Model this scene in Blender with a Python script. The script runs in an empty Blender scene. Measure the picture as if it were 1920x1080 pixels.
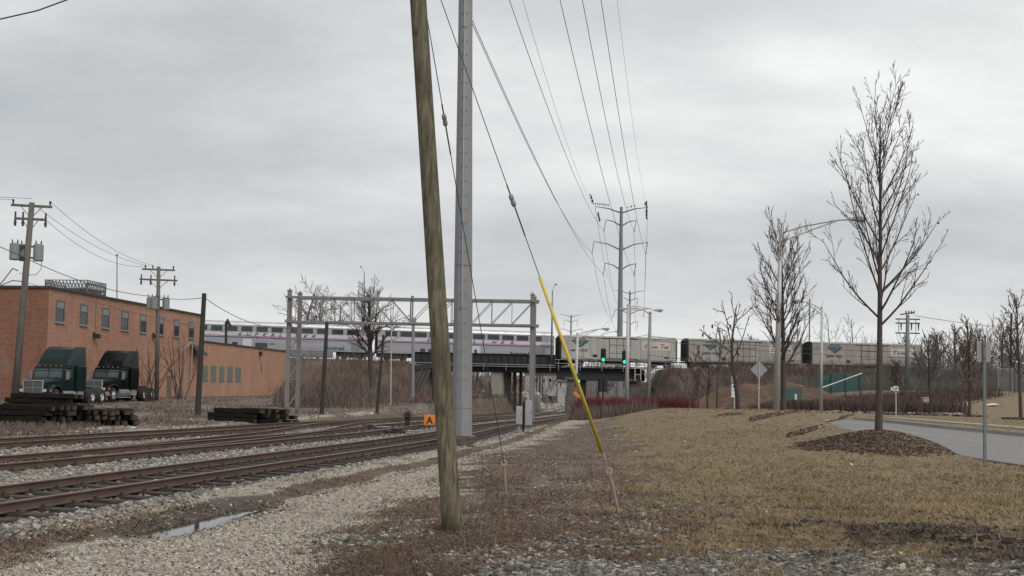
import bpy, math, random
import numpy as np
from mathutils import Vector, Matrix
R = math.radians
sc = bpy.context.scene
col = sc.collection

# ------------------------------------------------------------------ camera
# eye at (0,0,2) looking along +Y; the photo is a crop, so the lens is shifted up
F, PPY = 2000.0, 633.0
TH, RO = math.atan(93 / 2000.0), 0.0165
EYE = Vector((0, 0, 2.0))
fw = Vector((0, math.cos(TH), math.sin(TH)))
u0 = Vector((0, -math.sin(TH), math.cos(TH))); r0 = Vector((1, 0, 0))
rt = r0 * math.cos(RO) + u0 * math.sin(RO)
up = u0 * math.cos(RO) - r0 * math.sin(RO)
cd = bpy.data.cameras.new('camera'); cam = bpy.data.objects.new('camera', cd); col.objects.link(cam)
cam.matrix_world = Matrix(((rt.x, up.x, -fw.x, EYE.x), (rt.y, up.y, -fw.y, EYE.y), (rt.z, up.z, -fw.z, EYE.z), (0, 0, 0, 1)))
cd.sensor_width = 36; cd.lens = 36 * F / 1920; cd.shift_y = (PPY - 540) / 1920; cd.clip_start = 0.1; cd.clip_end = 6000
sc.camera = cam

# ------------------------------------------------------------------ sky, sun, exposure
SUN_EL, SUN_AZ = R(48), R(150)          # high veiled sun behind the camera's right shoulder
w = bpy.data.worlds.new('World'); sc.world = w; w.use_nodes = True
nt = w.node_tree; nt.nodes.clear()
def wn(t): return nt.nodes.new(t)
out = wn('ShaderNodeOutputWorld'); bg = wn('ShaderNodeBackground')
sky = wn('ShaderNodeTexSky'); sky.sky_type = 'NISHITA'; sky.sun_disc = False
sky.sun_elevation = SUN_EL; sky.sun_rotation = SUN_AZ; sky.dust_density = 3
tc = wn('ShaderNodeTexCoord'); sep = wn('ShaderNodeSeparateXYZ'); nt.links.new(tc.outputs['Generated'], sep.inputs[0])
def wm(op, a, b=None, clamp=False):
    n = wn('ShaderNodeMath'); n.operation = op; n.use_clamp = clamp
    for i, v in enumerate((a, b)):
        if v is None: continue
        if isinstance(v, (int, float)): n.inputs[i].default_value = v
        else: nt.links.new(v, n.inputs[i])
    return n.outputs[0]
zz = wm('ADD', wm('MAXIMUM', sep.outputs[2], 0.0), 0.30)
cx = wm('DIVIDE', sep.outputs[0], zz); cy = wm('DIVIDE', sep.outputs[1], zz)
cmb = wn('ShaderNodeCombineXYZ'); nt.links.new(cx, cmb.inputs[0]); nt.links.new(cy, cmb.inputs[1])
def wnoise(scale, detail, rough, off, sx=1.0, sy=1.0):
    mp = wn('ShaderNodeMapping'); mp.inputs['Location'].default_value = off; mp.inputs['Scale'].default_value = (sx, sy, 1)
    nt.links.new(cmb.outputs[0], mp.inputs[0])
    n = wn('ShaderNodeTexNoise'); n.inputs['Scale'].default_value = scale; n.inputs['Detail'].default_value = detail
    n.inputs['Roughness'].default_value = rough; nt.links.new(mp.outputs[0], n.inputs['Vector']); return n.outputs['Fac']
n1 = wnoise(1.05, 5, 0.45, (3.1, 7.7, 0), 0.8, 1.5)
n2 = wnoise(3.4, 6, 0.6, (9.3, 1.2, 2), 0.9, 1.3)
cl = wm('ADD', wm('MULTIPLY', n1, 0.72), wm('MULTIPLY', n2, 0.20)); cl = wm('ADD', cl, 0.045)
cl = wm('ADD', cl, wm('MULTIPLY', sep.outputs[0], 0.10))            # thinner cloud to the right
rmp = wn('ShaderNodeValToRGB'); nt.links.new(cl, rmp.inputs[0])
els = rmp.color_ramp.elements
els[0].position = 0.34; els[0].color = (0.40, 0.432, 0.447, 1)
els[1].position = 0.66; els[1].color = (0.83, 0.84, 0.83, 1)
for p_, c_ in ((0.43, (0.47, 0.485, 0.50, 1)), (0.50, (0.555, 0.572, 0.58, 1)), (0.57, (0.675, 0.685, 0.68, 1))):
    e = els.new(p_); e.color = c_
# a little darker, greyer air low over the horizon
lowf = wn('ShaderNodeMapRange'); lowf.inputs['From Min'].default_value = 0.0; lowf.inputs['From Max'].default_value = 0.22
lowf.inputs['To Min'].default_value = 0.55; lowf.inputs['To Max'].default_value = 0.0; nt.links.new(sep.outputs[2], lowf.inputs[0])
mx1 = wn('ShaderNodeMix'); mx1.data_type = 'RGBA'; nt.links.new(lowf.outputs[0], mx1.inputs[0])
nt.links.new(rmp.outputs[0], mx1.inputs[6]); mx1.inputs[7].default_value = (0.575, 0.587, 0.585, 1)
skm = wn('ShaderNodeVectorMath'); skm.operation = 'SCALE'; nt.links.new(sky.outputs[0], skm.inputs[0]); skm.inputs['Scale'].default_value = 0.08
mx2 = wn('ShaderNodeMix'); mx2.data_type = 'RGBA'; mx2.inputs[0].default_value = 0.95
nt.links.new(skm.outputs[0], mx2.inputs[6]); nt.links.new(mx1.outputs[2], mx2.inputs[7])
nt.links.new(mx2.outputs[2], bg.inputs[0]); bg.inputs[1].default_value = 1.0; nt.links.new(bg.outputs[0], out.inputs[0])

sd = bpy.data.lights.new('sun', 'SUN'); sd.energy = 1.5; sd.angle = R(25); sd.color = (1.0, 0.965, 0.92)
so = bpy.data.objects.new('sun', sd); col.objects.link(so)
sdir = Vector((math.sin(SUN_AZ) * math.cos(SUN_EL), math.cos(SUN_AZ) * math.cos(SUN_EL), math.sin(SUN_EL)))
so.rotation_euler = (-sdir).to_track_quat('-Z', 'Y').to_euler()
sc.view_settings.view_transform = 'Standard'; sc.view_settings.look = 'None'
sc.view_settings.exposure = 0.28; sc.view_settings.gamma = 1.0
try: sc.view_settings.use_curve_mapping = False
except Exception: pass
sc.cycles.max_bounces = 5; sc.cycles.diffuse_bounces = 3; sc.cycles.transparent_max_bounces = 8

# ------------------------------------------------------------------ placing helpers
def ray(px, py): return fw + rt * ((px - 960) / F) + up * ((PPY - py) / F)
def at(px, py, Y):
    d = ray(px, py); return EYE + d * (Y / d.y)

def S(t):
    t = np.clip(t, 0, 1); return t * t * (3 - 2 * t)
def vn(x, y, seed=0):                      # smooth value noise 0..1
    x = np.asarray(x, float); y = np.asarray(y, float)
    xi = np.floor(x).astype(np.int64); yi = np.floor(y).astype(np.int64)
    fx = S(x - xi); fy = S(y - yi)
    def h(a, b):
        n = (a * 374761393 + b * 668265263 + seed * 982451653) & 0xffffffff
        n = ((n ^ (n >> 13)) * 1274126177) & 0xffffffff
        return ((n ^ (n >> 16)) & 0xffff) / 65535.0
    return (h(xi, yi) * (1 - fx) + h(xi + 1, yi) * fx) * (1 - fy) + (h(xi, yi + 1) * (1 - fx) + h(xi + 1, yi + 1) * fx) * fy
def fbm(x, y, seed=0, o=4):
    s = 0; a = 0.5
    for i in range(o): s = s + a * vn(x * 2 ** i, y * 2 ** i, seed + i); a *= 0.5
    return s / (1 - 0.5 ** o)

# ------------------------------------------------------------------ track alignments
_ty = np.arange(-60, 700, 0.5)
def _al(pts):
    ys = [p[0] for p in pts]; xs = [p[1] for p in pts]
    v = np.interp(_ty, ys, xs); sl0 = v[1] - v[0]; k = np.hanning(25); k /= k.sum()
    vp = np.concatenate([v[0] - sl0 * np.arange(12, 0, -1), v, v[-1] + (v[-1] - v[-2]) * np.arange(1, 13)])
    vs = np.convolve(vp, k, 'valid')
    return lambda y: np.interp(y, _ty, vs)
XN = _al([(-60, -24.5), (0, -10.3), (14.4, -6.9), (33.6, -2.35), (42, -1.4), (85, 3.3), (155, 10.5), (200, 14.5), (330, 26), (700, 59)])
XM = _al([(-60, -34.2), (0, -16.0), (20.7, -9.7), (34.7, -5.7), (42, -4.9), (57, -3.5), (85, -0.6), (155, 6.5), (200, 10.6), (330, 22), (700, 55)])
XF = _al([(-60, -37.5), (0, -20.5), (26.9, -12.9), (34.8, -10.3), (47.2, -8.4), (59, -7.2), (85, -4.6), (155, 2.5), (200, 6.6), (330, 18), (700, 51)])
def RZ(y): return np.interp(y, [-60, 33, 45, 150, 165, 700], [0.45, 0.45, 0.36, -1.5, -1.6, -1.6])   # rail-top level
def TRY(x): return 156.7 + 0.205 * x                                        # line of the upper railway
def TRZ(x): return np.interp(x, [-200, -43, 6, 300], [5.9, 5.7, 5.3, 5.3])  # its rail top
ROAD = [(-30, 15.5, 8.2), (35, 15.5, 8.2), (42, 16.0, 7.0), (50, 17.1, 5.2), (57, 17.8, 4.6), (63, 17.6, 4.4)]
def road_c(y): return np.interp(y, [r[0] for r in ROAD], [r[1] for r in ROAD])
def road_w(y): return np.interp(y, [r[0] for r in ROAD], [r[2] for r in ROAD])
MOUNDS = [(9.5, 27.6, 2.35, 0.46)]
MUD = (4.9, 12.9)

def H(x, y):
    x = np.asarray(x, float); y = np.asarray(y, float)
    xn, xf, rz = XN(y), XF(y), RZ(y)
    zl = 0.28 + 0.25 * S((y - 60) / 50) + 0.10 * (fbm(x * 0.25, y * 0.25, 3) - 0.5)
    zr = 0.14 + 0.10 * S((x + 3) / 3) + 0.0 * x
    far = S((y - 52) / 25)
    zr = zr * (1 - far) + (np.maximum(rz - 0.1, -1.2) * (1 - S((x - xn - 8) / 20)) + 0.25 * S((x - xn - 8) / 20)) * far
    berm = 0.80 * S((x - 2.4 - 0.025 * y) / 5.2) * S((y - 17) / 33) * (1 - S((y - 60) / 7)) * (1 - S((x - 15.5) / 3.5))
    zr = zr + berm + 0.14 * S((x - 1.0) / 5) * (1 - S((y - 40) / 20)) + 0.05 * (fbm(x * 0.35, y * 0.35, 5) - 0.5)
    east = S((x - 15) / 5)
    zr = zr * (1 - east) + (0.55 + 0.05 * S((y - 30) / 30)) * east
    zr = zr + 1.75 * S((y - 70) / 42) * S((x - 24) / 20)
    cor = S((x - (xf - 3.3)) / 1.4) * (1 - S((x - (xn + 1.5)) / 1.3))
    side = np.where(x < (xf + xn) / 2, zl, zr)
    z = side * (1 - cor) + (rz - 0.15 - 0.03 * (np.abs(x - xn) < 1.5)) * cor
    # wheel rut hollow in the gravel path that holds the puddle
    u_ = np.clip(((x + 4.45) * .2 + (y - 13.5) * .98) / 2.7, 0, 1); px_, py_ = -4.45 + .54 * u_, 13.5 + 2.65 * u_
    pd = np.sqrt((x - px_) ** 2 + ((y - py_) * .9) ** 2)
    z = z - 0.10 * np.exp(-(pd / (0.50 - .16 * u_)) ** 2) * (0.9 + 0.35 * (fbm(x * 2.5, y * 2.5, 14) - .5))
    # torn turf and ruts
    pit_ = np.exp(-(((x + 1.65) / 0.8) ** 2 + ((y - 12.6) / 0.38) ** 2) ** 2); z = z - 0.07 * pit_
    mm = np.exp(-(((x - MUD[0]) / 2.3) ** 2 + ((y - MUD[1]) / 1.3) ** 2) ** 2)
    z = z + mm * (0.10 * (fbm(x * 1.6, y * 2.2, 11) - 0.45) + 0.06 * (fbm(x * 6, y * 7, 12) - 0.5) - 0.02
                  - 0.10 * np.exp(-((y - 12.3 + 0.6 * (x - 4.2)) / 0.22) ** 2) + 0.09 * np.exp(-((y - 12.75 + 0.6 * (x - 4.2)) / 0.16) ** 2))
    for mx_, my_, mr_, mh_ in MOUNDS:
        d = np.sqrt((x - mx_) ** 2 + (y - my_) ** 2) / mr_
        z = z + mh_ * (1 - S(d)) * (1 + 0.12 * (fbm(x * 2, y * 2, 8) - 0.5))
    # road bed
    rc, rw = road_c(y), road_w(y)
    rd = (1 - S((np.abs(x - rc) - rw / 2 - 0.1) / 0.5)) * (1 - S((y - 61) / 3))
    z = z * (1 - rd) + 0.42 * rd
    # railway embankment with the bridge opening
    s = (y - TRY(x)) / 1.021
    e = np.where(np.abs(s) < 5, 1.0, 1 - S((np.abs(s) - 5) / 14))
    op = S((x + 15) / 3.0) * (1 - S((x - 20.5) / 2.5))
    top = TRZ(x) - 0.12
    z = z + (top - z) * e * (1 - op)
    return z
def Hs(x, y): return float(H(np.array([x]), np.array([y]))[0])
def gr(px, py, lo=5.0, hi=400.0):           # where the line of sight meets the terrain
    d = ray(px, py); t = lo
    ts = np.geomspace(lo, hi, 900)
    X = EYE.x + d.x * ts / d.y; Z = EYE.z + d.z * ts / d.y
    b = Z < H(X, ts)
    i = int(np.argmax(b)) if b.any() else len(ts) - 1
    return Vector((X[i], ts[i], float(H(X[i:i + 1], ts[i:i + 1])[0])))
def foot(px, Y):                             # point on the terrain at depth Y in column px (approx. at the horizon row)
    p = at(px, 740, Y); return Vector((p.x, Y, Hs(p.x, Y)))

# ------------------------------------------------------------------ materials
class NT:
    def __init__(s, name):
        s.m = bpy.data.materials.new(name); s.m.use_nodes = True; s.t = s.m.node_tree; s.t.nodes.clear()
        s.o = s.n('ShaderNodeOutputMaterial'); s.b = s.n('ShaderNodeBsdfPrincipled'); s.l(s.b.outputs[0], s.o.inputs[0])
        s.tc = s.n('ShaderNodeTexCoord'); s.obj = s.tc.outputs['Object']
    def n(s, t): return s.t.nodes.new(t)
    def l(s, a, b): s.t.links.new(a, b)
    def put(s, sock, v):
        if v is None: return
        if hasattr(v, 'is_output'): s.l(v, sock)
        else:
            if isinstance(v, (tuple, list)) and len(v) == 3 and sock.type == 'RGBA': v = (*v, 1)
            sock.default_value = v
    def math(s, op, a, b=None, clamp=False):
        n = s.n('ShaderNodeMath'); n.operation = op; n.use_clamp = clamp; s.put(n.inputs[0], a); s.put(n.inputs[1], b); return n.outputs[0]
    def mix(s, f, a, b, mode='MIX'):
        n = s.n('ShaderNodeMix'); n.data_type = 'RGBA'; n.blend_type = mode
        s.put(n.inputs[0], f); s.put(n.inputs[6], a); s.put(n.inputs[7], b); return n.outputs[2]
    def map(s, scale=(1, 1, 1), rot=(0, 0, 0), vec=None):
        n = s.n('ShaderNodeMapping'); n.inputs['Scale'].default_value = scale; n.inputs['Rotation'].default_value = rot
        s.l(vec or s.obj, n.inputs[0]); return n.outputs[0]
    def noise(s, scale, detail=3, rough=0.55, vec=None, out='Fac'):
        n = s.n('ShaderNodeTexNoise'); n.inputs['Scale'].default_value = scale; n.inputs['Detail'].default_value = detail
        n.inputs['Roughness'].default_value = rough; s.l(vec or s.obj, n.inputs['Vector']); return n.outputs[out]
    def vor(s, scale, vec=None, out='Color', feat='F1', rand=1.0):
        n = s.n('ShaderNodeTexVoronoi'); n.feature = feat; n.inputs['Scale'].default_value = scale
        n.inputs['Randomness'].default_value = rand; s.l(vec or s.obj, n.inputs['Vector']); return n.outputs[out]
    def ramp(s, f, stops, const=False):
        n = s.n('ShaderNodeValToRGB'); s.l(f, n.inputs[0]); e = n.color_ramp.elements
        if const: n.color_ramp.interpolation = 'CONSTANT'
        e[0].position = stops[0][0]; e[0].color = (*stops[0][1], 1); e[1].position = stops[-1][0]; e[1].color = (*stops[-1][1], 1)
        for p, c in stops[1:-1]: q = e.new(p); q.color = (*c, 1)
        return n.outputs[0]
    def rng(s, f, a, b, c=0.0, d=1.0):
        n = s.n('ShaderNodeMapRange'); s.l(f, n.inputs[0])
        for i, v in enumerate((a, b, c, d)): n.inputs[i + 1].default_value = v
        return n.outputs[0]
    def bump(s, h, dist=0.01, strength=1.0, nrm=None):
        n = s.n('ShaderNodeBump'); n.inputs['Distance'].default_value = dist; n.inputs['Strength'].default_value = strength
        s.l(h, n.inputs['Height'])
        if nrm: s.l(nrm, n.inputs['Normal'])
        return n.outputs[0]
    def fin(s, c, rough=0.8, metal=0.0, nrm=None, spec=None):
        s.put(s.b.inputs['Base Color'], c); s.put(s.b.inputs['Roughness'], rough); s.b.inputs['Metallic'].default_value = metal
        if nrm: s.l(nrm, s.b.inputs['Normal'])
        if spec is not None: s.b.inputs['Specular IOR Level'].default_value = spec
        return s.m
def plain(name, c1, c2=None, scale=3.0, rough=0.7, metal=0.0, stretch=(1, 1, 1), bump=0.0, spec=None, rust=None, rust_amt=0.5, detail=5):
    t = NT(name); c2 = c2 or tuple(v * 0.72 for v in c1)
    v = t.map(stretch)
    c = t.mix(t.rng(t.noise(scale, detail, 0.62, v), 0.3, 0.7), c2, c1)
    if rust: c = t.mix(t.rng(t.noise(scale * 2.3, 6, 0.7, v), 0.62 - rust_amt * 0.2, 0.78 - rust_amt * 0.2), c, rust)
    nr = t.bump(t.noise(scale * 6, 4, 0.6, v), bump) if bump else None
    return t.fin(c, rough, metal, nr, spec)
M = {}
M['galv'] = plain('galvanized_steel', (0.36, 0.36, 0.37), (0.29, 0.29, 0.30), 1.5, 0.55, 0.25, (3, 3, 0.5))
M['bridgegrey'] = plain('signal_bridge_steel', (0.215, 0.21, 0.20), (0.16, 0.157, 0.15), 1.5, 0.6, 0.15, (3, 3, 0.5))
M['polegrey'] = plain('weathered_steel_pole', (0.255, 0.255, 0.262), (0.20, 0.20, 0.208), 1.2, 0.6, 0.2, (3, 3, 0.35))
M['seam'] = plain('pole_seam', (0.15, 0.15, 0.155), None, 3, 0.7)
M['lampgrey'] = plain('pale_aluminium', (0.44, 0.44, 0.43), (0.35, 0.35, 0.35), 1.0, 0.5, 0.2, (2, 2, 0.3))
M['towergrey'] = plain('distant_tower_steel', (0.20, 0.21, 0.22), (0.16, 0.165, 0.175), 0.2, 0.7)
M['greensteel'] = plain('green_grey_post', (0.155, 0.18, 0.178), (0.125, 0.145, 0.142), 4, 0.6, 0.2)
M['wire'] = plain('dark_wire', (0.06, 0.06, 0.065), None, 3, 0.6)
M['wirepale'] = plain('aluminium_wire', (0.13, 0.13, 0.14), None, 3, 0.6)
M['black'] = plain('black_paint', (0.018, 0.018, 0.02), (0.012, 0.012, 0.013), 4, 0.6)
M['blacksteel'] = plain('dark_bridge_steel', (0.014, 0.017, 0.018), (0.008, 0.010, 0.011), 1.2, 0.75, 0, (1, 1, 3), rust=(0.045, 0.032, 0.026), rust_amt=0.35)
M['creo'] = plain('creosoted_wood', (0.055, 0.046, 0.040), (0.018, 0.015, 0.014), 3, 0.9, 0, (6, 6, 0.6), 0.01)
M['tie'] = plain('weathered_tie_wood', (0.036, 0.028, 0.023), (0.006, 0.005, 0.005), 3.5, 0.98, 0, (1.0, 7, 7), 0.03, spec=0.1)
M['tiepale'] = plain('split_tie_end', (0.13, 0.10, 0.078), (0.006, 0.005, 0.005), 7, 0.98, 0, (5, 1, 1), 0.03, spec=0.1)
M['tiebed'] = plain('track_tie_wood', (0.085, 0.066, 0.054), (0.028, 0.022, 0.019), 4, 0.95, 0, (1, 5, 5), 0.01)
M['oldwood'] = plain('grey_pole_wood', (0.155, 0.135, 0.122), (0.085, 0.073, 0.066), 2, 0.9, 0, (7, 7, 0.4), 0.006)
M['log'] = plain('old_timber', (0.17, 0.125, 0.095), (0.05, 0.038, 0.032), 3, 0.95, 0, (1, 6, 6), 0.02)
M['conc'] = plain('concrete', (0.27, 0.25, 0.225), (0.185, 0.172, 0.155), 0.8, 0.9, 0, (1, 1, 0.6), 0.003)
M['kerb'] = plain('kerb_concrete', (0.40, 0.37, 0.33), (0.30, 0.275, 0.245), 1.5, 0.9)
M['path'] = plain('path_concrete', (0.30, 0.27, 0.23), (0.235, 0.21, 0.18), 1.0, 0.9)
M['white'] = plain('white_paint', (0.72, 0.72, 0.72), (0.6, 0.6, 0.6), 5, 0.5)
M['signback'] = plain('sign_back_aluminium', (0.30, 0.30, 0.30), (0.26, 0.26, 0.26), 2, 0.45, 0.3)
M['orange'] = plain('orange_sign_paint', (0.68, 0.235, 0.03), (0.58, 0.19, 0.03), 4, 0.6)
M['yellow'] = plain('yellow_plastic', (0.68, 0.52, 0.05), (0.50, 0.38, 0.06), 3.5, 0.5, 0, (1, 1, 1), rust=(0.30, 0.24, 0.10), rust_amt=0.25)
M['rod'] = plain('rusty_anchor_rod', (0.40, 0.31, 0.27), (0.27, 0.18, 0.15), 12, 0.8)
M['boxgrey'] = plain('equipment_box_paint', (0.34, 0.345, 0.36), (0.28, 0.285, 0.30), 2.5, 0.5, 0, rust=(0.2, 0.15, 0.11), rust_amt=0.15)
M['trafogrey'] = plain('transformer_paint', (0.235, 0.25, 0.25), (0.19, 0.20, 0.205), 3, 0.55)
M['porc'] = plain('dark_porcelain', (0.045, 0.035, 0.032), None, 5, 0.3)
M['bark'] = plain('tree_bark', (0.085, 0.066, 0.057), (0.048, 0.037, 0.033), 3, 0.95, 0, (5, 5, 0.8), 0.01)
M['barkfar'] = plain('far_bark', (0.15, 0.125, 0.11), (0.105, 0.085, 0.075), 1, 0.95)  # paler bark; on the far trees distance haze is put into this colour
M['twig'] = plain('twig_bark', (0.080, 0.056, 0.050), (0.052, 0.037, 0.034), 2, 0.95)
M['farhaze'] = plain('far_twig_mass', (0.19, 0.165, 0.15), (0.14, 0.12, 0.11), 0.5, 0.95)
M['leaf'] = plain('dead_leaf', (0.20, 0.115, 0.055), (0.12, 0.07, 0.04), 5, 0.9)
M['bird'] = plain('dark_feathers', (0.02, 0.02, 0.022), None, 5, 0.7)
M['tyre'] = plain('tyre_rubber', (0.025, 0.025, 0.025), (0.018, 0.018, 0.018), 5, 0.85)
M['rimm'] = plain('polished_rim', (0.60, 0.60, 0.60), (0.48, 0.48, 0.48), 3, 0.3, 0.5)
M['chrome'] = plain('dull_chrome', (0.48, 0.48, 0.49), (0.36, 0.36, 0.37), 6, 0.35, 0.5)
M['grille'] = plain('grille_mesh', (0.13, 0.13, 0.135), (0.09, 0.09, 0.095), 30, 0.5, 0.4)
M['tank'] = plain('dull_tank_metal', (0.25, 0.25, 0.26), (0.2, 0.2, 0.21), 4, 0.5, 0.4)
M['glassd'] = plain('dark_glass', (0.030, 0.032, 0.036), (0.022, 0.024, 0.027), 1, 0.08, 0, spec=0.6)
M['glasst'] = plain('truck_glass', (0.060, 0.085, 0.086), (0.03, 0.042, 0.043), 1.6, 0.06, 0, spec=0.7)
M['greenp'] = plain('dark_green_lacquer', (0.0025, 0.017, 0.0155), (0.0015, 0.010, 0.009), 2, 0.22, 0, spec=0.28)
M['blackp'] = plain('black_green_lacquer', (0.002, 0.006, 0.006), (0.0012, 0.0035, 0.0035), 2, 0.22, 0, spec=0.25)
M['amber'] = plain('amber_lens', (0.55, 0.14, 0.04), None, 8, 0.3)
M['frosty'] = plain('clear_lens', (0.55, 0.55, 0.55), None, 8, 0.2)
M['silver'] = plain('stainless_car_side', (0.36, 0.36, 0.385), (0.29, 0.29, 0.315), 0.6, 0.45, 0.25, (0.3, 1, 3))
M['silverroof'] = plain('stainless_roof', (0.50, 0.50, 0.50), (0.38, 0.38, 0.385), 0.8, 0.4, 0.25, (1.5, 1, 0.6))
M['skirt'] = plain('car_skirt_grey', (0.19, 0.205, 0.22), (0.15, 0.16, 0.175), 0.8, 0.6)
M['band'] = plain('white_car_band', (0.52, 0.52, 0.54), (0.46, 0.46, 0.48), 0.8, 0.5)
M['sblue'] = plain('blue_stripe', (0.045, 0.055, 0.17), None, 1, 0.5)
M['sred'] = plain('red_stripe', (0.42, 0.19, 0.27), None, 1, 0.5)
M['letter'] = plain('dark_lettering', (0.045, 0.05, 0.10), None, 1, 0.6)
M['teal'] = plain('blue_green_emblem', (0.025, 0.085, 0.11), (0.02, 0.06, 0.08), 1, 0.6)
M['redlet'] = plain('red_lettering', (0.50, 0.06, 0.03), None, 1, 0.6)
M['boxcar'] = plain('dirty_white_boxcar', (0.40, 0.385, 0.36), (0.29, 0.275, 0.255), 0.5, 0.7, 0, (1.2, 1, 0.5), rust=(0.20, 0.165, 0.14), rust_amt=0.25)
M['boxcar2'] = plain('soiled_boxcar', (0.33, 0.305, 0.275), (0.225, 0.205, 0.185), 0.5, 0.75, 0, (1.2, 1, 0.5), rust=(0.15, 0.115, 0.095), rust_amt=0.35)
M['boxrib'] = plain('boxcar_rib', (0.235, 0.225, 0.215), (0.17, 0.16, 0.15), 1.2, 0.8)
M['boxpanel'] = plain('pale_panel', (0.52, 0.49, 0.44), None, 1, 0.6)
M['rustpatch'] = plain('orange_rust', (0.26, 0.105, 0.05), None, 3, 0.9)
M['bogie'] = plain('bogie_iron', (0.04, 0.036, 0.034), (0.02, 0.018, 0.018), 3, 0.9)
M['rail'] = plain('rail_rust', (0.125, 0.078, 0.055), (0.070, 0.047, 0.036), 2.5, 0.75, 0.1, (1, 1, 4), 0.001)
M['railtop'] = plain('rail_head', (0.24, 0.155, 0.12), (0.17, 0.105, 0.08), 1.5, 0.45, 0.35)
M['plate'] = plain('tie_plate_iron', (0.045, 0.03, 0.025), None, 6, 0.9)
M['roofcap'] = plain('roof_coping', (0.055, 0.05, 0.05), None, 2, 0.8)
M['sill'] = plain('window_sill', (0.30, 0.29, 0.28), None, 3, 0.8)
M['wframe'] = plain('window_frame', (0.12, 0.125, 0.12), None, 3, 0.6)
M['blind'] = plain('pale_blind', (0.26, 0.27, 0.27), None, 3, 0.7)
M['glblock'] = plain('glass_block', (0.165, 0.205, 0.185), (0.11, 0.145, 0.13), 9, 0.35)
M['door'] = plain('brown_door', (0.16, 0.11, 0.09), None, 3, 0.7)
M['screenm'] = plain('rooftop_screen', (0.14, 0.14, 0.145), (0.10, 0.10, 0.105), 1, 0.8)
M['housew'] = plain('pale_siding', (0.40, 0.39, 0.38), (0.34, 0.33, 0.325), 0.5, 0.85)
M['houseg'] = plain('grey_warehouse', (0.24, 0.245, 0.26), (0.20, 0.205, 0.215), 0.3, 0.85)
M['roofg'] = plain('grey_roof', (0.13, 0.13, 0.135), None, 0.5, 0.9)
M['stone'] = plain('abutment_stone', (0.13, 0.112, 0.098), (0.06, 0.052, 0.048), 0.9, 0.95, 0, (1, 1, 1.6), 0.02)
M['greenfence'] = plain('green_fence_cloth', (0.035, 0.085, 0.077), (0.022, 0.058, 0.054), 2, 0.85)
M['chain'] = plain('green_coated_mesh', (0.055, 0.10, 0.095), None, 2, 0.7)
M['litter'] = plain('crumpled_paper', (0.72, 0.72, 0.72), (0.5, 0.5, 0.5), 30, 0.7)
M['bluebag'] = plain('pale_plastic_bag', (0.50, 0.54, 0.60), (0.30, 0.32, 0.36), 20, 0.5)
M['orangelit'] = plain('orange_litter', (0.6, 0.25, 0.1), None, 20, 0.7)
M['redshrub'] = None
def emis(name, c, s):
    t = NT(name); t.fin(c, 0.4); t.put(t.b.inputs['Emission Color'], c); t.b.inputs['Emission Strength'].default_value = s; return t.m
M['greenlight'] = emis('green_signal_lens', (0.02, 0.75, 0.42), 1.3)

# near utility pole: green-brown treated pine with long grain
t = NT('treated_pine')
wv = t.n('ShaderNodeVectorMath'); wv.operation = 'ADD'; sv = t.n('ShaderNodeVectorMath'); sv.operation = 'SCALE'; sv.inputs['Scale'].default_value = 0.10
t.l(t.noise(2.2, 2, 0.5, None, 'Color'), sv.inputs[0]); t.l(t.obj, wv.inputs[0]); t.l(sv.outputs[0], wv.inputs[1])
v = t.map((12, 12, 1.1), (0, 0, 0), wv.outputs[0]); g = t.noise(2.0, 7, 0.72, v)
g2 = t.noise(6, 5, 0.7, t.map((6, 6, 0.35), (0, 0, 0), wv.outputs[0]))
swirl = t.noise(1.2, 3, 0.6, t.map((1.5, 1.5, 0.8)))
c = t.ramp(g, [(0.34, (0.030, 0.027, 0.018)), (0.44, (0.085, 0.074, 0.048)), (0.54, (0.165, 0.138, 0.090)), (0.68, (0.25, 0.205, 0.14))])
c = t.mix(t.rng(g2, 0.52, 0.66, 0, 0.75), c, (0.052, 0.042, 0.028))
c = t.mix(t.rng(swirl, 0.42, 0.66, 0, 0.5), c, (0.085, 0.088, 0.046))
c = t.mix(t.rng(t.noise(0.9, 4, 0.6, t.map((2, 2, 1.2))), 0.5, 0.62, 0, 0.6), c, (0.055, 0.046, 0.030))
c = t.mix(t.rng(t.vor(2.3, t.map((1.6, 1.6, 0.8)), 'Distance'), 0.05, 0.16, 0.75, 0), c, (0.035, 0.028, 0.018))
M['pine'] = t.fin(c, 0.85, 0, t.bump(t.math('ADD', g, t.math('MULTIPLY', g2, 0.7)), 0.012))
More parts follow.
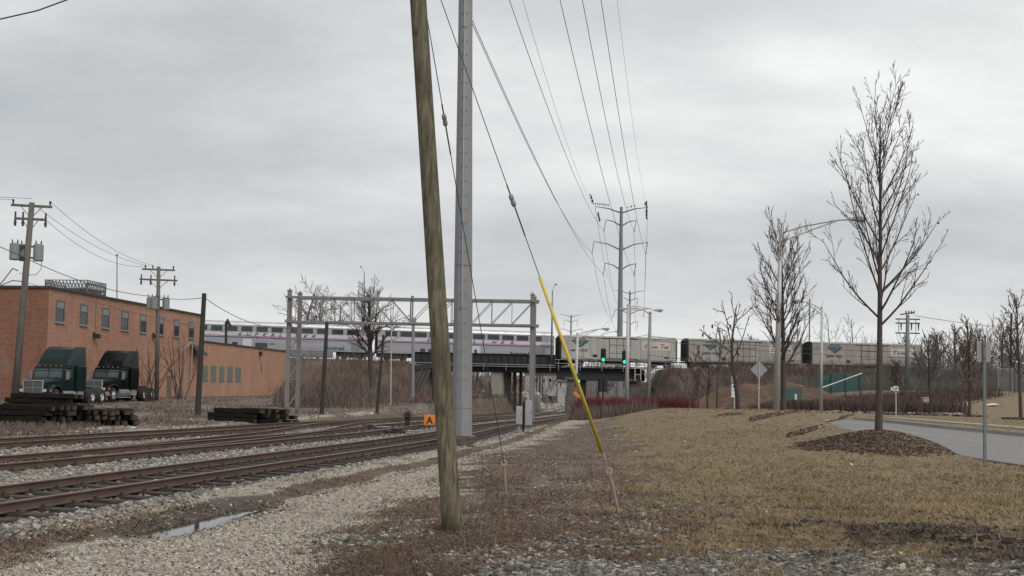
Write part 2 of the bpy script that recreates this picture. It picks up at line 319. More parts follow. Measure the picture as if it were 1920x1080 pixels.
# brick
def brick(name, c1, c2, mort, dirt):
    t = NT(name); se = t.n('ShaderNodeSeparateXYZ'); t.l(t.obj, se.inputs[0])
    cb = t.n('ShaderNodeCombineXYZ'); t.l(t.math('ADD', se.outputs[0], se.outputs[1]), cb.inputs[0]); t.l(se.outputs[2], cb.inputs[1])
    b = t.n('ShaderNodeTexBrick'); t.l(cb.outputs[0], b.inputs['Vector'])
    b.inputs['Scale'].default_value = 1.0; b.inputs['Brick Width'].default_value = 0.42; b.inputs['Row Height'].default_value = 0.15
    b.inputs['Mortar Size'].default_value = 0.016; b.inputs['Color1'].default_value = (*c1, 1); b.inputs['Color2'].default_value = (*c2, 1)
    b.inputs['Mortar'].default_value = (*mort, 1)
    c = t.mix(t.rng(t.noise(0.35, 5, 0.6), 0.35, 0.7, 0, 0.5), b.outputs[0], dirt)
    c = t.mix(t.rng(t.noise(14, 2, 0.6), 0.62, 0.72, 0, 0.5), c, tuple(min(1, v * 1.6) for v in c1))
    c = t.mix(t.rng(t.noise(9, 2, 0.6), 0.60, 0.72, 0, 0.5), c, tuple(v * 0.5 for v in c2))
    c = t.mix(t.rng(t.noise(1.2, 6, 0.7, t.map((2, 2, 0.18))), 0.52, 0.74, 0, 0.6), c, tuple(v * 0.55 for v in c2))
    c = t.mix(t.rng(t.noise(0.5, 4, 0.7, t.map((1, 1, 0.6))), 0.56, 0.64, 0, 0.35), c, tuple(v * 1.25 for v in mort))
    return t.fin(c, 0.9)
M['brick'] = brick('orange_brick', (0.46, 0.235, 0.15), (0.34, 0.165, 0.105), (0.30, 0.21, 0.165), (0.27, 0.14, 0.10))
M['brick2'] = brick('pale_orange_brick', (0.49, 0.265, 0.165), (0.38, 0.195, 0.12), (0.34, 0.24, 0.18), (0.30, 0.165, 0.12))
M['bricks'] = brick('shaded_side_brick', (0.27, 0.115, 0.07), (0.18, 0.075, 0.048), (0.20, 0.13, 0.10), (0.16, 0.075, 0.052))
# asphalt
t = NT('worn_asphalt')
c = t.mix(t.rng(t.noise(60, 2, 0.6), 0.35, 0.65), (0.155, 0.153, 0.148), (0.22, 0.216, 0.208))
c = t.mix(t.rng(t.noise(0.6, 5, 0.6), 0.4, 0.7, 0, 0.6), c, (0.16, 0.157, 0.15))
c = t.mix(t.rng(t.vor(0.55, None, 'Distance', 'DISTANCE_TO_EDGE'), 0.0, 0.012, 0.6, 0), c, (0.06, 0.058, 0.055))
c = t.mix(t.rng(t.noise(1.4, 5, 0.6, t.map((1.6, 0.08, 1))), 0.52, 0.7, 0, 0.45), c, (0.12, 0.117, 0.112))
M['road'] = t.fin(c, 0.9)
# water
t = NT('puddle_water'); M['water'] = t.fin((0.05, 0.047, 0.043), 0.03, 0, t.bump(t.noise(6, 2), 0.0006), 0.9)

def island(name, stops, rough=0.95, scale_noise=0, bump=0, trans=False):
    t = NT(name); g = t.n('ShaderNodeNewGeometry'); f = g.outputs['Random Per Island']
    if scale_noise and scale_noise < 2:      # patches of ranker and paler growth
        f = t.math('ADD', t.math('MULTIPLY', f, 0.42), t.math('MULTIPLY', t.rng(t.math('ADD', t.math('MULTIPLY', t.noise(0.9, 5, 0.7, t.map((1, 0.5, 1))), .6), t.math('MULTIPLY', t.noise(0.22, 3, 0.6), .4)), 0.34, 0.66), 0.58))
    c = t.ramp(f, stops)
    if scale_noise: c = t.mix(t.rng(t.noise(scale_noise, 3, 0.6), 0.35, 0.7, 0.0, 0.45), c, tuple(v * 0.6 for v in stops[len(stops) // 2][1]))
    return t.fin(c, rough, 0, t.bump(t.noise(80, 3), bump) if bump else None)
M['stones'] = island('ballast_stone', [(0, (0.055, 0.052, 0.052)), (0.3, (0.14, 0.13, 0.12)), (0.5, (0.27, 0.25, 0.22)), (0.75, (0.42, 0.38, 0.33)), (0.9, (0.22, 0.165, 0.13)), (1, (0.60, 0.56, 0.50))], 0.9, 20)
M['stones2'] = island('limestone_chip', [(0, (0.16, 0.145, 0.125)), (0.3, (0.32, 0.29, 0.25)), (0.6, (0.47, 0.43, 0.375)), (0.85, (0.30, 0.245, 0.195)), (1, (0.65, 0.61, 0.55))], 0.9, 20)
M['stones3'] = island('mixed_grey_stone', [(0, (0.040, 0.040, 0.040)), (0.40, (0.095, 0.094, 0.092)), (0.65, (0.19, 0.18, 0.165)), (0.9, (0.35, 0.32, 0.28)), (1, (0.52, 0.48, 0.43))], 0.85, 25)
M['gblade'] = island('dead_grass_blade', [(0, (0.09, 0.066, 0.034)), (0.25, (0.13, 0.106, 0.050)), (0.45, (0.235, 0.172, 0.094)), (0.65, (0.325, 0.242, 0.138)), (0.85, (0.39, 0.30, 0.18)), (1, (0.23, 0.15, 0.088))], 0.95, 0.9)
M['weed'] = island('dead_weed', [(0, (0.050, 0.034, 0.024)), (0.4, (0.115, 0.078, 0.054)), (0.7, (0.185, 0.13, 0.090)), (0.9, (0.28, 0.21, 0.145)), (1, (0.13, 0.070, 0.045))], 0.95, 1.0)
M['brush'] = island('dry_brush', [(0, (0.065, 0.05, 0.045)), (0.4, (0.125, 0.095, 0.082)), (0.7, (0.18, 0.14, 0.115)), (1, (0.10, 0.062, 0.052))], 0.95)
M['brushtan'] = island('dry_reed', [(0, (0.12, 0.085, 0.06)), (0.5, (0.20, 0.145, 0.105)), (1, (0.15, 0.095, 0.075))], 0.95)
M['hedge'] = island('bare_hedge_twig', [(0, (0.045, 0.032, 0.030)), (0.5, (0.095, 0.062, 0.055)), (1, (0.15, 0.095, 0.08))], 0.95)
M['redshrub'] = island('red_dogwood_stem', [(0, (0.075, 0.014, 0.018)), (0.5, (0.185, 0.024, 0.032)), (0.8, (0.12, 0.03, 0.033)), (1, (0.10, 0.055, 0.05))], 0.8)
M['chips'] = island('bark_mulch_chip', [(0, (0.025, 0.017, 0.013)), (0.45, (0.075, 0.048, 0.036)), (0.75, (0.16, 0.105, 0.075)), (0.92, (0.25, 0.18, 0.135)), (1, (0.36, 0.29, 0.24))], 0.95)
M['clod'] = island('mud_clod', [(0, (0.022, 0.017, 0.013)), (0.5, (0.055, 0.042, 0.030)), (1, (0.12, 0.092, 0.065))], 0.9)
M['debris'] = island('dead_leaf_litter', [(0, (0.05, 0.035, 0.028)), (0.5, (0.12, 0.085, 0.065)), (1, (0.19, 0.14, 0.11))], 0.95)

# ------------------------------------------------------------------ mesh helpers
class MB:
    def __init__(s): s.v = []; s.f = []; s.mi = []; s.cm = 0
    def add(s, vs, fs):
        o = len(s.v); s.v.extend(vs); s.f.extend([tuple(i + o for i in f) for f in fs]); s.mi.extend([s.cm] * len(fs)); return s
    def box(s, a, b):
        (x0, y0, z0), (x1, y1, z1) = a, b
        return s.add([(x0, y0, z0), (x1, y0, z0), (x1, y1, z0), (x0, y1, z0), (x0, y0, z1), (x1, y0, z1), (x1, y1, z1), (x0, y1, z1)],
                     [(0, 3, 2, 1), (4, 5, 6, 7), (0, 1, 5, 4), (1, 2, 6, 5), (2, 3, 7, 6), (3, 0, 4, 7)])
    def cbox(s, c, sz, mtx=None):
        hx, hy, hz = [q / 2 for q in sz]; vs = []
        for z in (-hz, hz):
            for x, y in ((-hx, -hy), (hx, -hy), (hx, hy), (-hx, hy)):
                p = Vector((x, y, z))
                if mtx: p = mtx @ p
                vs.append(tuple(p + Vector(c)))
        return s.add(vs, [(0, 3, 2, 1), (4, 5, 6, 7), (0, 1, 5, 4), (1, 2, 6, 5), (2, 3, 7, 6), (3, 0, 4, 7)])
    def tube(s, pts, rs, n=8, caps=True):
        pts = [Vector(p) for p in pts]
        if not isinstance(rs, (list, tuple)): rs = [rs] * len(pts)
        d0 = (pts[1] - pts[0]).normalized()
        a = d0.cross(Vector((0, 0, 1)) if abs(d0.z) < 0.9 else Vector((1, 0, 0))).normalized()
        vs = []; k = len(pts)
        for i, p in enumerate(pts):
            d = (pts[min(i + 1, k - 1)] - pts[max(i - 1, 0)]).normalized()
            a = (a - d * a.dot(d)).normalized(); b = d.cross(a)
            for j in range(n):
                t = 2 * math.pi * j / n
                vs.append(tuple(p + (a * math.cos(t) + b * math.sin(t)) * rs[i]))
        fs = [(i * n + j, i * n + (j + 1) % n, (i + 1) * n + (j + 1) % n, (i + 1) * n + j) for i in range(k - 1) for j in range(n)]
        if caps: fs += [tuple(range(n - 1, -1, -1)), tuple(range((k - 1) * n, k * n))]
        return s.add(vs, fs)
    def beam(s, p0, p1, w, h=None):
        h = h or w; p0 = Vector(p0); p1 = Vector(p1); d = (p1 - p0).normalized()
        a = d.cross(Vector((0, 0, 1)) if abs(d.z) < 0.95 else Vector((0, 1, 0))).normalized(); b = a.cross(d)
        vs = [tuple(p + a * (sx * w / 2) + b * (sy * h / 2)) for p in (p0, p1) for sx, sy in ((-1, -1), (1, -1), (1, 1), (-1, 1))]
        return s.add(vs, [(0, 1, 2, 3), (7, 6, 5, 4), (0, 4, 5, 1), (1, 5, 6, 2), (2, 6, 7, 3), (3, 7, 4, 0)])
    def prism(s, poly, o, ax, ay, az, d):       # polygon in (ax, ay) plane extruded d along az
        o = Vector(o); ax = Vector(ax); ay = Vector(ay); az = Vector(az); n = len(poly)
        vs = [tuple(o + ax * u + ay * v_) for u, v_ in poly] + [tuple(o + ax * u + ay * v_ + az * d) for u, v_ in poly]
        return s.add(vs, [tuple(range(n - 1, -1, -1)), tuple(range(n, 2 * n))] + [(i, (i + 1) % n, n + (i + 1) % n, n + i) for i in range(n)])
    def ball(s, c, r, n=8, sq=(1, 1, 1)):
        vs = []; m = n // 2
        for i in range(m + 1):
            a = math.pi * i / m
            for j in range(n):
                b = 2 * math.pi * j / n
                vs.append((c[0] + r * sq[0] * math.sin(a) * math.cos(b), c[1] + r * sq[1] * math.sin(a) * math.sin(b), c[2] + r * sq[2] * math.cos(a)))
        return s.add(vs, [(i * n + j, (i + 1) * n + j, (i + 1) * n + (j + 1) % n, i * n + (j + 1) % n) for i in range(m) for j in range(n)])
def flatmesh(name, V, Fc, mats, parent=None, smooth=False, mi=None):
    me = bpy.data.meshes.new(name); me.from_pydata(V, [], Fc)
    for m in mats: me.materials.append(m)
    if mi is not None and len(mats) > 1: me.polygons.foreach_set('material_index', mi)
    if smooth: me.polygons.foreach_set('use_smooth', [True] * len(me.polygons))
    me.update(); o = bpy.data.objects.new(name, me); col.objects.link(o)
    if parent: o.parent = parent
    return o
def mk(name, mb, m, parent=None, world=True, smooth=False, bevel=0):
    """link one mesh; for a parent at p with world=True the coordinates are world ones"""
    ms = [M[q] for q in m] if isinstance(m, (list, tuple)) else [M[m]]
    if parent and world:
        l = parent['_o']; vs = [(x - l[0], y - l[1], z - l[2]) for x, y, z in mb.v]
    else: vs = mb.v
    o = flatmesh(name, vs, mb.f, ms, parent, smooth, mb.mi)
    if parent and '_o' in parent: o['_o'] = tuple(parent['_o'])
    if bevel:
        b = o.modifiers.new('bevel', 'BEVEL'); b.width = bevel; b.segments = 2; b.limit_method = 'ANGLE'
    return o
def tag(o, label, cat, group=None):
    o['label'] = label; o['category'] = cat
    if group: o['group'] = group
    return o
def thing(name, label, cat, loc=(0, 0, 0), rz=0, group=None):
    o = bpy.data.objects.new(name, None); col.objects.link(o); o.location = loc; o.rotation_euler = (0, 0, rz)
    o['_o'] = tuple(loc); o.empty_display_size = 0.2
    return tag(o, label, cat, group)
def solo(name, mb, m, label, cat, base, group=None, smooth=False, bevel=0):   # a thing that is one mesh; world coords in
    vs = [(x - base[0], y - base[1], z - base[2]) for x, y, z in mb.v]
    ms = [M[q] for q in m] if isinstance(m, (list, tuple)) else [M[m]]
    o = flatmesh(name, vs, mb.f, ms, None, smooth, mb.mi); o.location = base
    if bevel:
        b = o.modifiers.new('bevel', 'BEVEL'); b.width = bevel; b.segments = 2; b.limit_method = 'ANGLE'
    return tag(o, label, cat, group)
def kids(o): return [c for c in bpy.data.objects if c.parent == o]
def dup(o, parent=None):
    c = o.copy(); col.objects.link(c)
    if parent: c.parent = parent
    for ch in kids(o): dup(ch, c)
    return c
def text(body, parent, x, y, z, h, m, italic=0.0, sx=1.0, name='lettering', sp=1.0):
    cu = bpy.data.curves.new(name, 'FONT'); cu.body = body; cu.size = h * 1.38; cu.extrude = 0.006; cu.shear = italic; cu.space_character = sp; cu.offset = h * 0.03
    cu.materials.append(M[m]); o = bpy.data.objects.new(name, cu); col.objects.link(o); o.parent = parent
    o.location = (x, y, z); o.rotation_euler = (R(90), 0, 0); o.scale = (sx, 1, 1); return o

# ------------------------------------------------------------------ terrain
def xb(y): return np.interp(y, [0, 8, 13.6, 18, 25.6, 33, 53, 62], [-1.6, -2.0, -2.1, -1.7, -1.1, 0.1, 3.2, 5.2])
def zones(x, y):
    xn, xf = XN(y), XF(y); n = fbm(x * 0.9, y * 0.9, 21) - 0.5; n2 = fbm(x * 3.1, y * 3.1, 22) - 0.5; nl = fbm(x * 0.22, y * 0.22, 23) - 0.5
    s = (y - TRY(x)) / 1.021
    emb = 1 - S((np.abs(s) - 17) / 6)
    op = S((x + 15) / 3.0) * (1 - S((x - 20.5) / 2.5))
    ballast = S((x - (xf - 2.2 + n * 1.2)) / 0.7) * (1 - S((x - (xn + 1.45 + n * 0.9)) / 0.6))
    e = xb(y) + n * 2.4 + n2 * 0.5
    path = S((x - (xn + 1.4)) / 0.5) * (1 - S((x - e) / 0.9)) * (1 - S((y - 66) / 8))
    path = path * (1 - 0.75 * S((0.5 - np.abs(x - xn - 2.35 + n * 0.5)) / 0.4))         # dirty strip beside the ballast
    leftp = S((x - (xf - 4.6 + n * 3)) / 1.2) * (1 - S((x - (xf - 3.0)) / 0.8)) * (0.75 + n) * (1 - S((y - 70) / 15))
    path = np.clip(path + np.clip(leftp, 0, 1) * 0.8, 0, 1)
    stone = (1 - S((y - (10.75 - 0.06 * x + n * 1.3)) / 0.6)) * S((x + 0.9 + n) / 1.5)
    patch = S((fbm(x * 0.55 + 3, y * 1.6, 31) - 0.64) / 0.05) * (1 - S((y - 15.5) / 1.5)) * S((x - 0.2) / 0.8) * (1 - S((x - 3.6) / 1))
    stone = np.clip(stone + patch * 0.8, 0, 1)
    # dark cindery pit left of the pole
    pit = np.exp(-(((x + 1.65) / 0.85) ** 2 + ((y - 12.7) / 0.42) ** 2) ** 2)
    uu = np.clip(((x + 4.45) * .2 + (y - 13.5) * .98) / 2.7, 0, 1); wet = 1 - S((np.hypot(x + 4.45 - .54 * uu, (y - 13.5 - 2.65 * uu) * .9) - .50 + n * .5) / .35)
    right = S((x - e + 0.4) / 0.8)
    weedy = 1 - S((x - (0.9 + 0.07 * (y - 12) + n * 2.6 + nl * 2)) / 2.2)
    weed = right * weedy * (1 - S((y - 58) / 8)); grass = right * (1 - weedy)
    eastg = S((x - 11) / 1.0) * (1 - S((y - 88) / 12))
    grass = np.where(y > 66, 0, grass); grass = np.maximum(grass * (y < 70), eastg)
    hill = S((x - 26) / 10) * (1 - S((y - 118) / 8)); grass = np.maximum(grass, hill)
    mn = 1.35 * np.exp(-(((x - MUD[0]) / 1.75) ** 2 + ((y - MUD[1] + .35 * (x - MUD[0])) / 0.95) ** 2))
    mn2 = 1.3 * np.exp(-(((x - 6.0) / 1.9) ** 2 + ((y - 11.1) / 1.4) ** 2))
    mud = S((np.maximum(mn, mn2) + n * 1.1 + n2 * 1.0 - 0.42) / 0.35)
    streak = (np.exp(-((y - 14.6 + 0.9 * (x - 3.0) + n) / 0.28) ** 2) + np.exp(-((y - 16.6 + 0.9 * (x - 3.0) + n) / 0.3) ** 2)) * S((x - 1.4) / 1) * (1 - S((x - 5.5) / 1)) * (0.42 + n)
    mud = np.clip(mud + streak, 0, 1)
    dirt = (1 - S((x - (xf - 2.8)) / 0.6)) * (1 - S((y - 96) / 16)) * (1 - np.clip(leftp, 0, 1))
    brush = np.clip(S((y - 66) / 12), 0, 1) * (1 - eastg) * (1 - hill)
    embtop = (np.abs(s) < 4.4) & (op < 0.5)
    return dict(path=path, grass=np.clip(grass, 0, 1), weed=weed, ballast=np.maximum(ballast * (1 - 0.0 * s), 0), mud=mud, dirt=dirt,
                stone=stone, pit=np.maximum(pit, wet * .62 * (x < -2.2)), brush=brush, emb=emb * (1 - op), embtop=embtop.astype(float))
def axis(lo, a, b, hi, step, g):
    v = list(np.arange(a, b, step)); d = step
    while v[-1] < hi: d *= g; v.append(v[-1] + d)
    d = step; pre = []; q = a
    while q > lo: d *= g; q -= d; pre.append(q)
    return np.array(pre[::-1] + v)
gx = axis(-1800, -13, 14, 1800, 0.14, 1.045); gy = np.concatenate([axis(-300, 5, 5.2, 5.1, 0.2, 1.2)[:-2], axis(5, 5, 26, 2200, 0.12, 1.018)])
gy = np.unique(np.round(gy, 4))
def gridmesh(name, xs, ys, hf, mat):
    X, Y = np.meshgrid(xs, ys); Z = hf(X, Y); n, m = len(xs), len(ys)
    V = np.stack([X, Y, Z], -1).reshape(-1, 3)
    i = np.arange(n - 1)[None, :] + n * np.arange(m - 1)[:, None]
    Q = np.stack([i, i + 1, i + 1 + n, i + n], -1).reshape(-1, 4)
    return fast(name, V, Q, mat, True), X, Y
def fast(name, V, Q, mat, smooth=False):
    me = bpy.data.meshes.new(name); k = Q.shape[1]
    me.vertices.add(len(V)); me.vertices.foreach_set('co', np.ascontiguousarray(V, dtype=np.float32).ravel())
    me.loops.add(Q.size); me.loops.foreach_set('vertex_index', np.ascontiguousarray(Q, dtype=np.int32).ravel())
    me.polygons.add(len(Q)); me.polygons.foreach_set('loop_start', np.arange(0, Q.size, k, dtype=np.int32))
    try: me.polygons.foreach_set('loop_total', np.full(len(Q), k, dtype=np.int32))
    except Exception: pass
    me.polygons.foreach_set('use_smooth', np.full(len(Q), smooth))
    me.materials.append(mat); me.update(calc_edges=True); me.validate()
    o = bpy.data.objects.new(name, me); col.objects.link(o); return o
# ground material driven by zone masks
t = NT('ground_surface')
def att(nm):
    a = t.n('ShaderNodeAttribute'); a.attribute_name = nm; sp = t.n('ShaderNodeSeparateColor'); t.l(a.outputs['Color'], sp.inputs[0]); return sp.outputs
A1, A2, A3 = att('zone_a'), att('zone_b'), att('zone_c')
fine = t.noise(26, 3, 0.65); mid = t.noise(2.6, 5, 0.6); big = t.noise(0.35, 4, 0.55); vfine = t.noise(90, 2, 0.6)
def edge(m, wv=0.5):                      # break the mask edge with fine noise
    return t.rng(t.math('ADD', m, t.math('MULTIPLY', t.math('SUBTRACT', t.math('ADD', t.math('MULTIPLY', fine, 0.5), t.math('MULTIPLY', mid, 0.5)), 0.5), wv * 2)), 0.40, 0.60)
vs = t.vor(34); vs2 = t.vor(15)
def gray(cc):
    s_ = t.n('ShaderNodeSeparateColor'); t.l(cc, s_.inputs[0]); return s_.outputs[0]
chip = t.ramp(gray(vs), [(0, (0.13, 0.115, 0.095)), (0.3, (0.25, 0.22, 0.18)), (0.6, (0.42, 0.375, 0.31)), (0.85, (0.30, 0.25, 0.20)), (1, (0.60, 0.55, 0.48))])
chip = t.mix(t.rng(mid, 0.45, 0.68, 0, 0.55), chip, (0.215, 0.178, 0.148))
bal = t.ramp(gray(vs2), [(0, (0.07, 0.068, 0.07)), (0.3, (0.16, 0.155, 0.15)), (0.6, (0.28, 0.265, 0.245)), (1, (0.42, 0.39, 0.355))])
bal = t.mix(t.rng(big, 0.45, 0.65, 0, 0.5), bal, (0.15, 0.125, 0.108)); bal = t.mix(0.35, bal, (0.09, 0.075, 0.065))
gcol = t.ramp(t.math('ADD', t.math('MULTIPLY', fine, 0.45), t.math('MULTIPLY', mid, 0.55)), [(0.32, (0.10, 0.074, 0.043)), (0.5, (0.19, 0.142, 0.083)), (0.68, (0.28, 0.212, 0.13))])
gcol = t.mix(t.rng(t.noise(0.7, 4, 0.6), 0.5, 0.7, 0, 0.45), gcol, (0.125, 0.10, 0.056))
wcol = t.ramp(t.math('ADD', t.math('MULTIPLY', fine, 0.5), t.math('MULTIPLY', mid, 0.5)), [(0.32, (0.045, 0.030, 0.022)), (0.5, (0.10, 0.065, 0.047)), (0.68, (0.165, 0.112, 0.080))])
wcol = t.mix(t.rng(gray(t.vor(40)), 0.90, 0.93), wcol, (0.38, 0.35, 0.31))
dcol = t.ramp(t.math('ADD', t.math('MULTIPLY', big, 0.4), t.math('MULTIPLY', mid, 0.6)), [(0.34, (0.062, 0.045, 0.034)), (0.5, (0.120, 0.088, 0.066)), (0.66, (0.21, 0.165, 0.128))])
dcol = t.mix(t.rng(gray(t.vor(9)), 0.93, 0.95), dcol, (0.42, 0.40, 0.36))
bcol = t.ramp(t.math('ADD', t.math('MULTIPLY', big, 0.5), t.math('MULTIPLY', mid, 0.5)), [(0.32, (0.055, 0.040, 0.030)), (0.5, (0.105, 0.073, 0.052)), (0.68, (0.16, 0.115, 0.082))])
mcol = t.ramp(t.math('ADD', t.math('MULTIPLY', fine, 0.5), t.math('MULTIPLY', mid, 0.5)), [(0.36, (0.020, 0.016, 0.012)), (0.5, (0.065, 0.049, 0.035)), (0.64, (0.155, 0.12, 0.083))])
scol = t.ramp(gray(vs2), [(0, (0.05, 0.048, 0.045)), (0.4, (0.10, 0.096, 0.09)), (0.7, (0.18, 0.17, 0.155)), (1, (0.32, 0.30, 0.27))])
c = bcol
c = t.mix(edge(A2[2]), c, dcol)
c = t.mix(edge(A1[1]), c, gcol)
c = t.mix(edge(A1[2]), c, wcol)
c = t.mix(edge(A1[0]), c, chip)
c = t.mix(edge(A2[0], 0.35), c, bal)
c = t.mix(edge(A3[0]), c, scol)
c = t.mix(t.math('MULTIPLY', edge(A2[1], 0.8), 0.9), c, mcol)
c = t.mix(edge(A3[1]), c, t.mix(mid, (0.035, 0.031, 0.028), (0.11, 0.096, 0.08)))
c = t.mix(t.math('MULTIPLY', A3[2], 0.8), c, (0.13, 0.115, 0.10))
hgt = t.math('ADD', t.math('MULTIPLY', t.vor(34, None, 'Distance'), -0.6), t.math('MULTIPLY', fine, 0.8))
M['ground'] = t.fin(c, 0.95, 0, t.bump(hgt, 0.03, 0.9))
g, GX, GY = gridmesh('ground', gx, gy, H, M['ground'])
g['kind'] = 'structure'
Zn = zones(GX.ravel(), GY.ravel())
for nm, ks in (('zone_a', ('path', 'grass', 'weed')), ('zone_b', ('ballast', 'mud', 'dirt')), ('zone_c', ('stone', 'pit', 'embtop'))):
    a = g.data.color_attributes.new(nm, 'FLOAT_COLOR', 'POINT'); d = np.ones((GX.size, 4), np.float32)
    for i, k in enumerate(ks): d[:, i] = np.clip(Zn[k], 0, 1)
    a.data.foreach_set('color', d.ravel())

# ------------------------------------------------------------------ scattered ground cover
NR = np.random.default_rng(5)
def stones(name, P, size, mat, flat=0.75):
    n = len(P); base = np.array([(x, y, z) for z in (-.5, .5) for x, y in ((-.5, -.5), (.5, -.5), (.5, .5), (-.5, .5))])
    v = base[None] * NR.uniform(0.7, 1.25, (n, 1, 3)) + NR.uniform(-0.2, 0.2, (n, 8, 3)); v[:, :, 2] *= flat
    a = NR.uniform(0, 6.28, n); ca, sa = np.cos(a)[:, None], np.sin(a)[:, None]
    til = NR.uniform(-0.5, 0.5, (n, 1))
    x = v[:, :, 0] * ca - v[:, :, 1] * sa; y = v[:, :, 0] * sa + v[:, :, 1] * ca; z = v[:, :, 2] + til * x
    s = size[:, None]
    V = np.stack([x * s, y * s, z * s], -1) + P[:, None, :]
    q = np.array([(0, 3, 2, 1), (4, 5, 6, 7), (0, 1, 5, 4), (1, 2, 6, 5), (2, 3, 7, 6), (3, 0, 4, 7)])
    Q = (q[None] + 8 * np.arange(n)[:, None, None]).reshape(-1, 4)
    o = fast(name, V.reshape(-1, 3), Q, mat); o['kind'] = 'stuff'; return o
def blades(name, P, hgt, wid, mat, lean=0.5, kind='stuff', parent=None, curl=True):
    n = len(P); a = NR.uniform(0, 6.28, n); d = np.stack([np.cos(a), np.sin(a), 0 * a], -1)
    b = NR.uniform(0, 6.28, n); l = NR.uniform(0.1, 1, n) * lean * hgt
    L = np.stack([np.cos(b) * l, np.sin(b) * l, 0 * l], -1); up_ = np.stack([0 * a, 0 * a, hgt], -1)
    w_ = (d * wid[:, None]) / 2
    V = np.stack([P - w_, P + w_, P + L * 0.4 + up_ * 0.6 + w_ * 0.8, P + L * 0.4 + up_ * 0.6 - w_ * 0.8, P + L + up_], 1)
    base = 5 * np.arange(n)[:, None, None]
    T = (np.array([(0, 1, 2), (0, 2, 3), (3, 2, 4)])[None] + base).reshape(-1, 3)
    o = fast(name, V.reshape(-1, 3), T, mat)
    if kind: o['kind'] = kind
    return o
def scatter(n, x0, x1, y0, y1, zn=None, pw=1.0, thr=0.5):
    """n tries, denser close to the camera, inside the view wedge; kept where the zone is strong"""
    y = y0 * (y1 / y0) ** (NR.random(n) ** pw); x = NR.uniform(x0, x1, n) * np.ones(n)
    k = np.abs(x / y) < 0.56; x, y = x[k], y[k]
    if zn:
        z_ = zones(x, y); m = zn(z_, x, y); k = NR.random(len(x)) < m; x, y = x[k], y[k]
    return x, y
def P3(x, y, dz=0.0): return np.stack([x, y, H(x, y) + dz], -1)
def wedge(n, y0, y1, tl, tr, zn=None, pw=1.0):
    y = (y0 ** -pw + NR.random(n) * (y1 ** -pw - y0 ** -pw)) ** (-1 / pw); x = y * NR.uniform(tl, tr, n)
    if zn:
        k = NR.random(n) < zn(zones(x, y), x, y); x, y = x[k], y[k]
    return x, y
nomound = lambda x, y: ((x - 9.5) ** 2 + (y - 27.6) ** 2 > (1.9 + 0.5 * (fbm(x * 2, y * 2, 7) - .5)) ** 2) & (np.abs(x - road_c(y)) > road_w(y) / 2 + 0.25)
# ballast between and beside the tracks
x, y = wedge(110000, 11, 75, -0.53, 0.1, lambda z, x, y: np.clip(z['ballast'], 0, 1) ** 2 * 0.9 * np.where(np.abs(x - XN(y)) < 1.45, 0.07, 1) * np.where(x > XN(y) + 1.3, .45, 1) * np.where(np.minimum(np.abs(x - XM(y)), np.abs(x - XF(y))) < 1.2, 0.3, 1), 0.6)
stones('ballast', P3(x, y, 0.0), NR.uniform(0.03, 0.068, len(x)) * (1 + 0.006 * (y - 12)), M['stones'])
x, y = wedge(90000, 9, 55, -0.53, 0.15, lambda z, x, y: np.clip(z['path'], 0, 1) ** 2 * 0.75, 0.9)
stones('limestone_gravel', P3(x, y, -0.004), NR.uniform(0.015, 0.042, len(x)) * (1 + 0.01 * (y - 9)), M['stones2'], 0.6)
x, y = wedge(50000, 8.2, 16.5, -0.35, 0.55, lambda z, x, y: np.clip(z['stone'], 0, 1) ** 2 * (1 - z['mud'] * 0.9), 0.8)
stones('loose_stones', P3(x, y, 0.0), NR.uniform(0.03, 0.075, len(x)), M['stones3'], 0.65)
x, y = wedge(9000, 9, 50, -0.35, 0.3, lambda z, x, y: (z['weed'] + z['pit'] + 0.35 * z['mud']) * (fbm(x * 1.2, y * 1.2, 61) > 0.5) * 0.9, 0.9)
stones('scattered_chips', P3(x, y, 0.0), NR.uniform(0.018, 0.05, len(x)), M['stones2'], 0.6)
x, y = wedge(15000, 8.5, 16, 0.1, 0.6, lambda z, x, y: np.clip(z['mud'], 0, 1) * (fbm(x * 1.8, y * 1.8, 66) > .45), 0.8)
stones('mud_clods', P3(x, y, 0.0), NR.uniform(0.015, 0.07, len(x)), M['clod'], 0.6)
# grass
x, y = wedge(350000, 8.5, 64, -0.1, 0.68, lambda z, x, y: np.clip(z['grass'] - z['mud'] * 0.93, 0, 1) * nomound(x, y) * (0.35 + 0.65 * S((fbm(x * 2.2, y * 2.2, 71) - 0.3) / 0.3)), 0.9)
blades('grass', P3(x, y, -0.01), NR.uniform(0.02, 0.065, len(x)), NR.uniform(0.005, 0.012, len(x)) * (1 + 0.04 * (y - 10)), M['gblade'], 1.8)
x, y = wedge(330000, 8.5, 60, -0.3, 0.35, lambda z, x, y: np.clip(z['weed'] - z['mud'] - 0.65 * z['stone'] - z['pit'] * 1.5, 0, 1) * nomound(x, y) * S((fbm(x * 1.7, y * 1.7, 72) - 0.33) / 0.2), 0.9)
blades('dead_weeds', P3(x, y, -0.01), NR.uniform(0.012, 0.06, len(x)), NR.uniform(0.005, 0.013, len(x)) * (1 + 0.03 * (y - 10)), M['weed'], 2.8)
x, y = wedge(2600, 8.5, 45, -0.3, 0.25, lambda z, x, y: np.clip(z['weed'] + 0.3 * z['stone'] - z['mud'], 0, 1) * (fbm(x * 0.9, y * 0.9, 73) > 0.52), 0.9)
blades('tall_weed_stalks', P3(x, y, -0.01), NR.uniform(0.12, 0.34, len(x)), np.full(len(x), 0.009) * (1 + 0.03 * (y - 10)), M['weed'], 0.55)
x, y = wedge(200000, 10, 70, -0.53, 0.2, lambda z, x, y: np.clip((np.abs(x - XN(y) - 2.35) < 0.55) * (fbm(x * 1.1, y * 1.1, 75) > 0.46) + 0.12 * z['path'], 0, 1), 0.9)
